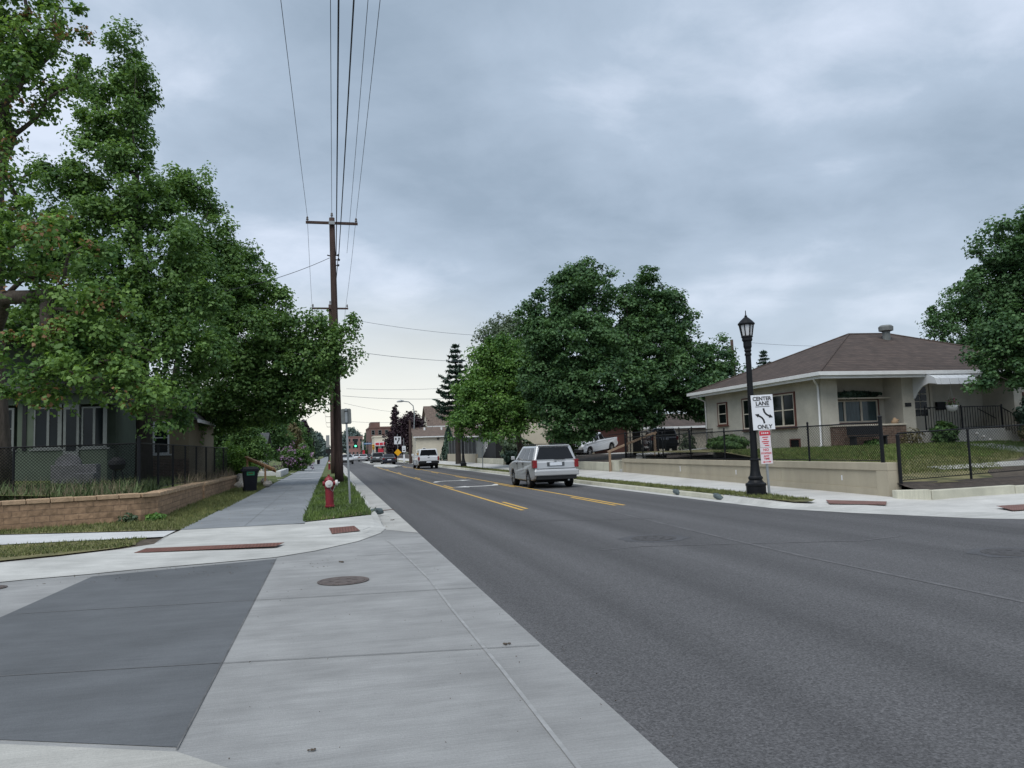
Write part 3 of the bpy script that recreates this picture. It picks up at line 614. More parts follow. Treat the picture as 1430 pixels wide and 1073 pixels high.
def litter(name, label, m, fn, n, s0, seed):
    r = np.random.default_rng(seed); p = fn(r, n); n = len(p); a = r.uniform(0, 6.28, n); s = s0*(.4+r.random(n)); v = np.empty((n, 4, 3))
    for i in range(4):
        t_ = a+i*np.pi/2+r.normal(0, .3, n); v[:, i] = np.c_[p[:, 0]+np.cos(t_)*s, p[:, 1]+np.sin(t_)*s*.7, p[:, 2]+.004+r.random(n)*.012]
    o = MB(); o.v = [tuple(x) for x in v.reshape(-1, 3)]; o.f = [(4*i, 4*i+1, 4*i+2, 4*i+3) for i in range(n)]
    return tag(o.build(name, m, fix=False), label, 'litter', kind='stuff')
litter('fallen_seeds', 'small dry seeds and crumbs scattered along the left gutter', 'straw', lambda r, n: np.c_[1.15+np.abs(r.normal(0, .16, n)), 17.5+r.random(n)**1.5*40, np.full(n, .012)], 260, .009, 51)
litter('fallen_seeds', 'brown crumbs scattered over the pale corner ramp', 'dirt', lambda r, n: np.c_[r.uniform(-4, 0, n), r.uniform(12.0, 13.2, n), np.full(n, .008)], 90, .014, 52)
litter('grit', 'fine grit lying on the near street concrete', 'dirt', lambda r, n: np.c_[r.uniform(-.8, 1.7, n), 2.5+r.random(n)*12, np.full(n, .007)], 120, .006, 53)
litter('grit', 'grit along the edge of the asphalt', 'dirt', lambda r, n: np.c_[1.78+np.abs(r.normal(0, .10, n)), 3+r.random(n)**1.4*22, np.full(n, .004)], 160, .005, 54)
litter('fallen_seeds', 'dry seeds lying on the grey walk under the maples', 'straw', lambda r, n: np.c_[r.uniform(-3.1, -.7, n), 18.5+r.random(n)*26, np.full(n, .156)], 260, .014, 55)
# ------------------------------------------------------------------ trees
def leaf_mesh(name, pts, nrm, size, tone, m, parent, seed=1, shape='maple'):
    """pts,nrm (n,3); each leaf one face, lightly folded round its midrib"""
    r = np.random.default_rng(seed); n = len(pts)
    nrm = nrm/np.linalg.norm(nrm, axis=1)[:, None]
    t = r.normal(size=(n, 3)); t -= nrm*(t*nrm).sum(1)[:, None]; t /= np.linalg.norm(t, axis=1)[:, None]
    b = np.cross(nrm, t); sz = (size*(.65+.7*r.random(n)))[:, None]
    if shape == 'maple':
        prof = [(-.5, 0), (-.15, .52), (.12, .30), (.55, .0), (.12, -.30), (-.15, -.52)]
        bend = [.0, -.16, .02, -.10, .02, -.16]
    else:
        prof = [(-.5, 0), (0, .16), (.5, 0), (0, -.16)]; bend = [0, 0, -.05, 0]
    k = len(prof); v = np.empty((n, k, 3))
    for i, ((a, c), z) in enumerate(zip(prof, bend)): v[:, i] = pts+t*sz*a+b*sz*c+nrm*sz*z
    me = bpy.data.meshes.new(name); me.vertices.add(k*n); me.vertices.foreach_set('co', v.ravel())
    me.loops.add(k*n); me.loops.foreach_set('vertex_index', np.arange(k*n, dtype=np.int32)); me.polygons.add(n)
    me.polygons.foreach_set('loop_start', np.arange(0, k*n, k, dtype=np.int32)); me.update(calc_edges=True)
    at_ = me.attributes.new('tone', 'FLOAT', 'POINT'); at_.data.foreach_set('value', np.repeat(np.clip(tone, 0, 1), k).astype(np.float32))
    me.materials.append(M[m]); o = bpy.data.objects.new(name, me); C.objects.link(o); o.parent = parent; return o

def tree(name, label, base, tr, blobs, m, leaf=.16, per=130, clump=.55, dens=1.0, bark='bark', lean=(0, 0), group=None, seed=1, fork=.35, tint=0.0, hollow=.45, cat='tree', shape='maple', flat=.55, top=None, pull=.5, gap=1.1):
    """blobs: (x,y,z,rx,ry,rz) in metres. clumps fill them, a branch reaches every clump"""
    r = np.random.default_rng(seed); root = thing(name, label, cat, base, 0, group); B = np.array(base, float)
    cl = []
    for bx, by, bz, rx, ry, rz in blobs:
        nn_ = max(2, int(dens*(2.6 if clump > .9 or leaf > .3 else 2.9)*rx*ry*rz*4.19/(clump**3*4.6)))
        d = r.normal(size=(nn_, 3)); d /= np.linalg.norm(d, axis=1)[:, None]
        q = (hollow+(1-hollow)*r.random(nn_))**.8*(1+.10*r.normal(size=nn_))
        cl.append(np.array([bx, by, bz])+d*q[:, None]*np.array([rx, ry, rz]))
    cl = np.vstack(cl)
    # whole boughs missing here and there, so light shows through
    q_ = cl-B; fld = np.sin(q_[:, 0]*1.9+q_[:, 2]*1.3+seed)*np.sin(q_[:, 1]*1.7-q_[:, 2]*1.6+seed*2)+.5*np.sin(q_[:, 0]*4.1-q_[:, 2]*3.3+q_[:, 1]*2.2)
    cl = cl[(fld > -gap) | (r.random(len(cl)) < .25)]
    # skeleton: trunk then greedy attachment
    zt = top if top else max(b_[2] for b_ in blobs)
    ctr = np.average(np.array([b_[:3] for b_ in blobs]), axis=0, weights=[b_[3]**2 for b_ in blobs])
    H_ = (zt-B[2])*.84; nodes = []; par = []
    K = 9
    for i in range(K):
        t_ = i/(K-1); w2 = max(0, t_-fork)/(1-fork+1e-6)
        p = B+np.array([lean[0]*t_, lean[1]*t_, H_*t_]); p[:2] += (ctr[:2]-p[:2])*w2*pull
        p[:2] += r.normal(0, .04*H_/8, 2)*(i > 0); nodes.append(p); par.append(i-1)
    kf = max(1, int(fork*(K-1)))
    order = np.argsort(np.linalg.norm(cl-nodes[kf+1], axis=1)); nd = list(nodes); plen = [np.linalg.norm(nodes[i]-nodes[kf]) if i >= kf else 99 for i in range(K)]
    for ci in order:
        p = cl[ci]; A = np.array(nd); dist = np.linalg.norm(A-p, axis=1)
        cost = dist+.25*np.array(plen)+.5*np.maximum(0, A[:, 2]-p[2]+.1*dist)
        b_ = int(np.argmin(cost)); d_ = dist[b_]
        if d_ > 1.6*clump+.4:   # bow the branch with one middle node
            mp = (A[b_]*.5+p*.5); mp[2] += .08*d_; mp += r.normal(0, .05*d_, 3); nd.append(mp); par.append(b_); plen.append(plen[b_]+d_/2); b_ = len(nd)-1; d_ /= 2
        nd.append(p.copy()); par.append(b_); plen.append(plen[b_]+d_)
    nd = np.array(nd); cnt = np.zeros(len(nd)); ch = np.zeros(len(nd))
    for i in range(len(nd)-1, 0, -1):
        cnt[i] += 1 if i >= K else .2; cnt[par[i]] += cnt[i]
    cnt[0] += 1
    rad = tr*(cnt/cnt[0])**.52; rad[K:] *= .78; rad = np.maximum(rad, .011); rad[:K] = np.minimum(rad[:K], tr*np.linspace(1, .32, K)); rad[0] = tr*1.25
    mb = MB(); kids = {}
    for i in range(1, len(nd)): kids.setdefault(par[i], []).append(i)
    done = set()
    def chain(i, start):
        pts = [start]; rs = []
        while True:
            pts.append(i); done.add(i); ks = kids.get(i, [])
            if not ks: break
            i = max(ks, key=lambda k_: cnt[k_])
        return pts
    stack = [(1, 0)]; first = True
    allch = []
    started = set()
    queue = [(k_, 0) for k_ in kids.get(0, [])]
    while queue:
        i, s0 = queue.pop(); c_ = chain(i, s0); allch.append(c_)
        for q in c_[1:]:
            for k_ in kids.get(q, []):
                if k_ not in done and k_ not in started: queue.append((k_, q)); started.add(k_)
    for c_ in allch:
        P_ = [nd[i]-B for i in c_]; R_ = [min(rad[c_[1]]*1.15, rad[c_[0]])]+[rad[i] for i in c_[1:]]
        if rad[c_[1]] < .010: continue
        P_ = [P_[0]] + P_[1:]
        mb.tube([tuple(p) for p in P_], R_, 9 if rad[c_[1]] > .12 else 5)
    mb.build('trunk', bark, root, smooth=True, fix=False)
    n = len(cl); cnum = np.maximum(8, (1.5*per*(.5+r.random(n))).astype(int)); leaf *= .74
    idx = np.repeat(np.arange(n), cnum); T = len(idx)
    off = r.normal(size=(T, 3)); off /= np.linalg.norm(off, axis=1)[:, None]; off *= (r.random(T)**.55)[:, None]*clump*1.1
    off[:, 2] *= min(1, flat*1.3); cs = .45+.95*r.random(n); off *= cs[idx][:, None]
    # boughs droop outward from their centre
    rr = np.linalg.norm(off[:, :2], axis=1); off[:, 2] -= .25*rr**2/clump
    pts = cl[idx]+off-B
    nr = off*np.array([.8, .8, .5])/clump+np.array([0, 0, .75])+r.normal(0, .45, (T, 3))
    tone = .45+.2*r.normal(size=T)+.18*r.normal(size=n)[idx]
    tone = np.clip(tone, .0, .90 if tint else 1)
    if tint:
        tc_ = r.random(n) < tint; hit = tc_[idx] & (r.random(T) < .28); tone[hit] = .99
    leaf_mesh('crown', pts, nr, leaf, tone, m, root, seed, shape); return root

def pb(px, py, Y, rpx, rpy, dy=None):
    """ellipsoid lobe centred where a pixel meets depth Y"""
    x, y, z = at(px, py, Y); s = math.hypot(x, y)*math.cos(math.atan2(x, y)-YAW)/F_PX
    rx, rz = rpx*s, rpy*s; return (x, y, z, rx, dy if dy else (rx+rz)/2, rz)

# nearest left tree, thin crown with tan seed clusters
tree('maple_tree', 'tall thin maple with tan seed clusters at the left edge of the photo', (-10.0, 27.0, .7), .42,
     [pb(5, 20, 26, 40, 60), pb(10, 110, 25, 40, 45), pb(5, 350, 24, 30, 50), pb(95, 100, 25, 40, 34), pb(75, 155, 26, 40, 30), pb(85, 20, 25, 40, 30), pb(30, 255, 25, 45, 35), pb(40, -20, 26, 60, 35), pb(20, 60, 25, 55, 45), pb(80, 55, 26, 48, 38), pb(112, 72, 26, 20, 22), pb(15, 150, 26, 40, 50), pb(60, 120, 26, 32, 30), pb(22, 225, 26, 34, 45), pb(55, 200, 27, 22, 24),
      pb(30, 300, 25, 55, 38), pb(95, 330, 24, 60, 34), pb(45, 400, 25, 60, 45), pb(125, 420, 24, 60, 40), pb(60, 470, 24, 70, 32), pb(105, 525, 23.5, 85, 26), pb(40, 540, 24, 50, 26), pb(190, 505, 24, 45, 30), pb(165, 548, 23.5, 55, 16), pb(60, 510, 23.5, 70, 35), pb(110, 470, 24, 70, 30), pb(230, 545, 24, 40, 20), pb(200, 575, 24, 34, 14), pb(60, 556, 23.5, 40, 16), pb(225, 595, 24, 22, 12)],
     'leaf_a', .165, 62, .5, .82, lean=(-.5, -.3), pull=.08, gap=.45, seed=5, fork=.42, tint=.20, hollow=.3)
tree('maple_tree', 'maple with a high leafy spire, second trunk from the left edge', (-7.5, 34.5, .8), .34,
     [pb(176, 70, 36, 24, 40), pb(160, 32, 36, 7, 12), pb(190, 100, 36, 20, 24), pb(212, 135, 36, 8, 10), pb(200, 75, 36, 10, 28), pb(190, 125, 36, 26, 44), pb(160, 160, 35, 50, 40), pb(150, 118, 36, 34, 30), pb(115, 120, 36, 36, 24), pb(175, 180, 36, 34, 30), pb(200, 140, 36, 14, 14), pb(130, 185, 35, 38, 26), pb(140, 235, 34, 55, 40), pb(90, 250, 34, 48, 40), pb(190, 225, 35, 30, 36),
      pb(205, 285, 34, 60, 42), pb(120, 310, 34, 70, 40), pb(60, 340, 35, 60, 50), pb(225, 350, 33, 70, 45), pb(150, 390, 33, 60, 45), pb(250, 420, 33, 72, 45), pb(200, 470, 32, 70, 40), pb(270, 490, 32, 60, 40), pb(230, 540, 32, 60, 26), pb(180, 430, 33, 50, 40), pb(240, 585, 33, 30, 18), pb(120, 500, 32, 70, 40), pb(70, 440, 33, 70, 45)],
     'leaf_b', .17, 85, .55, .95, bark='bark_dark', lean=(-.3, 0), gap=.6, seed=6, fork=.40, tint=.03, hollow=.4)
tree('maple_tree', 'dense dark maple whose boughs reach over the walk to the utility pole', (-8.0, 42.5, .8), .32,
     [pb(268, 262, 44, 34, 34), pb(300, 285, 44, 20, 24), pb(285, 240, 44, 13, 16), pb(240, 260, 44, 30, 30), pb(285, 335, 43, 50, 40), pb(335, 370, 43, 38, 34), pb(300, 410, 42, 70, 48), pb(365, 420, 42, 40, 34), pb(350, 475, 41, 75, 45), pb(410, 460, 41, 38, 30), pb(440, 500, 41, 45, 36),
      pb(400, 520, 41, 60, 42), pb(330, 540, 42, 70, 40), pb(285, 570, 43, 40, 28), pb(430, 545, 40.5, 30, 24), pb(458, 462, 40.5, 24, 30), pb(483, 455, 40.5, 14, 24), pb(482, 500, 40.5, 16, 20), pb(460, 510, 40.5, 26, 26), pb(372, 568, 42, 50, 24), pb(300, 590, 43, 50, 22), pb(345, 590, 43, 36, 14), pb(390, 410, 42, 14, 16)],
     'leaf_b', .19, 80, .62, 1.2, bark='bark_dark', seed=7, gap=.85, fork=.30, hollow=.4)
# right hand trees
bx, by = G(891, 638, 1.0); bx, by, bz = at(891, 638, 44)
tree('maple_tree', 'big round dark green maple with two lobes behind the bungalow fence', (bx, by, 1.0), .27,
     [pb(815, 408, 45, 56, 36), pb(905, 418, 45, 48, 34), pb(820, 372, 45, 22, 12), pb(900, 382, 45, 20, 14), pb(765, 440, 45, 36, 36), pb(800, 480, 44, 72, 50), pb(905, 480, 45, 70, 46), pb(950, 450, 45, 22, 28), pb(850, 540, 43, 80, 46), pb(775, 535, 44, 46, 50), pb(945, 530, 44, 66, 44), pb(1000, 505, 45, 32, 26), pb(1018, 525, 45, 20, 26),
      pb(800, 585, 43.5, 44, 32), pb(880, 575, 43, 60, 26), pb(975, 562, 44, 44, 24), pb(1010, 482, 45.5, 10, 12), pb(750, 470, 45, 24, 30), pb(740, 440, 45, 20, 12)],
     'leaf_r', .20, 80, .62, 1.35, bark='bark_dark', seed=8, fork=.22, hollow=.5, flat=.42)
bx, by, bz = at(727, 640, 58)
tree('young_maple', 'smaller bright green forked maple behind the silver SUV', (bx, 58, .75), .26,
     [pb(700, 488, 58, 30, 20), pb(722, 505, 58, 28, 30), pb(668, 522, 58, 22, 18), pb(700, 520, 58, 40, 34), pb(735, 545, 58, 40, 40), pb(680, 555, 57, 42, 28), pb(665, 585, 57, 36, 22), pb(715, 580, 57, 44, 26), pb(690, 604, 56, 36, 10), pb(645, 580, 57, 18, 14), pb(655, 545, 58, 20, 20), pb(650, 600, 57, 16, 12), pb(680, 500, 58, 24, 20), pb(755, 530, 58, 20, 30)],
     'leaf_young', .22, 74, .75, 1.6, seed=9, fork=.16, hollow=.4)
tree('poplar_tree', 'pale grey green tree rising behind the forked maple', (at(705, 600, 78)[0], 78, .5), .3,
     [pb(690, 465, 78, 26, 20), pb(715, 450, 78, 22, 16), pb(700, 475, 78, 34, 24), pb(680, 500, 78, 24, 20), pb(720, 500, 78, 30, 28), pb(705, 456, 78, 26, 12), pb(740, 470, 78, 24, 26), pb(700, 540, 78, 40, 30)],
     'leaf_grey', .26, 45, .9, 1.2, seed=10, fork=.3)
x_, y_, z_ = at(1400, 500, 22.5)
tree('maple_tree', 'dark maple hanging over the right end of the bungalow roof', (at(1462, 620, 22.5)[0], 22.5, .8), .26,
     [pb(1412, 345, 22.5, 40, 38), pb(1440, 400, 22.5, 60, 44), pb(1395, 392, 23, 44, 26), pb(1360, 402, 23, 26, 18), pb(1405, 450, 22.5, 50, 36), pb(1425, 500, 22, 60, 34), pb(1398, 525, 22, 40, 18), pb(1460, 470, 22, 70, 60), pb(1470, 330, 22.5, 60, 50), pb(1395, 315, 22.5, 18, 16), pb(1360, 495, 22.5, 8, 8), pb(1380, 480, 22.5, 20, 20)],
     'leaf_r', .135, 110, .42, .75, bark='bark_dark', seed=11, fork=.3, flat=.5)
tree('maple_tree', 'dark tree behind the right slope of the bungalow roof', (at(1350, 560, 48)[0], 48, 1.0), .3,
     [pb(1335, 420, 48, 26, 22), pb(1310, 450, 48, 26, 24), pb(1350, 450, 48, 40, 34), pb(1292, 466, 48, 15, 12), pb(1385, 430, 48, 40, 40), pb(1340, 490, 48, 50, 30)],
     'leaf_r', .20, 70, .7, .9, bark='bark_dark', seed=12)
for (px, py, Y, rx, ry, sd_, lb) in [(1185, 470, 75, 18, 8, 31, 'bit of tree crown showing over the bungalow ridge')]:
    tree('distant_tree', lb, (at(px, 560, Y)[0], Y, 1), .2, [pb(px, py+8, Y, rx, ry), pb(px+24, py+10, Y, 14, 6)], 'leaf_c', .25, 40, .6, 1, seed=sd_)

def spruce(name, label, base, h, rmax, m, seed, n_lv=26, leaf=.3, dens=1.0, open_=False, group=None, t0=.10):
    r = np.random.default_rng(seed); root = thing(name, label, 'spruce tree', base, 0, group)
    mb = MB(); mb.cyl((0, 0, 0), (0, 0, h), .02*h+.05, .01, 8); pts = []; nr = []; tn = []
    for i in range(n_lv):
        t_ = t0+(.98-t0)*i/(n_lv-1); z = h*t_; R_ = rmax*(1-t_)**.75*(.85+.3*r.random())+.04
        nb = int((7 if not open_ else 5)+3*r.random())
        for k_ in range(nb):
            a = 2*np.pi*(k_+r.random()*.6)/nb+i*1.7; ln = R_*(.75+.35*r.random()); up = .14 if open_ else -.05
            q = np.linspace(.12, 1, max(3, int(ln/(.18 if not open_ else .24)*dens)))
            bp = np.c_[np.cos(a)*ln*q, np.sin(a)*ln*q, z-ln*.18*np.sin(q*2.4)+up*ln*q**2]
            mb.tube([tuple(bp[0]), tuple(bp[len(bp)//2]), tuple(bp[-1])], [.03, .02, .01], 4)
            for p in bp:
                s = (.34 if not open_ else .20)*ln*(1.15-(np.linalg.norm(p[:2])/max(ln, .01)))+.10
                for _ in range(int(6*dens)):
                    pts.append(p+r.normal(0, 1, 3)*np.array([s*.5, s*.5, .05])+np.array([0, 0, -.05*r.random()])); nr.append(r.normal(0, .5, 3)+np.array([0, 0, 1])); tn.append(.45+.25*r.normal())
    mb.build('trunk', 'bark_dark', root, fix=False); leaf_mesh('crown', np.array(pts), np.array(nr), leaf, np.array(tn), m, root, seed, 'needle'); return root
spruce('spruce_tree', 'open tiered spruce left of the forked maple', (at(640, 640, 75)[0], 75, .3), 11.9, 3.6, 'leaf_spruce', 21, 15, .5, 1.5, True, t0=.40)
spruce('spruce_tree', 'small spruce tip showing behind the bungalow roof slope', (at(1070, 560, 85)[0], 85, 1), at(1067, 489, 85)[2]-1, 3.6, 'leaf_spruce', 22, 26, .5, 1)
# clipped conical evergreen by the tan hall
def cone_shrub(name, label, base, h, rad, m, seed, leaf=.12, n=5000, group=None, dome=False, flower=None, cat='evergreen shrub'):
    r = np.random.default_rng(seed); root = thing(name, label, cat, base, 0, group)
    t_ = r.random(n)**.8; a = r.uniform(0, 2*np.pi, n); prof = (1-t_)**.65 if not dome else np.sqrt(np.maximum(0, 1-t_**2))
    lump = 1+.16*np.sin(a*3+t_*7+seed)+.10*np.sin(a*7-t_*13)
    R_ = rad*prof*lump*(.75+.3*r.random(n)**.5); pts = np.c_[np.cos(a)*R_, np.sin(a)*R_, .06+t_*h]
    nr = np.c_[np.cos(a), np.sin(a), .5*np.ones(n)]+r.normal(0, .5, (n, 3))
    MB().cyl((0, 0, -.05), (0, 0, h*.8), rad*.12+.02, .01, 6).build('stem', 'bark_dark', root)
    leaf_mesh('foliage', pts, nr, leaf, .45+.25*r.normal(size=n), m, root, seed)
    if flower:
        k_ = r.random(n) < flower[1]; p2 = pts[k_]*np.array([1.04, 1.04, 1.02])
        leaf_mesh('blossom', p2, nr[k_], leaf*1.1, .5+.2*r.normal(size=len(p2)), flower[0], root, seed+1)
    return root
x_, y_, z_ = at(627, 641, 100)
cone_shrub('conical_evergreen', 'tall clipped conical evergreen against the cream hall', (x_, 100, .35), 4.3, .95, 'leaf_spruce', 23, .3, 2600)
x_, y_, z_ = at(641.5, 628, 103)
cone_shrub('conical_evergreen', 'small evergreen by the grey porch of the cream hall', (x_, 103, 1.2), 3.0, .7, 'leaf_spruce', 24, .3, 900)

def far_tree(label, px, pybase, pytop, wpx, Y, m, seed, name='distant_tree', group='trees far down the street', leaf=None, dens=1.0, lobes=5, zb=.2):
    r = random.Random(seed); x, _, zt = at(px, pytop, Y); s = math.hypot(x, Y)*math.cos(math.atan2(x, Y)-YAW)/F_PX; W = wpx*s/2; H_ = zt-zb
    bl = []
    for i in range(lobes):
        a = -1+2*i/(lobes-1) if lobes > 1 else 0
        hh_ = 1-.45*abs(a)**1.5
        bl.append((x+a*W*.62, Y+r.uniform(-.3, .3)*W, zb+H_*(.50*hh_+.08), W*.42, W*.45, H_*.40*hh_))
    bl.append((x, Y, zb+H_*.72, W*.4, W*.45, H_*.27))
    lf = leaf or max(.16, s*3.0)
    return tree(name, label, (x, Y, zb), .018*H_+.06, bl, m, lf, 30, max(.35, W*.24), dens*1.7, bark='bark_dark', seed=seed, group=group, fork=.2)
far_tree('dark purple tree beyond the signs', 573, 650, 574, 70, 112, 'leaf_purple', 41, 'purple_tree', None, dens=1.9)
far_tree('narrow purple spire on the left of the purple tree', 551, 652, 566, 18, 112, 'leaf_purple', 42, 'purple_tree', None, lobes=2, dens=2)
far_tree('brownish green tree behind the cream hall', 606, 640, 580, 42, 150, 'leaf_brown', 43, group=None, dens=1.6)
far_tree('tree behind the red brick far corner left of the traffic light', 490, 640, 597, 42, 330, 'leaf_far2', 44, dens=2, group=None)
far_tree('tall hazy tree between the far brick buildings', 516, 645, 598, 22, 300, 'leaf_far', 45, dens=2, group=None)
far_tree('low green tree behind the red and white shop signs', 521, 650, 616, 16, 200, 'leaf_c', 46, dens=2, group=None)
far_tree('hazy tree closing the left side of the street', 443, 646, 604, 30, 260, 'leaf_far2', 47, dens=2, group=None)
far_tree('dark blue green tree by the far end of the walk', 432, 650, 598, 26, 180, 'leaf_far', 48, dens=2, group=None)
far_tree('purple leaved tree half hidden on the left side', 425, 655, 586, 22, 150, 'leaf_purple', 49, 'purple_tree', None, dens=1.6)
far_tree('green tree next to the lilac', 405, 655, 575, 60, 110, 'leaf_c', 50, group=None, dens=1.6)
far_tree('brownish tree above the lilac', 410, 640, 590, 30, 100, 'leaf_brown', 51, group=None, dens=1.4)
far_tree('yellow green tree left of the walk', 422, 655, 612, 26, 120, 'leaf_lime', 52, group=None, dens=1.6)
far_tree('dark tree over the small grey roof', 372, 660, 560, 70, 85, 'leaf_c', 53, group=None, dens=1.5)
far_tree('dark tree filling the gap behind the mesh fence', 300, 660, 530, 90, 72, 'leaf_c', 54, group=None, dens=1.6, zb=-1)
far_tree('low dark tree between the trunks and the yellow green shrub', 262, 660, 560, 80, 52, 'leaf_c', 64, group=None, dens=1.3, zb=-.6)
far_tree('dark tree arching behind the timber handrail', 345, 660, 575, 60, 66, 'leaf_b', 65, group=None, dens=1.4, zb=.4)
far_tree('dark tree behind the two left houses', 110, 640, 400, 240, 62, 'leaf_c', 55, group=None, dens=.55)
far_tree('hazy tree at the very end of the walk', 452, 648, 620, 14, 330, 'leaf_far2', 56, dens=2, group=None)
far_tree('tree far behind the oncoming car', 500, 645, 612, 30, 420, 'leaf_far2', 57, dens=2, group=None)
far_tree('tree beyond the garage roofs', 985, 620, 560, 60, 80, 'leaf_c', 58, group=None)
x_, y_, z_ = at(330, 660, 48)
def bush(label, px, Y, w_, h_, m, seed, leaf, name='leafy_shrub', cat='shrub', z=.2):
    x = at(px, 650, Y)[0]; r = random.Random(seed); bl = [(x+r.uniform(-.6, .6)*w_, Y+r.uniform(-.4, .4)*w_, z+h_*r.uniform(.25, .72), w_*r.uniform(.28, .45), w_*.4, h_*r.uniform(.18, .32)) for _ in range(6)]+[(x, Y, z+h_*.35, w_*.8, w_*.6, h_*.35)]
    return tree(name, label, (x, Y, z), .05, bl, m, leaf, 50, .36, 1.2, bark='bark_dark', seed=seed, fork=.1, cat=cat)
bush('bright yellow green shrub behind the end of the mesh fence', 330, 48, 1.3, 2.7, 'leaf_lime', 60, .15)
x_, y_, z_ = at(352, 660, 60)
bush('green shrub in front of the small white house', 345, 60, 1.3, 1.8, 'leaf_young', 61, .17)
x_, y_, z_ = at(410, 655, 78)
lb_ = bush('lilac bush in pale purple bloom beside the walk', 411, 78, 1.5, 2.7, 'leaf_b', 62, .19, 'lilac_bush', 'bush')
r_ = np.random.default_rng(5); p_ = np.array([[r_.normal(0, .9), r_.normal(-.4, .7), 1.3+r_.normal(0, .7)] for _ in range(60)]); p_ = np.repeat(p_, 9, 0)+r_.normal(0, .13, (540, 3)); leaf_mesh('blossom', p_, r_.normal(size=(540, 3)), .16, r_.random(540), 'lilac', lb_, 5)
# ------------------------------------------------------------------ retaining walls
t = thing('block_retaining_wall', 'tan split-face block retaining wall with a capstone row round the left corner yard', 'retaining wall', (-4.5, 21.7, 0))
def wall_run(mb, a, b, th, z0a, z1a, z0b, z1b, out=0):
    a = Vector((a[0], a[1], 0)); b = Vector((b[0], b[1], 0)); d = (b-a).normalized(); nrm = Vector((-d.y, d.x, 0)); q = nrm*th
    o = -nrm*out
    P_ = [a+o, b+o, b+q, a+q]
    mb.add([(p.x, p.y, z) for p, z in zip(P_, (z0a, z0b, z0b, z0a))]+[(p.x, p.y, z) for p, z in zip(P_, (z1a, z1b, z1b, z1a))],
           [(0, 3, 2, 1), (4, 5, 6, 7), (0, 1, 5, 4), (1, 2, 6, 5), (2, 3, 7, 6), (3, 0, 4, 7)])
off = lambda p: (p[0]+4.5, p[1]-21.7)
mb = MB(); wall_run(mb, off((-30, 16.4)), off((-7.4, 20.5)), .3, -.1, .74, -.1, .74); wall_run(mb, off((-7.4, 20.5)), off((-4.75, 21.55)), .3, -.1, .74, -.1, .74)
wall_run(mb, off((-4.75, 21.55)), off((-4.42, 21.95)), .3, -.1, .74, -.1, .74)
wall_run(mb, off((-4.42, 21.95)), off((-4.62, 30.5)), .3, -.1, .74, -.1, .70); wall_run(mb, off((-4.66, 31.2)), off((-4.8, 44.5)), .3, -.1, .66, -.1, .62)
mb.build('wall_face', 'block', t)
def cap_run(a, b, z0, z1, n):
    a = Vector(a); b = Vector(b)
    for i in range(n):
        p = a.lerp(b, i/n); q = a.lerp(b, (i+1)/n-.006); za = z0+(z1-z0)*i/n; zb_ = z0+(z1-z0)*(i+1)/n
        wall_run(cp, (p.x, p.y), (q.x, q.y), .36, za, za+.10+.006*(i % 3), zb_, zb_+.10+.006*(i % 3), .045)
cp = MB(); cap_run(off((-30, 16.4)), off((-7.4, 20.5)), .742, .742, 46); cap_run(off((-7.52, 20.46)), off((-4.75, 21.54)), .746, .746, 6); cap_run(off((-4.74, 21.56)), off((-4.42, 21.93)), .744, .744, 1)
cap_run(off((-4.42, 21.96)), off((-4.62, 30.5)), .742, .702, 18); cap_run(off((-4.66, 31.2)), off((-4.8, 44.5)), .662, .622, 26)
cp.build('capstone', 'cap', t, bevel=.012)

t = thing('concrete_retaining_wall', 'long beige concrete retaining wall with recessed panel under the black fence', 'retaining wall', (13.8, 17, 0))
def wx(y): return 13.76+.40*min(1, (y-17)/19)
mb = MB()
for a, b in ((17.0, 22.0), (22.01, 29.0), (29.01, 36.4)):
    za, zb_ = (.97, .97)
    wall_run(mb, (wx(a)-13.8+.05, a-17), (wx(b)-13.8+.05, b-17), -.30, -.1, .80, -.1, .80)
mb.build('wall_panel', 'wall_tan', t)
mb = MB(); wall_run(mb, (wx(17)-13.8, 0-.02), (wx(36.4)-13.8, 19.42), -.36, .802, 1.0, .802, .98)
mb.build('cap_band', 'wall_tan', t, bevel=.01)
mb = MB(); wall_run(mb, (wx(17)-13.8-.002, -.024), (wx(17.4)-13.8-.002, .42), -.37, -.1, .80, -.1, .80); wall_run(mb, (wx(36.1)-13.8, 19.1), (wx(36.4)-13.8, 19.42), -.36, -.1, .80, -.1, .80)
mb.build('end_pier', 'wall_tan', t)
mb = MB(); wall_run(mb, (wx(17.42)-13.8+.012, .44), (wx(36)-13.8+.012, 19), -.30, -.1, .33, -.1, .46); mb.build('base_band', 'wall_tan', t)
# cream kerb wall along side street
t = thing('low_kerb_wall', 'low cream concrete edging under the dark soil beside the side street walk', 'kerb wall', (13.6, 16, 0))
mb = MB(); xs_ = [.0, .55, 3.0, 6.5, 10.1, 13.7, 17.3, 24, 40]
for a, b in zip(xs_, xs_[1:]):
    ya = .55 if a == 0 else 0; mb.add([(a+.008, ya-.02, .08), (b-.008, 0 if a == 0 else -.02, .08), (b-.008, .15, .08), (a+.008, ya+.15, .08), (a+.008, ya-.02, .34), (b-.008, 0 if a == 0 else -.02, .36), (b-.008, .15, .36), (a+.008, ya+.15, .34)],
           [(0, 3, 2, 1), (4, 5, 6, 7), (0, 1, 5, 4), (1, 2, 6, 5), (2, 3, 7, 6), (3, 0, 4, 7)])
mb.build('kerb_block', 'conc_cream', t, bevel=.02)
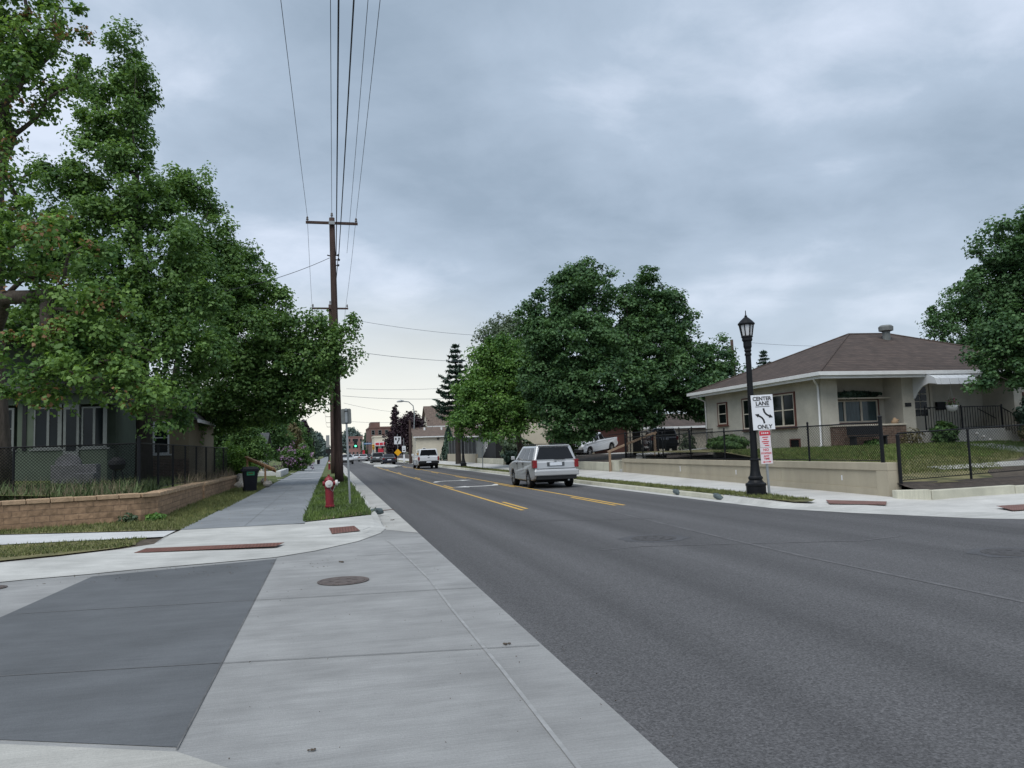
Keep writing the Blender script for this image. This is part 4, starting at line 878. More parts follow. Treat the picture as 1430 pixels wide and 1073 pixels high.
# low wall beyond the steps
t = thing('low_retaining_wall', 'low cream retaining wall left of the wooden stair rail', 'retaining wall', (14.2, 38.6, .25))
mb = MB(); mb.box(0, .25, 0, 16, -.2, .52); mb.add([(0, -1.6, -.2), (.25, -1.6, -.2), (.25, 0, -.2), (0, 0, -.2), (.0, -1.6, .62), (.25, -1.6, .62), (.25, 0, .5), (0, 0, .5)], [(0, 3, 2, 1), (4, 5, 6, 7), (0, 1, 5, 4), (1, 2, 6, 5), (2, 3, 7, 6), (3, 0, 4, 7)])
mb.box(.25, 3.2, -.02, .2, .0, .62)
mb.build('wall_face', 'conc_cream', t, bevel=.02)
t = thing('low_retaining_wall', 'low cream wall in front of the house with the dark stair', 'retaining wall', (14.2, 64, .25))
MB().box(0, .25, 0, 12, -.2, .55).build('wall_face', 'conc_cream', t, bevel=.02)
t = thing('low_retaining_wall', 'far beige wall carrying the dark screen fence', 'retaining wall', (14.2, 77, .2))
MB().box(0, .3, 0, 19, -.2, 1.0).build('wall_face', 'wall_tan', t, bevel=.02)
t = thing('concrete_steps', 'short pale concrete steps between the beige wall and the low cream wall', 'steps', (14.25, 36.55, .3))
mb = MB()
for i in range(5): mb.box(i*.32, 2.4, .0, 1.35, -.2 if i == 0 else .15*i-.001, .15*(i+1))
mb.build('step', 'conc_light', t, bevel=.01)
t = thing('stair_handrail', 'tan wooden handrail rising over the concrete steps', 'handrail', (14.1, 37.95, .3))
MB().box(-.05, .05, -.05, .05, 0, 1.0).build('post', 'wood_old', t); MB().box(2.5, 2.6, -.05, .05, .7, 1.95).build('post', 'wood_old', t)
MB().bar((-.1, 0, 1.02), (2.65, 0, 1.98), .12, .10).build('rail', 'wood_old', t)
t = thing('low_walk_wall', 'short white concrete wall where the lawn meets the walk on the left', 'kerb wall', (-3.5, 58, .15))
mb = MB(); mb.box(-.35, 0, 0, 10, 0, .45); mb.box(-3, -.35, 4.0, 4.4, 0, .36); mb.build('wall_face', 'conc_white', t, bevel=.03)

# ------------------------------------------------------------------ chain link fences
def mesh_panel(mb, a, b, z0a, z0b, h, pitch=.085, w_=.0032, wide=1.0):
    """woven wire as two families of diagonal strands, clipped to the panel"""
    a = Vector((a[0], a[1], 0)); b = Vector((b[0], b[1], 0)); ln = (b-a).length; d = (b-a)/ln; nrm = Vector((-d.y, d.x, 0))*w_
    n = int((ln+h)/pitch)
    for s in (1, -1):
        for i in range(n):
            u0 = i*pitch-h; u1 = u0+h; z_0, z_1 = 0.0, h
            if u0 < 0: z_0 = -u0; u0 = 0
            if u1 > ln: z_1 = h-(u1-ln); u1 = ln
            if z_1-z_0 < .02: continue
            if s < 0: z_0, z_1 = h-z_0, h-z_1
            p0 = a+d*u0; p1 = a+d*u1; g0 = z0a+(z0b-z0a)*u0/ln; g1 = z0a+(z0b-z0a)*u1/ln
            du = Vector((0, 0, w_*1.2))+d*w_*(-1.2 if z_1 > z_0 else 1.2)
            P0 = p0+Vector((0, 0, g0+z_0)); P1 = p1+Vector((0, 0, g1+z_1)); o_ = nrm*(s*.5)
            mb.add([P0-du+o_, P0+du+o_, P1+du+o_, P1-du+o_], [(0, 1, 2, 3)])
def chain_fence(label, pts, h, posts, base, group=None, pitch=.085, rail_r=.02, post_r=.03, bottom=True, mesh=True, mw=.0032):
    """pts: (x,y,z) corners in world; posts: list of (x,y,z,extra_h,r)"""
    t = thing('chain_link_fence', label, 'fence', base, 0, group); O = Vector(base)
    top_ = MB(); bot = MB(); net = MB()
    for a, b in zip(pts, pts[1:]):
        A = Vector(a)-O; B_ = Vector(b)-O
        top_.cyl(A+Vector((0, 0, h)), B_+Vector((0, 0, h)), rail_r, n=6)
        if bottom: bot.cyl(A+Vector((0, 0, .05)), B_+Vector((0, 0, .05)), .012, n=5)
        if mesh: mesh_panel(net, A, B_, A.z+.03, B_.z+.03, h-.04, pitch, mw)
    top_.build('top_rail', 'black_metal', t)
    if bottom: bot.build('tension_wire', 'black_metal', t)
    if mesh: net.build('wire_mesh', 'black_wire', t, fix=False)
    for (x, y, z, eh, r) in posts:
        p = MB(); q = Vector((x, y, z))-O; p.cyl(q, q+Vector((0, 0, h+eh)), r, n=8); p.lathe([(r*1.1, 0), (r*1.25, .02), (r*.7, .05), (0, .06)], tuple(q+Vector((0, 0, h+eh))), 8)
        p.build('post', 'black_metal', t, smooth=False)
    return t
# right, on the beige wall
px_ = lambda y: wx(y)+.17
ys_ = [17.35, 20.6, 23.1, 25.9, 28.8, 31.6, 34.0, 36.2]
chain_fence('black chain link fence standing on the beige concrete wall', [(px_(17.35), 17.35, 1.0), (px_(36.2), 36.2, .985)], 1.05,
            [(px_(y), y, 1.0, .08 if i else .12, .030 if i else .05) for i, y in enumerate(ys_)], (14.0, 17.35, 1.0))
chain_fence('black fence panels running back from the wall in front of the maple trunk', [(14.33, 36.35, 1.0), (16.2, 36.5, 1.02), (20.0, 37.0, 1.1)], 1.25,
            [(14.35, 36.35, .95, .05, .035), (15.3, 36.42, .98, .05, .03), (16.2, 36.5, 1.0, .05, .04), (18, 36.7, 1.05, .05, .03), (20, 37, 1.1, .05, .035)], (14.3, 36.4, 1.0))
chain_fence('black gate and fence in front of the parked white pickup', [(14.5, 39.2, .75), (17.8, 39.4, .98), (19.6, 39.6, 1.0)], 1.45,
            [(17.0, 39.3, .9, .05, .03), (17.9, 39.4, .95, .1, .04), (18.8, 39.5, .98, .05, .03), (15.8, 39.25, .85, .05, .03), (19.6, 39.6, 1, .05, .03)], (17, 39.3, .9), mesh=False)
# right, along the side street
chain_fence('black chain link fence across the bungalow front lawn', [(14.06, 16.9, .50), (16.2, 16.9, .57), (17.9, 16.9, .62), (30, 16.9, .66)], 1.24,
            [(14.06, 16.9, .4, .03, .045), (16.2, 16.9, .5, .02, .03), (18.45, 16.9, .55, .05, .03), (20.6, 16.9, .55, .05, .03), (24, 16.9, .55, .05, .03)], (14.06, 16.9, .45), mw=.0024)
# left corner yard
chain_fence('black chain link fence along the tan block wall facing the side street', [(-14.5, 22.2, .80), (-8.25, 23.2, .80), (-5.25, 23.55, .82)], 1.35,
            [(-14.5, 22.2, .7, .05, .03), (-11.2, 22.7, .7, .05, .03), (-8.26, 23.2, .7, .03, .033), (-5.25, 23.55, .7, .28, .05)], (-5.25, 23.55, .8))
ly = [26.0, 28.3, 30.6, 33.0, 35.5, 38.0, 41.0]
chain_fence('black chain link fence running back beside the grey walk', [(-5.25, 23.55, .80), (-5.2, 30.6, .80), (-5.05, 41, .78)], 1.38,
            [(-5.24, y, .7, .06, .035) for y in ly], (-5.2, 30, .8), pitch=.10, mw=.006)

# ------------------------------------------------------------------ building helpers
def window(parent, loc, rotz, w_, h, frame='white_trim', pane='glass', fw_=.07, mull=0, rail=True, outer=None, sill=True, depth=.05):
    """window part: outer casing > frame, pane, sill; faces local -Y"""
    f = MB(); o_ = .07 if outer else 0
    def ring(mb, W, H_, t_, y0, y1):
        mb.box(-W/2, -W/2+t_, y0, y1, 0, H_); mb.box(W/2-t_, W/2, y0, y1, 0, H_); mb.box(-W/2+t_, W/2-t_, y0, y1, 0, t_); mb.box(-W/2+t_, W/2-t_, y0, y1, H_-t_, H_)
    if outer:
        ring(f, w_+.12, h+.12, .06, -depth-.015, 0); root = f.build('window', outer, parent, loc=loc, rotz=rotz); dz = .06
        g = MB()
    else:
        root = None; g = MB(); dz = 0
    n0 = len(g.v)
    ring(g, w_-.002, h-.002, fw_, -depth, 0)
    if rail: g.box(-w_/2+fw_, w_/2-fw_, -depth+.006, 0, h*.5-.022, h*.5+.022)
    for i in range(mull):
        xx = -w_/2+w_*(i+1)/(mull+1); g.box(xx-.045, xx+.045, -depth-.006, 0, fw_, h-fw_)
    g.v = [(x, y, z+dz) for x, y, z in g.v]
    if root is None: root = g.build('window', frame, parent, loc=loc, rotz=rotz)
    else: g.build('frame', frame, root)
    MB().box(-w_/2+fw_*.9, w_/2-fw_*.9, -.016, -.004, dz+fw_*.9, dz+h-fw_*.9).build('pane', pane, root)
    if sill: MB().box(-w_/2-.12, w_/2+.12, -depth-.05, 0, -.07 if not outer else -.05, -.002).build('sill', outer or frame, root)
    return root
def hip_roof(mb, x0, x1, y0, y1, z, ridge0, ridge1, th=.0):
    (ax, ay, az), (bx_, by_, bz_) = ridge0, ridge1
    mb.add([(x0, y0, z), (x1, y0, z), (x1, y1, z), (x0, y1, z), (ax, ay, az), (bx_, by_, bz_)],
           [(0, 1, 5, 4), (2, 3, 4, 5), (0, 4, 3), (1, 2, 5), (3, 2, 1, 0)])

# ------------------------------------------------------------------ stucco bungalow on the right
HX, HY, HZ = 19.5, 27.6, 1.25
t = thing('bungalow', 'cream stucco bungalow with a brown hip roof on the right', 'house', (HX, HY, HZ))
mb = MB()
W1 = 13.0; D1 = 10.0
mb.box(0, .25, 0, D1, -.4, 2.98)                 # street side wall
mb.box(.25, .75, 0, .25, -.4, 2.98)              # front corner pier
mb.box(.25, W1, D1-.25, D1, -.4, 2.98)
mb.box(.75, 3.75, 1.0, 1.25, -.4, 2.98)          # recessed window wall
mb.box(.50, .75, .25, 1.25, -.4, 2.98)
mb.box(3.75, 4.35, -.1, 1.6, -.4, 2.98)          # column left of the porch
mb.box(4.35, 12.8, 1.35, 1.6, -.4, 2.98)
mb.box(9.2, W1, -.3, 1.35, -.4, 2.6)
mb.build('wall', 'stucco', t, bevel=.01)
# roof, soffit, gutters
rf = MB(); hip_roof(rf, -.62, 13.6, -.85, 10.6, 3.03, (5.15, 4.85, 5.42), (7.3, 4.85, 5.45))
roof = rf.build('roof', 'shingle', t)
cpb = MB()
for a_, b_ in (((-.62, -.85, 3.03), (5.15, 4.85, 5.42)), ((-.62, 10.6, 3.03), (5.15, 4.85, 5.42)), ((13.6, -.85, 3.03), (7.3, 4.85, 5.45)), ((5.15, 4.85, 5.42), (7.3, 4.85, 5.45))):
    cpb.cyl((a_[0], a_[1], a_[2]+.0), (b_[0], b_[1], b_[2]+.0), .055, n=6)
cpb.build('ridge_cap', 'shingle', roof)
vt = MB(); vt.lathe([(.18, 0), (.18, .45), (.33, .50), (.34, .68), (.25, .76), (0, .78)], (6.5, 3.9, 4.95), 14); vt.build('roof_vent', 'sign_back', roof)
MB().box(10.2, 10.5, 2.0, 2.3, 4.25, 4.5).build('vent_box', 'white_trim', roof)
g_ = MB(); g_.box(-.72, -.60, -.95, 10.7, 2.90, 3.05); g_.box(-.60, 13.7, -.95, -.83, 2.90, 3.05); g_.box(-.60, 13.7, 10.58, 10.7, 2.90, 3.05)
g_.box(-.60, -.585, -.83, 10.58, 2.78, 2.90); g_.box(-.585, 13.6, -.845, -.83, 2.78, 2.90)
g_.build('gutter', 'white_trim', t, bevel=.02)
MB().box(-.58, 13.5, -.83, 10.5, 2.985, 3.02).build('soffit', 'cream_trim', t)
ds = MB(); ds.tube([(-.62, -.35, 2.9), (-.45, -.25, 2.72), (-.12, .10, 2.62), (-.06, .12, 2.5), (-.06, .12, .12), (-.5, .1, .02)], .045, 8); ds.build('downspout', 'white_trim', t, smooth=True)
ds = MB(); ds.tube([(-.60, 10.3, 2.9), (-.3, 10.0, 2.7), (-.06, 9.9, 2.55), (-.06, 9.9, .1)], .045, 8); ds.build('downspout', 'white_trim', t, smooth=True)
# windows of the street side: (y centre, z, w, h, mullions)
R90 = -math.pi/2
for yc, z_, ww, hh_, mu in ((2.75, 1.02, 1.75, 1.42, 1), (5.6, 1.0, 1.05, 1.42, 0), (8.15, 1.32, .85, 1.05, 0)):
    window(t, (-.004, yc, z_-.09), R90, ww, hh_, 'cream_trim', 'glass', .055, mu, True, 'brown_trim')
for yc in (6.9, 2.0): window(t, (-.004, yc, .02), R90, .75, .42, 'brown_trim', 'glass', .05, 0, False)
# recessed picture window and plant shelf
window(t, (2.15, .996, .98), 0, 2.45, .95, 'cream_trim', 'curtain', .06, 2, False, 'brown_trim')
MB().box(.80, 3.72, .55, .995, 2.02, 2.08).build('plant_shelf', 'cream_trim', t)
bp = MB(); bp.box(.30, 3.74, -.22, .0, -.4, .86); bp.box(.76, 3.74, .0, .996, -.4, .80); bp.build('brick_planter', 'brick', t, bevel=.006)
MB().box(.26, 3.745, -.26, .04, .862, .93).build('planter_coping', 'cream_trim', t, bevel=.01)
# front door, porch, awning
dr = MB(); dr.box(5.35, 6.3, 1.28, 1.345, .62, 2.66); d_ = dr.build('door', 'cream_trim', t)
for i in range(2):
    for k_ in range(4):
        MB().box(5.47+i*.36, 5.79+i*.36, 1.262, 1.278, 1.25+k_*.33, 1.54+k_*.33).build('door_pane', 'glass', d_)
MB().box(5.19, 5.33, 1.25, 1.346, .6, 2.75).build('door_frame', 'cream_trim', t); MB().box(6.32, 6.46, 1.25, 1.346, .6, 2.75).build('door_frame', 'cream_trim', t)
MB().box(6.21, 6.25, 1.22, 1.278, 1.55, 1.62).build('door_handle', 'black_metal', d_)
aw = MB(); prof = [(-.1, 2.94), (-.55, 2.93), (-1.05, 2.86), (-1.35, 2.70), (-1.42, 2.46), (-1.0, 2.52), (-.65, 2.42), (-.35, 2.2), (-.16, 1.95), (-.1, 1.95)]
aw.prism([(p[0], p[1]) for p in prof], 4.30, 4.34, 'x')
for i in range(9): aw.prism([(-.1, 2.92), (-.55, 2.91), (-1.05, 2.84), (-1.33-.012*(i % 2), 2.69), (-1.40-.012*(i % 2), 2.44), (-1.37, 2.44), (-1.30, 2.66), (-1.03, 2.80), (-.55, 2.87), (-.1, 2.88)], 4.34+.22*i, 4.34+.22*(i+1)-.012, 'x')
aw.build('awning', 'awning', t)
MB().box(6.65, 7.1, 1.22, 1.346, 1.5, 1.85).build('mailbox', 'black_metal', t)
MB().box(3.85, 4.15, -.125, -.102, 1.62, 1.78).build('house_number_plate', 'trim_dark', t)
po = MB(); po.box(4.35, 8.3, -.6, 1.346, -.4, .6); po.build('porch', 'conc_warm', t, bevel=.015)
st = MB()
for i in range(5): st.box(8.302+i*.34, 8.302+(i+1)*.34-.002, -.6, .8, -.4, .6-.17*(i+1)+.05)
st.build('porch_steps', 'conc_warm', t, bevel=.01)
rl = MB(); rl.box(4.4, 8.25, -.56, -.53, 1.52, 1.56); rl.box(4.4, 8.25, -.555, -.535, .68, .70)
for i in range(30): rl.box(4.42+i*.13, 4.438+i*.13, -.553, -.537, .6, 1.52)
for x in (4.42, 6.2, 8.25): rl.box(x-.02, x+.02, -.565, -.525, .6, 1.62)
rl.build('porch_railing', 'black_metal', t)
rl = MB(); rl.bar((8.25, .7, 1.5), (10.0, .7, .65), .03, .03); rl.box(9.96, 10.0, .68, .72, -.3, .66); rl.build('step_railing', 'black_metal', t)
rl = MB(); rl.bar((8.25, -.5, 1.5), (10.0, -.5, .65), .03, .03)
for i in range(12): x = 8.3+i*.145; rl.box(x, x+.018, -.51, -.49, .6-.5*i*.145, 1.48-.486*i*.145)
rl.build('step_railing', 'black_metal', t)
window(t, (10.3, -.304, .9), 0, 1.2, 1.1, 'white_trim', 'glass', .06, 1, False, 'brown_trim')
hb = MB(); hb.tube([(-.06, .12, .06), (-.5, -.2, 0), (-1.2, -.6, -.03), (-2.2, .2, -.07), (-2.9, 1.2, -.10)], .07, 8); o = hb.build('drain_pipe', 'white_trim', None, smooth=True); o.location = (HX, HY, HZ)
tag(o, 'white corrugated drain pipe lying on the lawn from the bungalow corner', 'drain pipe')
hb = MB(); hb.tube([(-.1, 9.9, .06), (-.6, 10.0, .02), (-1.6, 9.4, -.02), (-2.6, 9.9, -.08), (-3.4, 11.5, -.14)], .07, 8); o = hb.build('drain_pipe', 'white_trim', None, smooth=True); o.location = (HX, HY, HZ)
tag(o, 'white drain pipe on the ground near the far corner of the bungalow', 'drain pipe')
# plants and pots round the porch
def sprig(name, label, cat, loc, w_, d_, h, m, n, leaf, seed, stem=True, flower=None, group=None):
    r = np.random.default_rng(seed); root = thing(name, label, cat, loc, 0, group)
    c_ = r.normal(size=(n, 3)); c_ /= np.linalg.norm(c_, axis=1)[:, None]; c_ *= (r.random(n)**.4)[:, None]; c_ *= (1+.18*np.sin(c_[:, 0]*5+c_[:, 2]*7+seed))[:, None]
    p = c_*np.array([w_/2, d_/2, h/2])+np.array([0, 0, h/2])
    leaf_mesh('foliage', p, c_+r.normal(0, .5, (n, 3))+np.array([0, 0, .4]), leaf, .45+.25*r.normal(size=n), m, root, seed)
    if stem: MB().cyl((0, 0, -.05), (0, 0, h*.7), .03, .01, 5).build('stem', 'bark_dark', root)
    if flower: k_ = r.random(n) < flower[1]; leaf_mesh('blossom', p[k_]*1.04, c_[k_]+np.array([0, 0, .6]), leaf*flower[2], np.full(k_.sum(), .5), flower[0], root, seed)
    return root
sprig('trailing_garland', 'dark trailing plant on the shelf over the picture window', 'plant', (HX+2.0, HY+.72, HZ+2.06), 2.5, .45, .30, 'leaf_spruce', 1500, .12, 71, False)
sprig('round_shrub', 'small round shrub in front of the porch', 'shrub', (HX+4.9, HY-1.0, HZ-.05), 1.05, .9, 1.0, 'leaf_c', 1500, .10, 72)
sprig('round_shrub', 'big dark shrub at the right end of the porch rail', 'shrub', (HX+9.3, HY-1.3, HZ+.1), 1.9, 1.4, 1.85, 'leaf_spruce', 3200, .12, 73)
sprig('round_shrub', 'tall dark shrub at the right edge of the photo', 'shrub', (HX+11.2, HY-2.0, HZ-.1), 1.7, 1.5, 2.1, 'leaf_r', 3200, .12, 74)
sprig('low_shrub', 'low green shrubs against the bungalow side wall', 'shrub', (HX-.9, HY+6.2, HZ-.05), 1.1, 3.4, .75, 'leaf_c', 1800, .12, 75)
sprig('low_shrub', 'small green plant beside the brick planter', 'shrub', (HX+1.6, HY-.8, HZ-.08), .7, .5, .4, 'leaf_young', 500, .09, 76)
sprig('twiggy_shrub', 'reddish twiggy shrub at the foot of the porch column', 'shrub', (HX+3.4, HY-.9, HZ-.05), 1.0, .6, .75, 'leaf_brown', 500, .07, 77)
sprig('low_shrub', 'straggly shrub at the far corner of the bungalow', 'shrub', (HX-1.0, HY+10.3, HZ-.1), .9, .9, 1.0, 'leaf_grey', 500, .11, 78)
sprig('twiggy_shrub', 'small planter bush in the opening of the fence by the steps', 'shrub', (HX+7.6, HY-2.4, HZ-.1), .9, .7, .75, 'leaf_brown', 700, .09, 79, True, ('flower_pink', .2, .8))
t = thing('hanging_pot', 'white hanging flower pot in front of the bungalow door', 'flower pot', (HX+5.6, HY-.72, HZ+1.35))
MB().lathe([(.05, 0), (.17, .05), (.22, .16), (.23, .26), (.20, .26), (0, .22)], (0, 0, 0), 14).build('pot', 'white_trim', t, smooth=True)
w3 = MB()
for i in range(3): a = i*2.09; w3.cyl((.21*math.cos(a), .21*math.sin(a), .25), (0, 0, .95), .004, n=4)
w3.cyl((0, 0, .95), (0, 0, 1.15), .006, n=4); w3.build('hanger', 'white_trim', t)
r_ = np.random.default_rng(80); p_ = r_.normal(0, .09, (160, 3))+np.array([0, 0, .33]); leaf_mesh('foliage', p_, r_.normal(size=(160, 3)), .07, r_.random(160), 'leaf_b', t, 80); p_ = r_.normal(0, .10, (60, 3))+np.array([0, 0, .36]); leaf_mesh('blossom', p_, r_.normal(size=(60, 3)), .07, r_.random(60), 'flower_pink', t, 81)
for i in range(6):
    t = thing('porch_ornament', ['first and highest white flower ornament of the row beside the porch steps', 'second white flower ornament from the top of the row by the porch', 'third white flower ornament from the top of the row by the porch', 'fourth white flower ornament down the row by the porch', 'fifth white flower ornament down, next to the lowest one', 'lowest white flower ornament of the row beside the porch steps'][i], 'ornament', (HX+6.6+i*.32, HY-.85, HZ+.30-i*.14), 0, 'white ornaments stepping down by the porch')
    MB().cyl((0, 0, -.5), (0, 0, .05), .012, n=5).build('stake', 'galv', t); MB().lathe([(0, 0), (.05, .03), (.07, .08), (.03, .13), (0, .14)], (0, 0, .03), 8).build('flower_head', 'flower_white', t, smooth=True)
t = thing('garden_pot', 'pale blue pot of plants at the foot of the porch', 'flower pot', (HX+8.4, HY-1.7, HZ-.35))
MB().lathe([(.0, 0), (.25, 0), (.34, .36), (.30, .36), (0, .32)], n=16).build('pot', 'pot_blue', t, smooth=True)
r_ = np.random.default_rng(83); p_ = r_.normal(0, .14, (260, 3))+np.array([0, 0, .5]); leaf_mesh('foliage', p_, r_.normal(size=(260, 3)), .09, r_.random(260), 'leaf_b', t, 83)
t = thing('terracotta_ornament', 'small tan ornament on the brick planter coping', 'ornament', (HX+3.3, HY-.1, HZ+.93))
MB().lathe([(0, 0), (.12, .0), (.15, .08), (.09, .16), (.04, .24), (0, .25)], n=12).build('body', 'cap', t, smooth=True); MB().lathe([(0, 0), (.07, .03), (.0, .1)], (0.14, 0, .1), 8).build('head', 'cap', t)
t = thing('outdoor_bench', 'dark bench shape behind the fence under the picture window', 'bench', (HX+1.4, HY-.85, HZ))
mb = MB(); mb.box(-.8, .8, -.2, .2, .42, .47); mb.build('seat', 'trim_dark', t, bevel=.01)
for x in (-.7, .7): MB().box(x-.03, x+.03, -.18, .18, -.1, .42).build('leg', 'trim_dark', t)
MB().box(-.8, .8, .2, .24, .5, .86).build('backrest', 'trim_dark', t)

# ------------------------------------------------------------------ generic gable house
def gable_house(name, label, loc, rotz, w_, d_, h, rh, wall, roofm, ov=.35, cat='house', wins=(), trim='white_trim', gable_axis='x', chimney=None):
    t = thing(name, label, cat, loc, rotz)
    mb = MB()
    if gable_axis == 'x':   # ridge along x
        mb.prism([(0, -.5), (d_, -.5), (d_, h), (d_/2, h+rh), (0, h)], 0, w_, 'x')
        rf = MB()
        for s, y0, y1 in ((0, -ov, d_/2), (1, d_+ov, d_/2)):
            zz = h-rh*ov/(d_/2)
            rf.add([(-ov, y0, zz+.03), (w_+ov, y0, zz+.03), (w_+ov, y1, h+rh+.03), (-ov, y1, h+rh+.03), (-ov, y0, zz+.15), (w_+ov, y0, zz+.15), (w_+ov, y1, h+rh+.15), (-ov, y1, h+rh+.15)],
                   [(0, 3, 2, 1), (4, 5, 6, 7), (0, 1, 5, 4), (1, 2, 6, 5), (2, 3, 7, 6), (3, 0, 4, 7)])
        fa = MB(); fa.box(-ov-.02, w_+ov+.02, -ov-.05, -ov-.002, h-rh*ov/(d_/2)-.02, h-rh*ov/(d_/2)+.14); fa.build('fascia', trim, t)
    else:
        mb.prism([(0, -.5), (w_, -.5), (w_, h), (w_/2, h+rh), (0, h)], 0, d_, 'y')
        rf = MB()
        for x0, x1 in ((-ov, w_/2), (w_+ov, w_/2)):
            zz = h-rh*ov/(w_/2)
            rf.add([(x0, -ov, zz+.03), (x0, d_+ov, zz+.03), (x1, d_+ov, h+rh+.03), (x1, -ov, h+rh+.03), (x0, -ov, zz+.15), (x0, d_+ov, zz+.15), (x1, d_+ov, h+rh+.15), (x1, -ov, h+rh+.15)],
                   [(0, 3, 2, 1), (4, 5, 6, 7), (0, 1, 5, 4), (1, 2, 6, 5), (2, 3, 7, 6), (3, 0, 4, 7)])
        fa = MB()
        for x0 in (-ov-.05, w_+ov): fa.box(x0, x0+.05, -ov, d_+ov, h-rh*ov/(w_/2)-.02, h-rh*ov/(w_/2)+.14)
        fa.build('fascia', trim, t)
    mb.build('wall', wall, t); r0 = rf.build('roof', roofm, t)
    if chimney: MB().box(*chimney).build('chimney', 'brick_far', r0)
    for (fx, fy, fz, rz, ww, hh_, mu) in wins: window(t, (fx, fy, fz), rz, ww, hh_, trim, 'glass', .07, mu, True)
    return t
# garages behind the maple, and the brown door
t = gable_house('garage', 'low cream garage with brown roof and white fascia beside the bungalow', (23.9, 56, .95), 0, 8.5, 7, 2.0, 1.0, 'stucco_far', 'shingle', .5, 'garage', ())
MB().box(-.02, .9, -.06, -.003, 0, 1.7).build('side_door', 'door_brown', t); MB().box(1.5, 7.8, -.05, -.003, .1, 1.75).build('garage_door', 'stucco_far', t); MB().box(1.4, 7.9, -.09, -.003, 1.752, 1.9).build('door_header', 'brown_trim', t)
t = gable_house('garage', 'garage with a big brown door behind the parked white pickup', (20.5, 60, 1.0), 0, 6.2, 6, 2.5, 1.2, 'stucco_far', 'shingle', .4, 'garage', ())
MB().box(.5, 5.4, -.06, -.003, 0, 2.25).build('garage_door', 'door_brown', t)
# cream two storey house with outside stair behind the forked maple
t = gable_house('cream_house', 'two storey cream house with a dark outside stair behind the forked maple', (16.6, 68, .7), 0, 9.5, 9, 5.2, 2.2, 'stucco_far', 'shingle_far', .4, 'house',
                ((4.2, -.004, 3.3, 0, .9, 1.2, 0), (-.004, 5.5, 3.0, R90, .9, 1.2, 0), (7, -.004, 3.3, 0, .9, 1.2, 0), (-.004, 2.0, .7, R90, .7, .6, 0)), gable_axis='y')
sm = MB(); sm.prism([(2.6, -.5), (9.5, -.5), (9.5, 0), (5.0, 1.75), (2.6, 1.75)], -1.6, -.05, 'x'); sm.build('outside_stair', 'trim_dark', t)
sr = MB(); sr.bar((-1.6, 9.5, .9), (-1.6, 5.0, 2.65), .06, .08); sr.bar((-1.6, 5.0, 2.65), (-1.6, 2.6, 2.65), .06, .08)
for k_ in range(6): sr.box(-1.62, -1.58, 2.62+k_*1.3, 2.66+k_*1.3, (1.75 if k_ < 2 else 1.75-(k_*1.3-2.4)*.389), (2.65 if k_ < 2 else 2.65-(k_*1.3-2.4)*.389))
sr.build('stair_rail', 'white_trim', t)
sprig('low_shrub', 'grey green rounded shrub at the cream house corner', 'shrub', (16.0, 66.5, .8), 3.0, 2.0, 2.0, 'leaf_grey', 1300, .22, 91)
sprig('flowering_shrub', 'pink and white flowering shrub left of the parked pickup', 'shrub', (15.9, 52, .75), 2.2, 1.8, 2.3, 'leaf_c', 1700, .17, 92, True, ('flower_pink', .22, 1.0))
sprig('low_shrub', 'dark shrub hanging over the end of the low wall', 'shrub', (14.6, 62.6, .4), 1.5, 1.6, 1.1, 'leaf_spruce', 900, .17, 93)
# cream hall complex
cx, cy = 11.55, 105
t = gable_house('tan_hall', 'low cream hall with brown roof behind the white pickup', (cx-.3, cy, .3), 0, 6.0, 10, 3.3, 1.3, 'stucco_far', 'shingle_far', .35, 'building', ((1.1, -.004, .9, 0, .5, .9, 0),))
for x in (1.6, 4.0): MB().cyl((x, 3.2, 4.1), (x, 3.2, 4.65), .14, n=8).build('vent_pipe', 'white_trim', t)
MB().box(5.35, 5.5, -.12, -.003, 0, 3.0).build('downspout', 'brown_trim', t); MB().box(2.9, 3.15, -.14, -.003, 2.85, 3.05).build('wall_lamp', 'trim_dark', t)
t = gable_house('gabled_hall', 'tall cream gabled building with brown roof beyond the low hall', (14.6, 116, .5), 0, 9.0, 9, 5.0, 3.0, 'stucco_far', 'shingle_far', .4, 'building', ((3.6, -.004, 2.6, 0, 1.0, 1.3, 0), (-.004, 4, 2.6, R90, 1, 1.3, 0)), 'white_trim')
t = gable_house('side_wing', 'low wing with brown roof and grey glazed porch behind the dark screen fence', (16.3, 104, .5), 0, 8.5, 6, 3.0, 1.3, 'grey_trim', 'shingle_far', .35, 'building', ((2.2, -.004, 1.3, 0, 1.2, 1.0, 1), (5.0, -.004, 1.3, 0, 1.2, 1.0, 1)))
t = thing('screen_fence', 'dark slatted screen fence on the far beige wall', 'fence', (14.35, 77, 1.2))
for i in range(9): MB().box(-.04, .04, i*2.3-.04, i*2.3+.04, 0, 1.75).build('post', 'galv', t)
mb = MB()
for i in range(8):
    for k_ in range(14): mb.box(-.015, .015, i*2.3+.07+k_*.155, i*2.3+.07+k_*.155+.13, .05, 1.65)
mb.build('slat_panel', 'trim_dark', t)
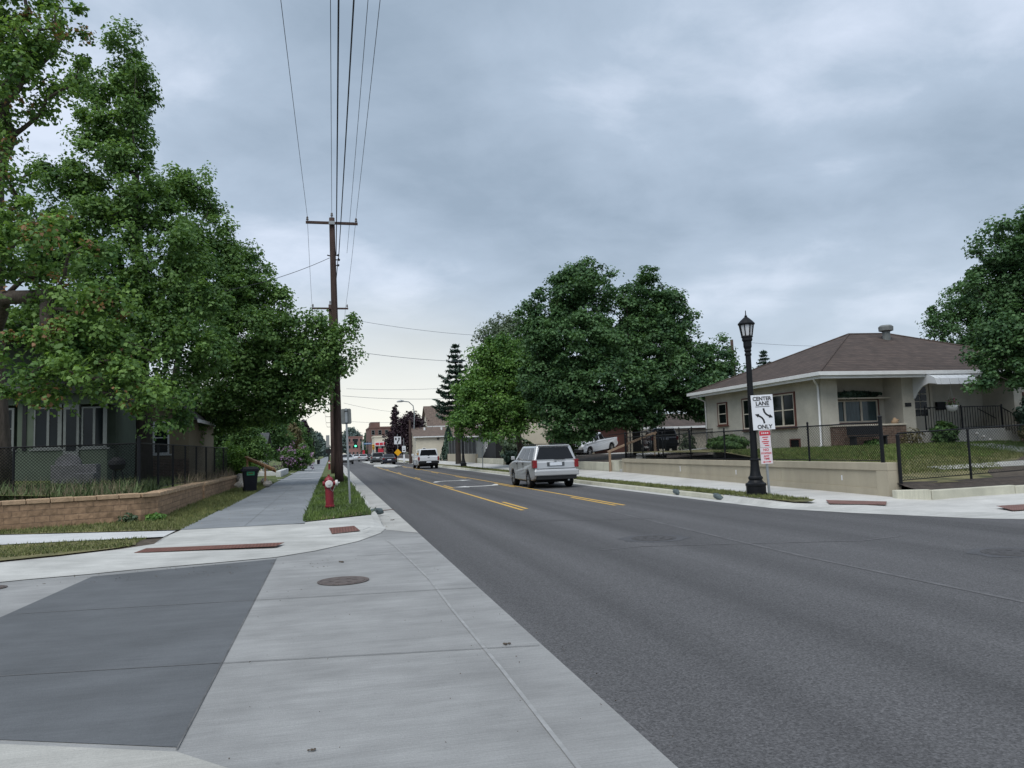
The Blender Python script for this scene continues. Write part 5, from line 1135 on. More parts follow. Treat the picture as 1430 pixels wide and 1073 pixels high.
# left houses
t = thing('sage_house', 'sage green house with a glazed porch behind the fence on the left', 'house', (-13.6, 33, .85))
mb = MB(); mb.box(0, 5.1, 0, 7, -.4, 1.35); mb.box(0, .4, 0, .25, 1.35, 3.1); mb.box(1.95, 2.5, 0, .25, 1.35, 3.1); mb.box(0, 5.1, 0, 7, 3.1, 3.5); mb.box(.3, 5.1, 1.2, 7, 1.35, 3.1); mb.box(.3, 5.1, 2.0, 7, 3.5, 5.6)
mb.build('wall', 'sage', t)
window(t, (1.18, .06, 1.4), 0, 1.3, 1.6, 'grey_trim', 'glass', .08, 0, True)
window(t, (3.0, .06, 1.4), 0, 1.0, 1.6, 'grey_trim', 'glass', .06, 1, False)
window(t, (4.62, .06, 1.4), 0, .9, 1.6, 'grey_trim', 'glass', .06, 1, False)
d_ = MB().box(3.55, 4.1, -.05, .2, .0, 3.1).build('door', 'grey_trim', t); MB().box(3.65, 4.0, -.07, -.052, 1.3, 2.9).build('door_pane', 'glass', d_)
for x in (.02, 2.2, 3.42, 5.02): MB().box(x-.07, x+.07, -.04, 0, 1.35, 3.1).build('porch_post', 'trim_dark' if 2 < x < 3 else 'grey_trim', t)
rf = MB(); hip_roof(rf, -.4, 5.5, -.5, 7.4, 5.62, (2.5, 2.8, 7.4), (2.6, 4.6, 7.4)); rf.build('roof', 'shingle_grey', t)
rf = MB(); rf.add([(-.3, -.45, 3.5), (5.4, -.45, 3.5), (5.4, 2.0, 4.3), (-.3, 2.0, 4.3), (-.3, -.45, 3.6), (5.4, -.45, 3.6), (5.4, 2.0, 4.4), (-.3, 2.0, 4.4)], [(0, 3, 2, 1), (4, 5, 6, 7), (0, 1, 5, 4), (1, 2, 6, 5), (2, 3, 7, 6), (3, 0, 4, 7)]); rf.build('porch_roof', 'shingle_grey', t)
t = gable_house('tan_house', 'tan house with a white framed window and brick base left of the dark trunks', (-10.2, 39.5, .95), 0, 3.6, 8, 2.9, 1.7, 'tan_siding', 'shingle_grey', .45, 'house', ((2.05, -.004, 1.0, 0, 1.35, 1.55, 1),), gable_axis='y')
MB().box(-.02, 3.62, -.12, -.003, -.4, .75).build('brick_base', 'brick', t); MB().box(-.04, .16, -.06, -.003, .752, 2.9).build('corner_board', 'cream_trim', t)
gable_house('cream_house', 'cream house with white trim showing between the two dark trunks', (-12.9, 56, .6), 0, 3.2, 8, 3.4, 1.6, 'stucco_far', 'shingle_grey', .4, 'house', ((1.4, -.004, 1.0, 0, 1.0, 1.4, 0),), gable_axis='y')
x_, y_, z_ = at(350, 655, 72)
gable_house('white_house', 'small white house with a grey roof under the trees on the left', (x_-3.2, 72, .3), 0, 4.2, 6, 2.2, 1.2, 'white_wall', 'shingle_grey', .4, 'house', ((2.6, -.004, .8, 0, .9, 1.1, 0),), gable_axis='x')

# far buildings at the end of the street
def block_building(name, label, x0, x1, y, d_, h, m, floors=2, cols=4, extra=None, trim='grey_trim'):
    t = thing(name, label, 'building', (x0, y, 0)); w_ = x1-x0
    MB().box(0, w_, 0, d_, -.3, h).build('wall', m, t); MB().box(-.1, w_+.1, -.1, d_+.1, h+.002, h+.35).build('parapet', m, t)
    for f_ in range(floors):
        for c_ in range(cols):
            window(t, (w_*(c_+.5)/cols, -.004, .9+f_*(h/floors)), 0, w_/cols*.5, h/floors*.45, trim, 'glass', .08, 0, True, None, False)
    if extra: MB().box(*extra).build('tower', m, t)
    return t
a = at(517, 640, 190); b = at(546, 640, 190); zt = at(530, 598, 190)[2]
block_building('brick_building', 'dark brown brick building with a raised corner beyond the shops', a[0], b[0]+1.5, 190, 20, zt, 'brick_far', 3, 4, (.3, (b[0]-a[0])*.5, .5, 10, zt+.36, zt+1.5))
a = at(486, 640, 300); b = at(507, 640, 300); zt = at(495, 611, 300)[2]
block_building('brick_building', 'reddish brick building at the far left of the road end', a[0], b[0], 300, 20, zt, 'brick_red', 3, 4)
a = at(523, 640, 160); b = at(545, 640, 160); zt = at(530, 611, 160)[2]
t = block_building('corner_shop', 'low pale corner shop with red and white signs', a[0], b[0], 160, 9, zt, 'stucco_far', 1, 3)
w_ = b[0]-a[0]
MB().box(.1, w_*.95, -1.4, -.02, zt*.62, zt*.70).build('canopy', 'white_trim', t)
def panel_sign(name, label, x0, x1, y, z0, z1, m, parts=(), post=True, cat='sign'):
    t = thing(name, label, cat, ((x0+x1)/2, y, 0)); w_ = (x1-x0)/2
    MB().box(-w_, w_, -.1, .1, z0, z1).build('sign_panel', m, t, bevel=.02)
    if post: MB().cyl((0, .2, 0), (0, .2, z1), .12, n=8).build('post', 'galv', t)
    for (u0, u1, v0, v1, mm_) in parts: MB().box(-w_+2*w_*u0, -w_+2*w_*u1, -.13, -.102, z0+(z1-z0)*v0, z0+(z1-z0)*v1).build('sign_letter', mm_, t)
    return t
A_ = at(523.5, 623, 150); B_ = at(540, 618, 150)
panel_sign('shop_sign', 'upper red and white shop sign on the far corner', A_[0], B_[0], 150, A_[2], B_[2]+.1, 'sign_white', ((.05, .35, .15, .85, 'sign_red'), (.4, .68, .15, .85, 'sign_red'), (.73, .95, .1, .9, 'sign_red')))
A_ = at(528, 632, 148); B_ = at(536, 626.5, 148)
panel_sign('shop_sign', 'lower round ended red shop sign', A_[0], B_[0], 148, A_[2], B_[2], 'sign_red', ((.15, .85, -.55, -.1, 'sign_white'),))
A_ = at(506.5, 636, 170); B_ = at(509.5, 629, 170)
panel_sign('pylon_sign', 'tall red and white pylon sign left of the shops', A_[0], B_[0], 170, A_[2]-1, B_[2], 'sign_red', ((.0, .35, 1.05, 1.9, 'sign_white'),))
A_ = at(520, 628, 140); B_ = at(523, 621, 140)
panel_sign('chevron_sign', 'black and yellow striped sign by the far corner', A_[0], B_[0], 140, A_[2], B_[2], 'sign_yellow', ((0, 1, .1, .22, 'sign_black'), (0, 1, .4, .52, 'sign_black'), (0, 1, .72, .84, 'sign_black')))
A_ = at(508, 621, 150); B_ = at(519, 618.5, 150)
t = thing('street_name_sign', 'blue street name sign on the signal arm far down the road', 'street sign', ((A_[0]+B_[0])/2, 150, 0))
w_ = (B_[0]-A_[0])/2; MB().box(-w_, w_, -.03, .03, A_[2], B_[2]).build('sign_panel', 'blue_sign', t); MB().box(-w_*.8, w_*.8, -.045, -.032, A_[2]+.12, B_[2]-.12).build('letter_band', 'sign_white', t)
MB().cyl((0, .1, 0), (0, .1, B_[2]+.3), .08, n=6).build('post', 'trim_dark', t)
A_ = at(496.5, 620, 150)
t = thing('traffic_light', 'traffic light showing green far down the street', 'traffic light', (A_[0], 150, 0))
MB().box(-.3, .3, -.2, .2, A_[2]-.75, A_[2]+.95).build('signal_housing', 'trim_dark', t, bevel=.03)
for i, mm_ in enumerate(('green_lit', 'trim_dark', 'trim_dark')): MB().lathe([(0, -.03), (.17, -.02), (.19, 0)], (0, -.21, A_[2]-.42+i*.5), 12, 'y').build('lens', mm_, t)
MB().cyl((0, .2, A_[2]+.2), (-4.5, .2, A_[2]+.1), .07, n=6).build('mast_arm', 'trim_dark', t); MB().cyl((-4.5, .2, 0), (-4.5, .2, A_[2]+.5), .1, n=8).build('pole', 'trim_dark', t)

sprig('leafy_weed_clump', 'bushy green weeds in front of the block wall at the left edge of the photo', 'weeds', (-8.45, 19.9, .12), 1.5, .8, .72, 'leaf_c', 1800, .07, 101, False)
sprig('leafy_weed_clump', 'small dandelion clump at the corner of the block wall', 'weeds', (-4.35, 21.3, .12), .5, .35, .22, 'leaf_young', 260, .09, 102, False)
sprig('leafy_weed_clump', 'grey green weed clump left of the block wall corner', 'weeds', (-4.95, 21.15, .12), .45, .3, .26, 'leaf_grey', 240, .06, 103, False)
for i, (y, h_) in enumerate(((18.9, .14), (24.9, .16), (29.6, .22))):
    wl = bpy.data.objects.get('concrete_retaining_wall'); MB().box(wx(y)-13.8+.030, wx(y)-13.8+.046, y-17, y-17+.03, .5, .5+h_).build('paint_drip', 'sign_white', wl)
# ------------------------------------------------------------------ street furniture
def catenary(p, q, sag, n=14):
    p = Vector(p); q = Vector(q); return [tuple(p.lerp(q, i/n)-Vector((0, 0, sag*4*(i/n)*(1-i/n)))) for i in range(n+1)]
def utility_pole(label, x, y, h, lean, arm, r0, r1, arm_z=.35, group=None, detail=True):
    t = thing('utility_pole', label, 'utility pole', (x, y, .1), 0, group); top_ = Vector((lean, 0, h))
    n_ = 10; MB().tube([tuple(top_*(i/n_)) for i in range(n_+1)], [r0+(r1-r0)*(i/n_)**.8 for i in range(n_+1)], 12).build('pole', 'pole_wood', t, smooth=True)
    if arm:
        az = h-arm_z; ca = MB(); ca.box(lean-arm, lean+arm, -r1-.13, -r1-.01, az-.06, az+.07); c_ = ca.build('crossarm', 'pole_wood', t)
        for xx, zz in ((lean-arm+.08, az+.07), (lean+arm-.08, az+.07), (lean, h)):
            MB().lathe([(.02, 0), (.02, .08), (.07, .10), (.075, .14), (.04, .16), (.06, .2), (.06, .24), (.03, .30), (0, .3)], (xx, -r1*.5 if xx != lean else 0, zz), 8).build('insulator', 'porcelain', c_, smooth=True)
        if detail:
            MB().box(lean-.17, lean+.15, -r1-.15, -r1-.13, az-.08, az+.1).build('arm_bracket', 'galv', c_)
            b_ = MB()
            for zz, xx in ((h-2.05, .22), (h-2.3, .26), (h-2.6, .22)):
                b_.cyl((lean*.86+.10, 0, zz), (lean*.86+xx+.06, 0, zz), .03, n=6); b_.lathe([(0, 0), (.05, .02), (.06, .1), (.0, .14)], (lean*.86+xx+.06, 0, zz-.06), 8)
            b_.cyl((lean*.86-.1, 0, h-2.1), (lean*.86-.3, 0, h-2.05), .03, n=6); b_.build('cable_clamp', 'trim_dark', t)
            MB().cyl((r0*.72, -.12, .0), (lean+r1*.8, -.05, h-2.6), .022, n=5).build('conduit', 'trim_dark', t)
    return t
P1 = (.42, 41.8)
utility_pole('tall brown wooden utility pole with a crossarm beside the hydrant strip', P1[0], P1[1], 14.3, -.20, 1.36, .24, .15)
for i, (y, h, hid) in enumerate([(62, 13.4, 0), (172, 12.6, 0), (228, 12.6, 0), (262, 12.2, 0), (298, 12.0, 0)]):
    x = .20
    utility_pole(['wooden pole directly behind the tall pole, its crossarm among the leaves', 'third pole from the camera with the first thin crossarm over the horizon', 'fourth pole from the camera with a thin crossarm', 'fifth pole from the camera near the end of the street', 'farthest visible pole of the line'][i], x, y, h, -.1, 1.4, .22, .13, .35, 'receding line of utility poles', False)
t = thing('meter_box', 'pale grey box mounted on the second utility pole', 'meter box', (-.22, 61.6, .1)); mb = MB(); zz = at(463.6, 625, 62)[2]; mb.box(-.13, .13, -.15, .1, zz-.1, zz+.85); mb.build('housing', 'grey_box', t, bevel=.02)
# conductors: the spans overhead come back past the camera to the pole behind it
def wire(label, pts, r, m='cable', group='overhead wires above the sidewalk'):
    o = MB().tube(pts, r, 5).build('overhead_wire', m, smooth=True, fix=False); return tag(o, label, 'wire', group)
T1 = lambda dx, dz=0: (P1[0]-.20+dx, P1[1]-.1, 14.4+dz)
wire('far left wire running to the left end of the crossarm', catenary(T1(-1.28, .02), (-1.35, -14, 14.2), .25), .010)
wire('wire running to the insulator on the pole top', catenary(T1(0, .30), (.05, -14, 14.6), .3), .011)
wire('far right wire running to the right end of the crossarm', catenary(T1(1.28, .02), (1.45, -14, 14.1), .25), .010)
wire('thick cable fixed on the right side of the pole below the crossarm', catenary((P1[0]+.0, P1[1], 12.35), (.18, -14, 13.3), .5), .024)
wire('second thick cable sloping to the bracket on the right side of the pole', catenary((P1[0]+.12, P1[1], 12.1), (.75, -14, 12.3), .4), .021)
wire('thin wire between the thick cable and the right crossarm wire', catenary((P1[0]+.62, P1[1]+2, 13.0), (1.1, -14, 14.0), .35), .009)
g2 = 'wires between the utility poles down the street'
for dx, lb in ((-1.28, 'left wire falling away behind the tall pole'), (1.28, 'right wire falling away behind the tall pole')):
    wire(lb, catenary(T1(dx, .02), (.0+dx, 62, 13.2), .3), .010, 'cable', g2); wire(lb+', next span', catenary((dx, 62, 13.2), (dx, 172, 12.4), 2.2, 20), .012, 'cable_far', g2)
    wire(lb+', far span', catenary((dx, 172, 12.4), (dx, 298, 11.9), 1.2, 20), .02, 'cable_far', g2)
wire('middle cable behind the tall pole', catenary((P1[0]+.1, P1[1], 12.2), (.1, 62, 11.8), .5), .02, 'cable', g2)
a = at(385, 390, 40); wire('service wire dropping from the tall pole into the left trees', catenary((P1[0]-.35, P1[1], 12.2), (a[0]-3, 38, a[2]-1.2), .25), .014, 'cable', None)
for (p_, q_, Y0, Y1, r, lb) in [((488, 446), (700, 470), 60, 70, .014, 'topmost thin wire crossing the street'), ((500, 492), (690, 505), 62, 75, .018, 'second wire crossing the street below the topmost'), ((478, 553), (640, 556), 95, 95, .022, 'wire crossing the street at the height of the spruce'), ((484, 543), (640, 541), 110, 110, .02, 'thin wire just above the level crossing wire'),
                                 ((480, 563), (560, 576), 120, 150, .02, 'sloping wire over the far signs'), ((462, 586), (548, 590), 150, 150, .025, 'lowest crossing wire over the far shops'), ((420, 590), (462, 562), 90, 170, .02, 'drop wire at the far left of the poles'), ((1040, 478), (1200, 483), 90, 90, .02, 'wire over the left slope of the bungalow roof')]:
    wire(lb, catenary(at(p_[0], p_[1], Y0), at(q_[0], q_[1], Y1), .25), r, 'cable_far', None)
t = utility_pole('broken grey pole top standing behind the maple, left of the lamp', at(1029, 560, 70)[0], 70, at(1027, 476, 70)[2], -.2, 0, .2, .15)

# decorative street lamps
def street_lamp(label, x, y, z, lean=0, group=None, h=5.36):
    t = thing('street_lamp', label, 'street lamp', (x, y, z), 0, group); t.rotation_euler = (0, lean, 0)
    b_ = MB(); b_.lathe([(0, 0), (.30, 0), (.30, .06), (.27, .07), (.27, .25), (.285, .27), (.285, .32), (.22, .36), (.18, .42), (.20, .46), (.20, .50), (.16, .54), (.135, .66), (.12, .82), (.115, .95), (.13, .97), (.13, 1.0), (.10, 1.02), (0, 1.02)], n=16); b_.build('base', 'black_metal', t, smooth=False)
    s_ = MB(); n_ = 14; prof = []
    vs = MB(); vs.lathe([(.098, 1.0), (.075, h-1.15), (.095, h-1.13), (.095, h-1.08), (.07, h-1.05)], n=12); vs.build('shaft', 'black_metal', t)
    c_ = MB(); c_.lathe([(.07, h-1.06), (.10, h-1.0), (.09, h-.95), (.115, h-.88), (.115, h-.74), (.145, h-.70), (.14, h-.62), (.08, h-.58)], n=12); c_.build('collar', 'black_metal', t)
    g_ = MB(); g_.lathe([(.06, h-.62), (.13, h-.60), (.185, h-.26), (.0, h-.24)], n=8); g_.build('lantern_glass', 'frost', t)
    f_ = MB()
    for i in range(8):
        a_ = i*math.pi/4; f_.bar((.14*math.cos(a_), .14*math.sin(a_), h-.62), (.205*math.cos(a_), .205*math.sin(a_), h-.24), .026, .026)
    f_.lathe([(.19, h-.27), (.235, h-.25), (.24, h-.22), (.16, h-.13), (.07, h-.05), (.035, h-.02), (.045, h+.0), (.015, h+.03), (.012, h+.14), (0, h+.18)], n=16); f_.lathe([(.12, h-.64), (.17, h-.60), (.15, h-.57)], n=12)
    f_.build('lantern_cap', 'black_metal', t, smooth=False)
    return t
street_lamp('black fluted street lamp in front of the bungalow wall', 11.59, 19.62, .155, -.002, h=5.07)
street_lamp('distant black street lamp on the right kerb left of the silver SUV', 11.6, 68.75, .15, -.01, h=4.9)
def seg_poly(pts, w0, w1):
    """thick curved stroke outline in 2-D"""
    L_, R_ = [], []
    n_ = len(pts)
    for i, p in enumerate(pts):
        a_ = Vector(pts[max(0, i-1)]); b_ = Vector(pts[min(n_-1, i+1)]); d = (b_-a_).normalized(); q = Vector((-d.y, d.x)); w_ = (w0+(w1-w0)*i/(n_-1))/2
        L_.append((p[0]+q.x*w_, p[1]+q.y*w_)); R_.append((p[0]-q.x*w_, p[1]-q.y*w_))
    return L_+R_[::-1]
def curve_arrow(mb, sx, sz, ox, oz, y0, y1):
    pts = [(ox+sx*.0, oz), (ox+sx*.02, oz+sz*.10), (ox+sx*.07, oz+sz*.17), (ox+sx*.15, oz+sz*.22)]
    mb.prism(seg_poly(pts, .05, .045), y0, y1, 'y')
    e_ = pts[-1]; d = Vector((sx*.08, sz*.035)).normalized(); q = Vector((-d.y, d.x))
    mb.prism([(e_[0]+q.x*.055, e_[1]+q.y*.055), (e_[0]+d.x*.11, e_[1]+d.y*.11), (e_[0]-q.x*.055, e_[1]-q.y*.055)], y0, y1, 'y')
# centre lane sign on a tilted post beside the lamp
SX, SY = 11.87, 19.42
t = thing('road_sign', 'white CENTER LANE ONLY sign beside the street lamp', 'road sign', (SX, SY, .15), math.radians(-12)); t.rotation_euler = (0, math.radians(-1.4), math.radians(-12))
MB().box(-.03, .03, -.02, .02, -.05, 2.72).build('post', 'galv', t)
sg = MB().box(-.31, .31, -.035, -.025, 1.82, 2.80).build('sign_face', 'sign_white', t, bevel=.004)
text_mesh('lettering', 'CENTER', .15, 'sign_black', sg, (0, -.038, 2.69), (math.pi/2, 0, 0), bold=.004, sx=.95)
text_mesh('lettering', 'LANE', .155, 'sign_black', sg, (0, -.038, 2.555), (math.pi/2, 0, 0), bold=.004)
text_mesh('lettering', 'ONLY', .155, 'sign_black', sg, (.02, -.038, 1.90), (math.pi/2, 0, 0), bold=.004)
MB().box(-.20, .20, -.039, -.036, 2.462, 2.478).build('rule_line', 'sign_black', sg)
ar = MB(); curve_arrow(ar, 1, -1, .02, 2.42, -.040, -.036); curve_arrow(ar, -1, 1, .02, 2.00, -.040, -.036)
ar.build('turn_arrows', 'sign_black', sg)
t2 = thing('parking_sign', 'small red and white sign under the center lane sign', 'road sign', (SX, SY, .15)); t2.rotation_euler = (0, math.radians(-1.4), math.radians(-12))
sg = MB().box(-.155, .155, -.034, -.024, 1.33, 1.80).build('sign_face', 'sign_pink', t2, bevel=.003)
MB().box(-.15, .15, -.037, -.0345, 1.66, 1.79).build('red_header', 'sign_red', sg)
mb = MB()
for z, a_, b_ in ((1.61, -.08, .09), (1.55, -.05, .06), (1.49, -.10, .10), (1.44, -.06, .08), (1.38, -.02, .10)): mb.box(a_, b_, -.0365, -.0345, z-.014, z+.014)
mb.build('lettering', 'sign_red', sg)
mb = MB()
for i in range(4): mb.box(-.10+i*.055, -.065+i*.055, -.039, -.0375, 1.705, 1.75)
mb.build('header_marks', 'sign_pink', sg)
t2 = thing('parking_sign', 'lowest NO STOPPING ANY TIME sign on the post beside the street lamp', 'road sign', (SX, SY, .15)); t2.rotation_euler = (0, math.radians(-1.4), math.radians(-12))
sg = MB().box(-.165, .165, -.034, -.024, .87, 1.32).build('sign_face', 'sign_pink', t2, bevel=.003)
for s_, z, sz in (('NO', 1.26, .10), ('STOPPING', 1.165, .062), ('ANY', 1.085, .075), ('TIME', 1.01, .075)):
    text_mesh('lettering', s_, sz, 'sign_red', sg, (0, -.0365, z), (math.pi/2, 0, 0), bold=.002)
MB().prism([(-.12, .925), (-.07, .955), (-.07, .935), (.07, .935), (.07, .955), (.12, .925), (.07, .895), (.07, .915), (-.07, .915), (-.07, .895)], -.037, -.0345, 'y').build('arrow', 'sign_red', sg)
# back of a sign in the left strip
t = thing('road_sign', 'back of a grey metal road sign on a post behind the hydrant', 'road sign', (.54, 23.7, .15)); t.rotation_euler = (0, math.radians(-1.6), 0)
MB().box(-.03, .03, -.02, .02, -.05, 2.9).build('post', 'galv', t)
sg = MB().prism([(-.15+.03, 2.43), (.15-.03, 2.43), (.15, 2.46), (.15, 2.86), (.12, 2.89), (-.12, 2.89), (-.15, 2.86), (-.15, 2.46)], .022, .030, 'y').build('sign_face', 'sign_back', t)
MB().box(-.035, .035, -.03, .02, 2.45, 2.82).build('bracket', 'galv', sg); MB().box(-.05, .05, -.035, .021, 2.80, 2.83).build('bracket', 'trim_dark', sg); MB().box(-.05, .05, -.035, .021, 2.44, 2.47).build('bracket', 'trim_dark', sg)
# hydrant
t = thing('fire_hydrant', 'red fire hydrant with white caps in the grass strip', 'fire hydrant', (-.04, 22.15, .14)); t.rotation_euler = (0, math.radians(-1.5), 0)
MB().lathe([(0, 0), (.13, 0), (.13, .05), (.115, .06), (.115, .09), (.10, .10)], n=18).build('foot', 'trim_dark', t)
MB().lathe([(.10, .09), (.135, .10), (.135, .14), (.112, .15), (.112, .60), (.13, .62), (.13, .655), (.112, .67), (.112, .80), (.125, .815), (.125, .84)], n=20).build('barrel', 'hyd_red', t, smooth=False)
MB().lathe([(.125, .84), (.118, .86), (.095, .90), (.055, .93), (.03, .935), (.03, .985), (0, .99)], n=20).build('bonnet', 'hyd_red', t)
n_ = MB().lathe([(.09, 0), (.09, -.14), (.10, -.14)], (0, 0, .73), 16, 'y').build('nozzle', 'hyd_red', t)
MB().lathe([(.0, -.21), (.03, -.21), (.035, -.18), (.085, -.175), (.105, -.16), (.105, -.13), (.09, -.12)], (0, 0, .73), 16, 'y').build('nozzle_cap', 'hyd_white', n_)
n_ = MB().lathe([(.065, .05), (.065, .17), (.075, .18)], (0, 0, .745), 14, 'x').build('nozzle', 'hyd_red', t)
MB().lathe([(.08, .17), (.085, .19), (.085, .23), (.05, .245), (.02, .25), (.02, .29), (0, .29)], (0, 0, .745), 14, 'x').build('nozzle_cap', 'hyd_white', n_)
MB().lathe([(.065, -.05), (.065, -.14), (.07, -.15), (.07, -.17), (0, -.175)], (0, 0, .745), 12, 'x').build('nozzle', 'hyd_red', t)
MB().tube([(.02, -.17, .66), (.05, -.15, .56), (.09, -.125, .52), (.13, -.1, .6), (.17, -.03, .68)], .008, 5).build('chain', 'galv', t)
t = thing('fire_hydrant', 'small distant hydrant at the end of the left strip', 'fire hydrant', (-.15, 78, .14))
MB().lathe([(0, 0), (.14, 0), (.11, .1), (.11, .75), (.1, .85), (0, .93)], n=10).build('barrel', 'hyd_red', t); MB().lathe([(0, -.2), (.1, -.17), (.1, -.1)], (0, 0, .7), 10, 'y').build('nozzle_cap', 'hyd_white', t)
# wheeled cart
t = thing('wheeled_cart', 'black wheeled refuse cart with a green label at the end of the block wall', 'refuse cart', (-3.45, 35.6, .15), math.radians(8))
def taper(mb, x0, y0, z0, x1, y1, z1, oy=0): return mb.add([(-x0, -y0, z0), (x0, -y0, z0), (x0, y0, z0), (-x0, y0, z0), (-x1, -y1+oy, z1), (x1, -y1+oy, z1), (x1, y1+oy, z1), (-x1, y1+oy, z1)], [(0, 3, 2, 1), (4, 5, 6, 7), (0, 1, 5, 4), (1, 2, 6, 5), (2, 3, 7, 6), (3, 0, 4, 7)])
taper(MB(), .24, .28, .02, .33, .38, .98).build('bin_body', 'cart', t, bevel=.03)
l_ = taper(MB(), .36, .41, .985, .30, .34, 1.10).build('lid', 'cart', t, bevel=.03)
MB().cyl((-.40, .3, .98), (.40, .3, .98), .025, n=8).build('handle', 'cart', t); taper(MB(), .37, .42, .90, .37, .42, .98).build('rim_band', 'cart', t, bevel=.01)
for s in (-1, 1): MB().lathe([(0, -.03), (.11, -.03), (.12, 0), (.11, .03), (0, .03)], (s*.26, .26, .12), 14, 'x').build('wheel', 'tyre', t)
lb = MB().add([(-.15, -.366, .74), (.17, -.366, .74), (.17, -.384, .90), (-.15, -.384, .90)], [(0, 1, 2, 3)]).build('label', 'cart_label', t, loc=(0, -.004, 0))
mb = MB(); mb.add([(-.09, -.375, .79), (.11, -.375, .79), (.11, -.384, .85), (-.09, -.384, .85)], [(0, 1, 2, 3)]); mb.build('label_band', 'grass', lb, loc=(0, -.004, 0))
# raw timber hand rail
t = thing('wooden_handrail', 'new unpainted timber handrail behind the black cart', 'handrail', (-4.0, 40.5, .2))
a = at(346, 662, 42); b = at(381, 672, 39.5)
for (px, py, pt, Y) in ((345.5, 665, 638, 43), (370.5, 671, 650, 41)):
    q = at(px, py, Y); r = at(px, pt, Y); MB().box(q[0]+4-.045, q[0]+4+.045, Y-40.5-.045, Y-40.5+.045, q[2]-.3, r[2]-.2+.03).build('post', 'wood', t)
p_ = Vector(at(343.5, 638.5, 43.1))-Vector((-4, 40.5, .2)); q_ = Vector(at(382, 655, 40.3))-Vector((-4, 40.5, .2))
MB().bar(p_, q_, .14, .09).build('rail', 'wood', t); 
MB().bar(p_+Vector((.1, .1, -.12)), q_+Vector((.1, .1, -.12)), .04, .14).build('rail', 'wood', t)
r_ = random.Random(3)
for i, (px, py, Y, s) in enumerate([(337, 668, 42.5, .34), (341, 673, 41, .30), (336, 678, 40, .28), (343, 680, 39, .22), (374, 676, 40, .22), (369, 672, 42, .20)]):
    q = at(px, py, Y); mb = MB(); bm = bmesh.new(); bmesh.ops.create_icosphere(bm, subdivisions=2, radius=s)
    for v_ in bm.verts: v_.co *= 1+r_.uniform(-.16, .16); v_.co.z *= .75
    me = bpy.data.meshes.new('rock'); bm.to_mesh(me); bm.free(); me.materials.append(M['rock']); o = bpy.data.objects.new('rock', me); C.objects.link(o); o.location = (q[0], Y, max(.18, q[2]))
    tag(o, ['largest pale rock, at the wall end left of the cart', 'pale rock behind the first in the heap by the cart', 'lower front rock of the heap at the block wall end', 'small rock touching the left wheel side of the cart', 'small pale rock at the foot of the near handrail post', 'pale rock on the grass under the timber handrail'][i], 'rock', 'rocks heaped by the cart')
# bench and planter of stone in the left yard
t = thing('stone_bench', 'grey stone seat with an arched back in front of the sage house', 'stone seat', (-9.35, 30.2, .9))
mb = MB(); mb.prism([(-.15, 0)]+[(.28-.43*math.cos(a_), .72+.40*math.sin(a_)) for a_ in [i*math.pi/10 for i in range(11)]]+[(.71, 0)], .1, .22, 'y'); mb.build('backrest', 'stone', t, bevel=.01)
MB().box(-.1, 1.35, -.45, .09, .0, .72).build('seat', 'stone', t, bevel=.02); MB().box(.75, 1.40, -.95, -.452, -.1, .42).build('step_block', 'stone', t, bevel=.02)
t = thing('kettle_grill', 'dark covered garden grill beside the stone seat', 'grill', (-7.55, 30.6, .85))
MB().lathe([(0, .5), (.22, .54), (.30, .72), (.28, .86), (.15, .98), (0, 1.0)], n=14).build('bowl', 'trim_dark', t)
for a_ in (0, 2.1, 4.2): MB().cyl((.12*math.cos(a_), .12*math.sin(a_), .6), (.28*math.cos(a_), .28*math.sin(a_), 0), .02, n=5).build('leg', 'trim_dark', t)
# small carts far down the walk
for x_px, m_, lb in ((442.3, 'white_trim', 'small white bin standing at the left edge of the walk far away'), (444.8, 'cart', 'small black bin beside the white one far down the walk')):
    q = G(x_px, 648.5, .15); t = thing('refuse_bin', lb, 'bin', (q[0], q[1], .15))
    taper(MB(), .19, .2, 0, .24, .25, .62).build('bin_body', m_, t, bevel=.02); taper(MB(), .26, .27, .62, .22, .22, .70).build('lid', m_, t)
q = G(457, 648, .15); t = thing('post_box', 'dark posts at the far end of the grass strip', 'post', (-.3, q[1], .15)); MB().cyl((0, 0, 0), (0, 0, 1.6), .1, n=8).build('post', 'trim_dark', t); MB().box(-.5, .5, -.2, .2, 1.6, 2.3).build('box', 'trim_dark', t)
# median signs
def sign_post(name, label, x, y, h): t = thing(name, label, 'road sign', (x, y, .14)); MB().cyl((0, .03, -.05), (0, .03, h), .035, n=8).build('post', 'galv', t); return t
x, y = G(556, 653.5); t = sign_post('road_sign', 'white keep right sign above a yellow diamond on the median', x, y, 3.4)
A_ = at(556, 620.5, y)[2]-.14; B_ = at(556, 610, y)[2]-.14; hw = (at(560.5, 615, y)[0]-at(551, 615, y)[0])/2
sg = MB().box(-hw, hw, -.03, 0, A_, B_).build('sign_face', 'sign_white', t)
mb = MB(); H_ = B_-A_
mb.prism([(-hw*.72, A_+H_*.55), (-hw*.3, A_+H_*.55), (-hw*.3, A_+H_*.85), (-hw*.72, A_+H_*.85)], -.045, -.031, 'y')
mb.prism(seg_poly([(-hw*.1, A_+H_*.1), (hw*.05, A_+H_*.35), (hw*.4, A_+H_*.55), (hw*.42, A_+H_*.72)], hw*.3, hw*.28), -.045, -.031, 'y'); mb.prism([(hw*.1, A_+H_*.68), (hw*.74, A_+H_*.68), (hw*.42, A_+H_*.93)], -.045, -.031, 'y')
mb.build('keep_right_arrow', 'sign_black', sg)
zc_ = at(556, 632, y)[2]-.14; hd = (at(561, 632, y)[0]-at(551, 632, y)[0])/2*1.02
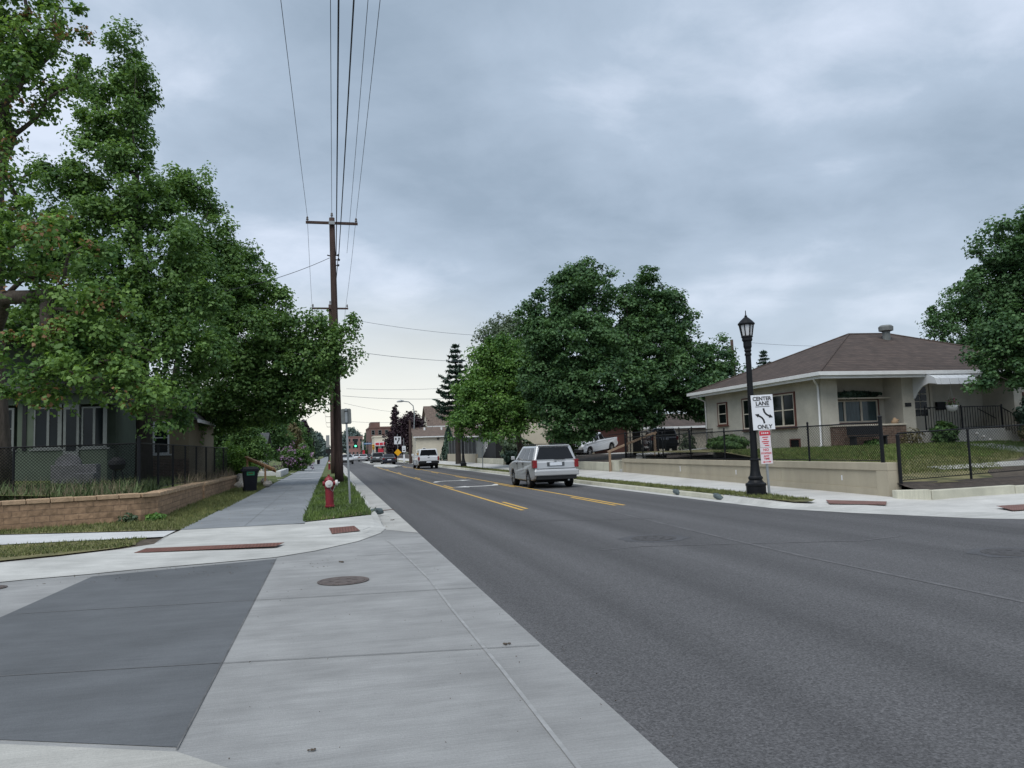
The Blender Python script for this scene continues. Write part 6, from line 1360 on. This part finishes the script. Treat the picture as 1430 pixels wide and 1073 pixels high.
t = thing('road_sign', 'plain yellow diamond marker below the keep right sign', 'road sign', (x, y-.02, .14)); MB().prism([(-hd, zc_), (0, zc_-hd), (hd, zc_), (0, zc_+hd)], -.05, -.02, 'y').build('sign_face', 'sign_yellow', t)
x, y = G(564.5, 650); t = sign_post('road_sign', 'white rectangular sign right of the yellow diamond', x, y, 3.2); A_ = at(564.5, 631.5, y)[2]-.14; B_ = at(564.5, 623, y)[2]-.14; hw = (at(566.5, 627, y)[0]-at(561.5, 627, y)[0])/2
sg = MB().box(-hw, hw, -.03, 0, A_, B_).build('sign_face', 'sign_white', t); mb = MB(); mb.box(-hw*.6, hw*.6, -.04, -.031, A_+.15, A_+.28); mb.box(-hw*.4, hw*.4, -.04, -.031, A_+.5, B_-.3); mb.build('mark', 'trim_dark', sg)
MB().box(-hw*.45, hw*.45, -.05, 0, A_-1.2, A_-.3).build('lower_panel', 'sign_white', t)
x, y = G(675, 653, .2); x = 14.6; q = at(674, 651, 70); t = sign_post('road_sign', 'pale small sign on a grey post in front of the dark screen fence', at(674, 640, 62)[0], 62, 3.3)
zz = at(674, 606, 62)[2]; MB().box(-.22, .22, -.03, 0, zz-.5, zz+.35).build('sign_face', 'sign_back', t)
# cobra head light
q = G(572, 650); t = thing('street_light', 'brown wooden pole with a curved arm street light in front of the purple tree', 'street light', (at(573.5, 640, 98)[0], 98, .15))
zt = at(575, 588, 98)[2]; MB().cyl((0, 0, 0), (0, 0, zt), .2, .14, 8).build('pole', 'pole_wood', t)
ar = [(0, 0, zt-.5), (.35, 0, zt+.2)]; z1 = at(580, 580, 98)[2]; z2 = at(575, 563, 98)[2]
MB().tube([(.5, 0, zt-1.2), (.6, 0, z1), (.45, 0, z2-.5), (-.1, 0, z2), (-.9, 0, z2+.1)], .06, 6).build('arm', 'galv', t); MB().tube([(-.7, 0, z2+.1), (-1.1, 0, z2+.12), (-1.6, 0, z2+.05)], [.08, .16, .08], 8).build('lamp_head', 'galv', t)

# street ironwork and tactile plates
def cover(label, x, y, r, z, m='iron'):
    t = thing('manhole_cover', label, 'manhole cover', (x, y, z))
    MB().lathe([(0, 0), (r, 0), (r, .006), (r*.9, .006), (r*.88, .002), (r*.84, .002), (r*.83, .008), (0, .008)], n=40).build('cover', m, t)
    mb = MB(); 
    for k_ in range(6): a_ = k_*1.047; mb.box(-.03+.45*r*math.cos(a_), .03+.45*r*math.cos(a_), -.03+.45*r*math.sin(a_), .03+.45*r*math.sin(a_), .009, .012)
    mb.build('cover_knob', m, t); return t
cover('round cast iron cover set in the pale street concrete', .14, 10.71, .34, .006)
cover('dark round cover in the middle of the asphalt', 5.61, 13.04, .40, .002, 'iron2'); cover('round cover in the asphalt at the right edge', 9.31, 9.09, .40, .002, 'iron2')
pt = MB()
def ringpatch(x, y, r):
    return MB().sheet([(x+r*math.cos(a_*.393)*(1+.1*math.sin(a_*3)), y+r*.9*math.sin(a_*.393), .0035) for a_ in range(16)])
ssheet('road_patch', ringpatch(5.61, 13.04, .62), 'patch'); ssheet('road_patch', ringpatch(9.31, 9.09, .6), 'patch')
ssheet('road_crack', (lambda m_: (strip(m_, [(4.2, 12.0), (5.0, 12.1), (6.8, 11.6), (8.4, 11.1), (9.3, 11.3)], .05, .0045), strip(m_, [(4.0, 17.5), (5.5, 17.0), (7.2, 16.4)], .05, .0045), m_)[-1])(MB()), 'seam')
cover('small dark cover at the left edge of the side street', -4.62, 12.2, .22, .006)
def tactile(label, p, z, m, nx, ny):
    """p: four corners"""
    t = thing('tactile_plate', label, 'tactile paving', (p[0][0], p[0][1], z[0])); O = Vector((p[0][0], p[0][1], z[0]))
    q = [Vector((a_[0], a_[1], zz))-O for a_, zz in zip(p, z)]
    up = Vector((0, 0, .004)); MB().add([v_ for v_ in q]+[v_+up for v_ in q], [(0, 3, 2, 1), (4, 5, 6, 7), (0, 1, 5, 4), (1, 2, 6, 5), (2, 3, 7, 6), (3, 0, 4, 7)]).build('plate', m, t)
    return t
tactile('long brick red tactile strip across the ramp of the grey walk', [(-3.38, 14.85), (-.98, 14.70), (-.86, 15.08), (-3.28, 15.3)], [.085, .072, .088, .103], 'tactile', 44, 7)
tactile('small square brick red tactile plate below the hydrant strip', [(.0, 16.35), (.58, 16.75), (.48, 17.55), (-.06, 17.3)], [.070, .066, .098, .104], 'tactile', 12, 12)
tactile('flat brick red tactile plate on the corner beside the street lamp', [(11.85, 16.75), (12.65, 15.75), (13.0, 16.15), (12.15, 17.3)], [.085, .08, .115, .125], 'tactile2', 20, 12)
tactile('long brick red tactile plate at the right edge of the far corner', [(13.75, 13.35), (16.2, 13.35), (16.2, 13.95), (14.0, 14.0)], [.06, .065, .10, .10], 'tactile2', 30, 8)
def sock(label, x, y, L_, rz, z=.09):
    t = thing('inlet_sock', label, 'filter sock', (x, y, z), rz)
    pts = [(-L_/2, 0, -.03), (-L_*.3, .02, 0), (0, 0, .01), (L_*.3, -.02, 0), (L_/2, 0, -.04)]; MB().tube(pts, [.05, .085, .09, .085, .04], 10).build('sock_body', 'sock', t, smooth=True)
    MB().tube([(-L_*.1, .09, .02), (-L_*.1, 0, .11), (-L_*.1, -.09, .02)], .012, 5).build('tie', 'trim_dark', t); return t
x, y = G(944, 689, .05); sock('left of the two grey filter socks lying in the right gutter', x, y, .85, 1.45)
x, y = G(1001, 695.5, .05); sock('grey filter sock in the right gutter nearer the street lamp', x, y, .8, 1.45)
x, y = G(526, 719, .05); sock('crumpled grey green filter sock on the left kerb inlet', x, y, .4, .6, .13)
ssheet('inlet_plate', MB().sheet([(1.18, 22.6, .014), (1.78, 23.0, .014), (1.78, 23.2, .014), (1.18, 22.85, .014)]), 'rust')
for (px, py, s) in ((708, 901, .022), (475, 786, .03), (435, 1050, .014), (548, 727, .03)):
    x, y = G(px, py); mb = MB(); r_ = random.Random(px)
    for i in range(5): mb.lathe([(0, 0), (s*.6, .002), (s*.5, s*.5), (0, s*.6)], (x+r_.uniform(-s, s)*1.3, y+r_.uniform(-s, s), .006), 6)
    o = mb.build('dirt_clod', 'dirt'); tag(o, {708: 'dark clod on the gutter edge near the camera', 475: 'dark clod beyond the round cover in the concrete', 435: 'tiny dark pebble at the bottom of the photo', 548: 'small clod in the gutter by the inlet'}[px], 'debris')

# ------------------------------------------------------------------ vehicles
def car(name, label, cat, loc, rotz, paint, L_, W, prof, gh, wheels, wr, extras=None, group=None, tilt=0, ww=.24):
    """forward +y. prof: lower body side outline (y,z) clockwise, arches are cut in; gh: list of greenhouses"""
    t = thing(name, label, cat, loc, rotz, group); t.rotation_euler = (tilt, 0, rotz) 
    hw = W/2
    # lower body: outline with wheel arches, sides pulled in towards the sill and the ends
    out_ = []
    for p in prof: out_.append(p)
    arches = []
    for wy in wheels[::-1]:
        arches += [(wy+(wr+.07)*math.cos(a_), wr+(wr+.07)*math.sin(a_)) for a_ in [math.radians(d) for d in (-8, 15, 38, 62, 90, 118, 142, 165, 188)]]
    poly = out_+arches
    n_ = len(poly); vs = []; stations = (-1, -.93, .93, 1)
    for s_ in stations:
        for (y, z) in poly:
            inset = .06*hw if abs(s_) == 1 else 0
            yy = y*(.985 if abs(s_) == 1 else 1); f_ = 1-.05*max(0, (.55-z)/.3)-.06*max(0, (abs(y)/(L_/2)-.8)/.2)
            if abs(s_) == 1: zz = z-.03 if z > .8 else z
            else: zz = z
            vs.append((s_*hw*f_, yy, zz))
    fs = [tuple(range(n_)), tuple(range(4*n_-1, 3*n_-1, -1))]
    for k_ in range(3):
        for i in range(n_): j_ = (i+1) % n_; fs.append((k_*n_+i, (k_+1)*n_+i, (k_+1)*n_+j_, k_*n_+j_))
    b_ = MB(); b_.add(vs, fs); body = b_.build('body', paint, t, bevel=.055, seg=3)
    ub = MB(); ub.box(-hw*.80, hw*.80, -L_/2+.25, L_/2-.3, .24, .60); ub.build('underbody', 'tyre', t)
    for g_ in gh:
        (y0, y1, zb_, wb), (r0, r1, zr, wr_) = g_['belt'], g_['roof']
        q = [(-wb, y0, zb_), (wb, y0, zb_), (wb, y1, zb_), (-wb, y1, zb_), (-wr_, r0, zr), (wr_, r0, zr), (wr_, r1, zr), (-wr_, r1, zr)]
        c_ = MB(); c_.add(q, [(0, 3, 2, 1), (4, 5, 6, 7), (0, 1, 5, 4), (1, 2, 6, 5), (2, 3, 7, 6), (3, 0, 4, 7)]); cab = c_.build('cabin', g_.get('paint', paint), t, bevel=.08, seg=3)
        V = [Vector(p) for p in q]
        def pane(nm, A, B_, Cc, D, u0, u1, v0, v1, u0t=None, u1t=None, m='car_glass', par=None):
            u0t = u0 if u0t is None else u0t; u1t = u1 if u1t is None else u1t
            f_ = lambda u_, v_: (A*(1-u_)+B_*u_)*(1-v_)+(D*(1-u_)+Cc*u_)*v_
            nrm = (B_-A).cross(D-A).normalized(); ctr = (V[0]+V[6])/2
            if nrm.dot(A-ctr) < 0: nrm = -nrm
            P_ = [f_(u0, v0), f_(u1, v0), f_(u1t, v1), f_(u0t, v1)]
            mb = MB(); mb.add([p+nrm*.006 for p in P_]+[p-nrm*.01 for p in P_], [(0, 1, 2, 3), (7, 6, 5, 4), (0, 4, 5, 1), (1, 5, 6, 2), (2, 6, 7, 3), (3, 7, 4, 0)])
            return mb.build(nm, m, par or t)
        if g_.get('rear', True): pane('rear_window', V[0], V[1], V[5], V[4], .06, .94, g_.get('rv', .16), .88, .10, .90)
        if g_.get('front', True): pane('windscreen', V[3], V[2], V[6], V[7], .05, .95, .08, .92, .09, .91)
        for u0, u1 in g_.get('side', ()):
            pane('side_window', V[0], V[3], V[7], V[4], u0, u1, .12, .86, g_.get('ut', lambda x: x)(u0), g_.get('ut', lambda x: x)(u1)); pane('side_window', V[1], V[2], V[6], V[5], u0, u1, .12, .86, g_.get('ut', lambda x: x)(u0), g_.get('ut', lambda x: x)(u1))
    for wy in wheels:
        for s_ in (-1, 1):
            ty = MB(); xo = s_*(hw-.02); xi = s_*(hw-.02-ww)
            w0 = ty.lathe([(wr*.64, xi), (wr*.93, xi), (wr, xi+s_*.03), (wr, xo-s_*.03), (wr*.93, xo), (wr*.66, xo), (wr*.62, xo-s_*.03)], (0, wy, wr), 24, 'x').build('wheel', 'tyre', t, smooth=False)
            rm = MB(); rm.lathe([(wr*.66, xo-s_*.035), (wr*.60, xo-s_*.02), (wr*.58, xo-s_*.08), (0, xo-s_*.08)], (0, wy, wr), 20, 'x')
            for i in range(5):
                a_ = i*2*math.pi/5+.3; rm.bar((xo-s_*.03, wy, wr), (xo-s_*.03, wy+wr*.6*math.cos(a_), wr+wr*.6*math.sin(a_)), .06, .05)
            rm.lathe([(wr*.18, xo-s_*.06), (wr*.15, xo-s_*.01), (0, xo-s_*.01)], (0, wy, wr), 10, 'x'); rm.build('rim', 'rim', w0)
    return t
def part(t, nm, m, *boxes, bevel=.012, parent=None):
    mb = MB()
    for b_ in boxes: mb.box(*b_)
    return mb.build(nm, m, parent or t, bevel=bevel)
# silver SUV seen from behind
prof = [(-2.24, .40), (-2.36, .50), (-2.37, .72), (-2.33, .80), (-2.30, 1.05), (-2.24, 1.14), (1.05, 1.14), (1.55, 1.08), (2.15, .98), (2.33, .80), (2.36, .50), (2.25, .34)]
t = car('silver_suv', 'silver SUV driving away in the right lane', 'SUV', (8.95, 32.75, 0), 0, 'silver', 4.74, 1.93, prof,
        [dict(belt=(-2.26, 1.10, 1.10, .935), roof=(-2.06, .22, 1.75, .74), side=((.055, .27), (.31, .57), (.60, .88)), ut=lambda x: min(.97, x*.93+.03), rv=.12)], (-1.36, 1.34), .355)
part(t, 'bumper', 'silver', (-.94, .94, -2.50, -2.30, .52, .75), bevel=.04); part(t, 'bumper_trim', 'trim_dark', (-.84, .84, -2.46, -2.30, .37, .53))
part(t, 'lower_cladding', 'grey_box', (-.972, -.93, -.9, .9, .34, .52), (.93, .972, -.9, .9, .34, .52))
for s in (-1, 1):
    part(t, 'tail_light', 'tail_red', (min(s*.965, s*.80), max(s*.965, s*.80), -2.375, -2.10, .84, 1.16)); part(t, 'side_mirror', 'silver', (min(s*.98, s*1.14), max(s*.98, s*1.14), .72, .84, 1.16, 1.32), bevel=.03)
    part(t, 'roof_rail', 'trim_dark', (s*.66-.025, s*.66+.025, -1.75, .0, 1.785, 1.82)); MB().box(s*.66-.02, s*.66+.02, -1.7, -1.6, 1.745, 1.79).build('rail_foot', 'trim_dark', t)
    for y in (-.55, .5): part(t, 'door_handle', 'trim_dark', (min(s*.955, s*.985), max(s*.955, s*.985), y-.1, y+.1, .98, 1.02))
    for y in (-.62, .42): MB().box(min(s*.958, s*.967), max(s*.958, s*.967), y-.006, y+.006, .45, 1.10).build('door_seam', 'trim_dark', t)
pl = part(t, 'licence_plate', 'plate', (-.26, .26, -2.365, -2.335, .92, 1.05)); part(t, 'plate_recess', 'grey_car', (-.37, .37, -2.345, -2.32, .90, 1.07))
part(t, 'crossbar', 'trim_dark', (-.66, .66, -1.45, -1.39, 1.80, 1.825), (-.66, .66, -.4, -.34, 1.80, 1.825)); part(t, 'tailgate_seam', 'trim_dark', (-.82, .82, -2.349, -2.30, .795, .812), bevel=0); part(t, 'badge', 'rim', (-.05, .05, -2.34, -2.30, 1.10, 1.15), bevel=.01)
part(t, 'rear_wiper', 'trim_dark', (-.05, .42, -2.285, -2.262, 1.165, 1.185), bevel=0); part(t, 'spoiler', 'silver', (-.66, .66, -2.14, -1.98, 1.715, 1.765), bevel=.02)
MB().tube([(.5, -2.3, .33), (.5, -2.45, .33)], .035, 8).build('exhaust_pipe', 'galv', t)
# white pickup with topper
prof = [(-2.70, .55), (-2.78, .62), (-2.78, 1.12), (-2.74, 1.17), (1.05, 1.17), (1.4, 1.16), (2.45, 1.08), (2.68, .95), (2.72, .50), (2.6, .42)]
t = car('white_pickup', 'white pickup with a topper driving away in the distance', 'pickup truck', (8.85, 74.6, 0), 0, 'white_car', 5.5, 1.98, prof,
        [dict(belt=(-2.72, -.62, 1.16, .93), roof=(-2.62, -.60, 1.86, .80), side=((.08, .45), (.5, .92)), front=False, rv=.14),
         dict(belt=(-.55, 1.15, 1.16, .95), roof=(-.35, .45, 1.80, .74), side=((.05, .40), (.45, .88)), rear=False)], (-1.75, 1.75), .40)
part(t, 'bumper', 'trim_dark', (-.96, .96, -2.92, -2.76, .52, .74)); part(t, 'tailgate', 'white_car', (-.80, .80, -2.80, -2.77, .76, 1.12)); part(t, 'licence_plate', 'plate', (-.22, .22, -2.945, -2.92, .58, .70))
for s in (-1, 1): part(t, 'tail_light', 'tail_red', (min(s*.98, s*.83), max(s*.98, s*.83), -2.80, -2.65, .80, 1.14)); part(t, 'side_mirror', 'white_car', (min(s*1.0, s*1.22), max(s*1.0, s*1.22), .65, .8, 1.18, 1.42), bevel=.03)
part(t, 'tailgate_handle', 'trim_dark', (-.09, .09, -2.82, -2.80, 1.02, 1.08)); part(t, 'topper_latch', 'trim_dark', (-.06, .06, -2.76, -2.70, 1.22, 1.30)); part(t, 'lower_rear_panel', 'trim_dark', (-.9, .9, -2.7, -2.6, .35, .58))  # last part: dark plastic panel low behind the rear bumper
# sedans
def sedan(label, x, y, rz, paint, cat='car', lights='tail', L_=4.6, H_=1.42, name='sedan', group=None):
    prof = [(-2.15, .35), (-2.27, .5), (-2.27, .92), (-2.15, .98), (-1.6, 1.0), (1.0, .96), (1.6, .90), (2.15, .76), (2.27, .60), (2.25, .38), (2.15, .30)]
    t = car(name, label, cat, (x, y, 0), rz, paint, 4.5, 1.82, prof, [dict(belt=(-1.85, 1.15, .95, .86), roof=(-1.05, .25, H_, .66), side=((.16, .48), (.52, .82)), ut=lambda x_: min(.98, max(.02, (x_-.14)*1.35)))], (-1.32, 1.36), .32)
    for s in (-1, 1):
        part(t, 'tail_light', 'tail_red', (min(s*.90, s*.62), max(s*.90, s*.62), -2.285, -2.2, .74, .90)); part(t, 'headlight', 'clear_lamp', (min(s*.88, s*.58), max(s*.88, s*.58), 2.12, 2.275, .58, .72)); part(t, 'side_mirror', paint, (min(s*.90, s*1.04), max(s*.90, s*1.04), .62, .74, .96, 1.08), bevel=.03)
    part(t, 'licence_plate', 'plate', (-.26, .26, -2.30, -2.27, .60, .72)); part(t, 'bumper', paint, (-.88, .88, -2.33, -2.22, .38, .60)); part(t, 'front_bumper', paint, (-.88, .88, 2.2, 2.33, .28, .52)); part(t, 'grille', 'trim_dark', (-.5, .5, 2.26, 2.335, .53, .66))
    return t
def suv(label, x, y, rz, paint, z=0, name='parked_suv', H_=1.68, L_=4.6, tilt=0):
    prof = [(-2.2, .40), (-2.3, .50), (-2.3, .95), (-2.2, 1.08), (1.0, 1.08), (1.5, 1.04), (2.1, .94), (2.28, .78), (2.3, .50), (2.2, .34)]
    t = car(name, label, 'SUV', (x, y, z), rz, paint, 4.6, 1.88, prof, [dict(belt=(-2.2, 1.10, 1.05, .90), roof=(-1.98, .30, H_, .72), side=((.06, .28), (.32, .58), (.62, .88)), rv=.08)], (-1.34, 1.34), .35, tilt=tilt)
    for s in (-1, 1): part(t, 'tail_light', 'tail_red', (min(s*.93, s*.78), max(s*.93, s*.78), -2.32, -2.1, .84, 1.10)); part(t, 'headlight', 'clear_lamp', (min(s*.9, s*.6), max(s*.9, s*.6), 2.1, 2.30, .70, .84)); part(t, 'side_mirror', paint, (min(s*.94, s*1.08), max(s*.94, s*1.08), .7, .82, 1.1, 1.24), bevel=.03)
    part(t, 'licence_plate', 'plate', (-.24, .24, -2.33, -2.30, .84, .96)); part(t, 'bumper', 'trim_dark', (-.92, .92, -2.40, -2.25, .42, .64)); part(t, 'front_bumper', 'trim_dark', (-.92, .92, 2.25, 2.38, .38, .62)); return t
x, y = G(541.5, 649.3); sedan('dark blue sedan driving away left of the yellow diamond sign', x+.2, y+2, 0, 'dark_car')
x, y = G(527.5, 648.4); suv('dark SUV with a pale rear ahead of the dark sedan', x, y+2, 0, 'grey_car', name='distant_suv')
x, y = G(507.5, 644.7); sedan('silver car under the blue street sign far away', x, y+3, 0, 'silver')
x, y = G(485.5, 648.5); suv('oncoming pale grey car behind the back of the road sign', x, y+2, math.pi, 'silver', name='oncoming_suv', H_=1.55)
for i, (px, py, pt_, lb) in enumerate(((498, 643.2, 'white_car', 'tiny white car at the vanishing point of the road'), (516, 643.4, 'dark_car', 'tiny dark car in the crossing beyond the silver car'))):
    x, y = G(px, py); sedan(lb, x, y, 0 if i else math.pi, pt_)
# parked white pickup on the drive, nose down to the street
prof = [(-2.60, .52), (-2.66, .60), (-2.66, 1.06), (-2.60, 1.10), (1.0, 1.12), (1.35, 1.10), (2.3, 1.00), (2.52, .86), (2.56, .50), (2.45, .42)]
q = at(836, 640, 57.5)
t = car('parked_pickup', 'white pickup parked nose to the street on the drive behind the fence', 'pickup truck', (19.9, 57.5, .98), math.radians(128), 'white_car', 5.2, 1.85, prof,
        [dict(belt=(-.75, 1.15, 1.08, .88), roof=(-.45, .55, 1.68, .70), side=((.06, .44), (.5, .88)))], (-1.6, 1.62), .37, tilt=math.radians(0))
t.rotation_euler = (math.radians(-5), 0, math.radians(128))
part(t, 'bed_liner', 'trim_dark', (-.78, .78, -2.5, -.82, 1.09, 1.115)); part(t, 'front_bumper', 'trim_dark', (-.9, .9, 2.45, 2.66, .42, .64)); part(t, 'grille', 'trim_dark', (-.5, .5, 2.5, 2.58, .68, .86))
for s in (-1, 1): part(t, 'headlight', 'clear_lamp', (min(s*.85, s*.55), max(s*.85, s*.55), 2.42, 2.57, .70, .86)); part(t, 'side_mirror', 'trim_dark', (min(s*.93, s*1.1), max(s*.93, s*1.1), .75, .87, 1.12, 1.32), bevel=.03); part(t, 'tail_light', 'tail_red', (min(s*.9, s*.76), max(s*.9, s*.76), -2.68, -2.55, .75, 1.05))
suv('dark SUV parked behind the black fence right of the maple trunk', 22.7, 51.0, math.radians(-14), 'dark_car', 1.04, 'parked_suv')
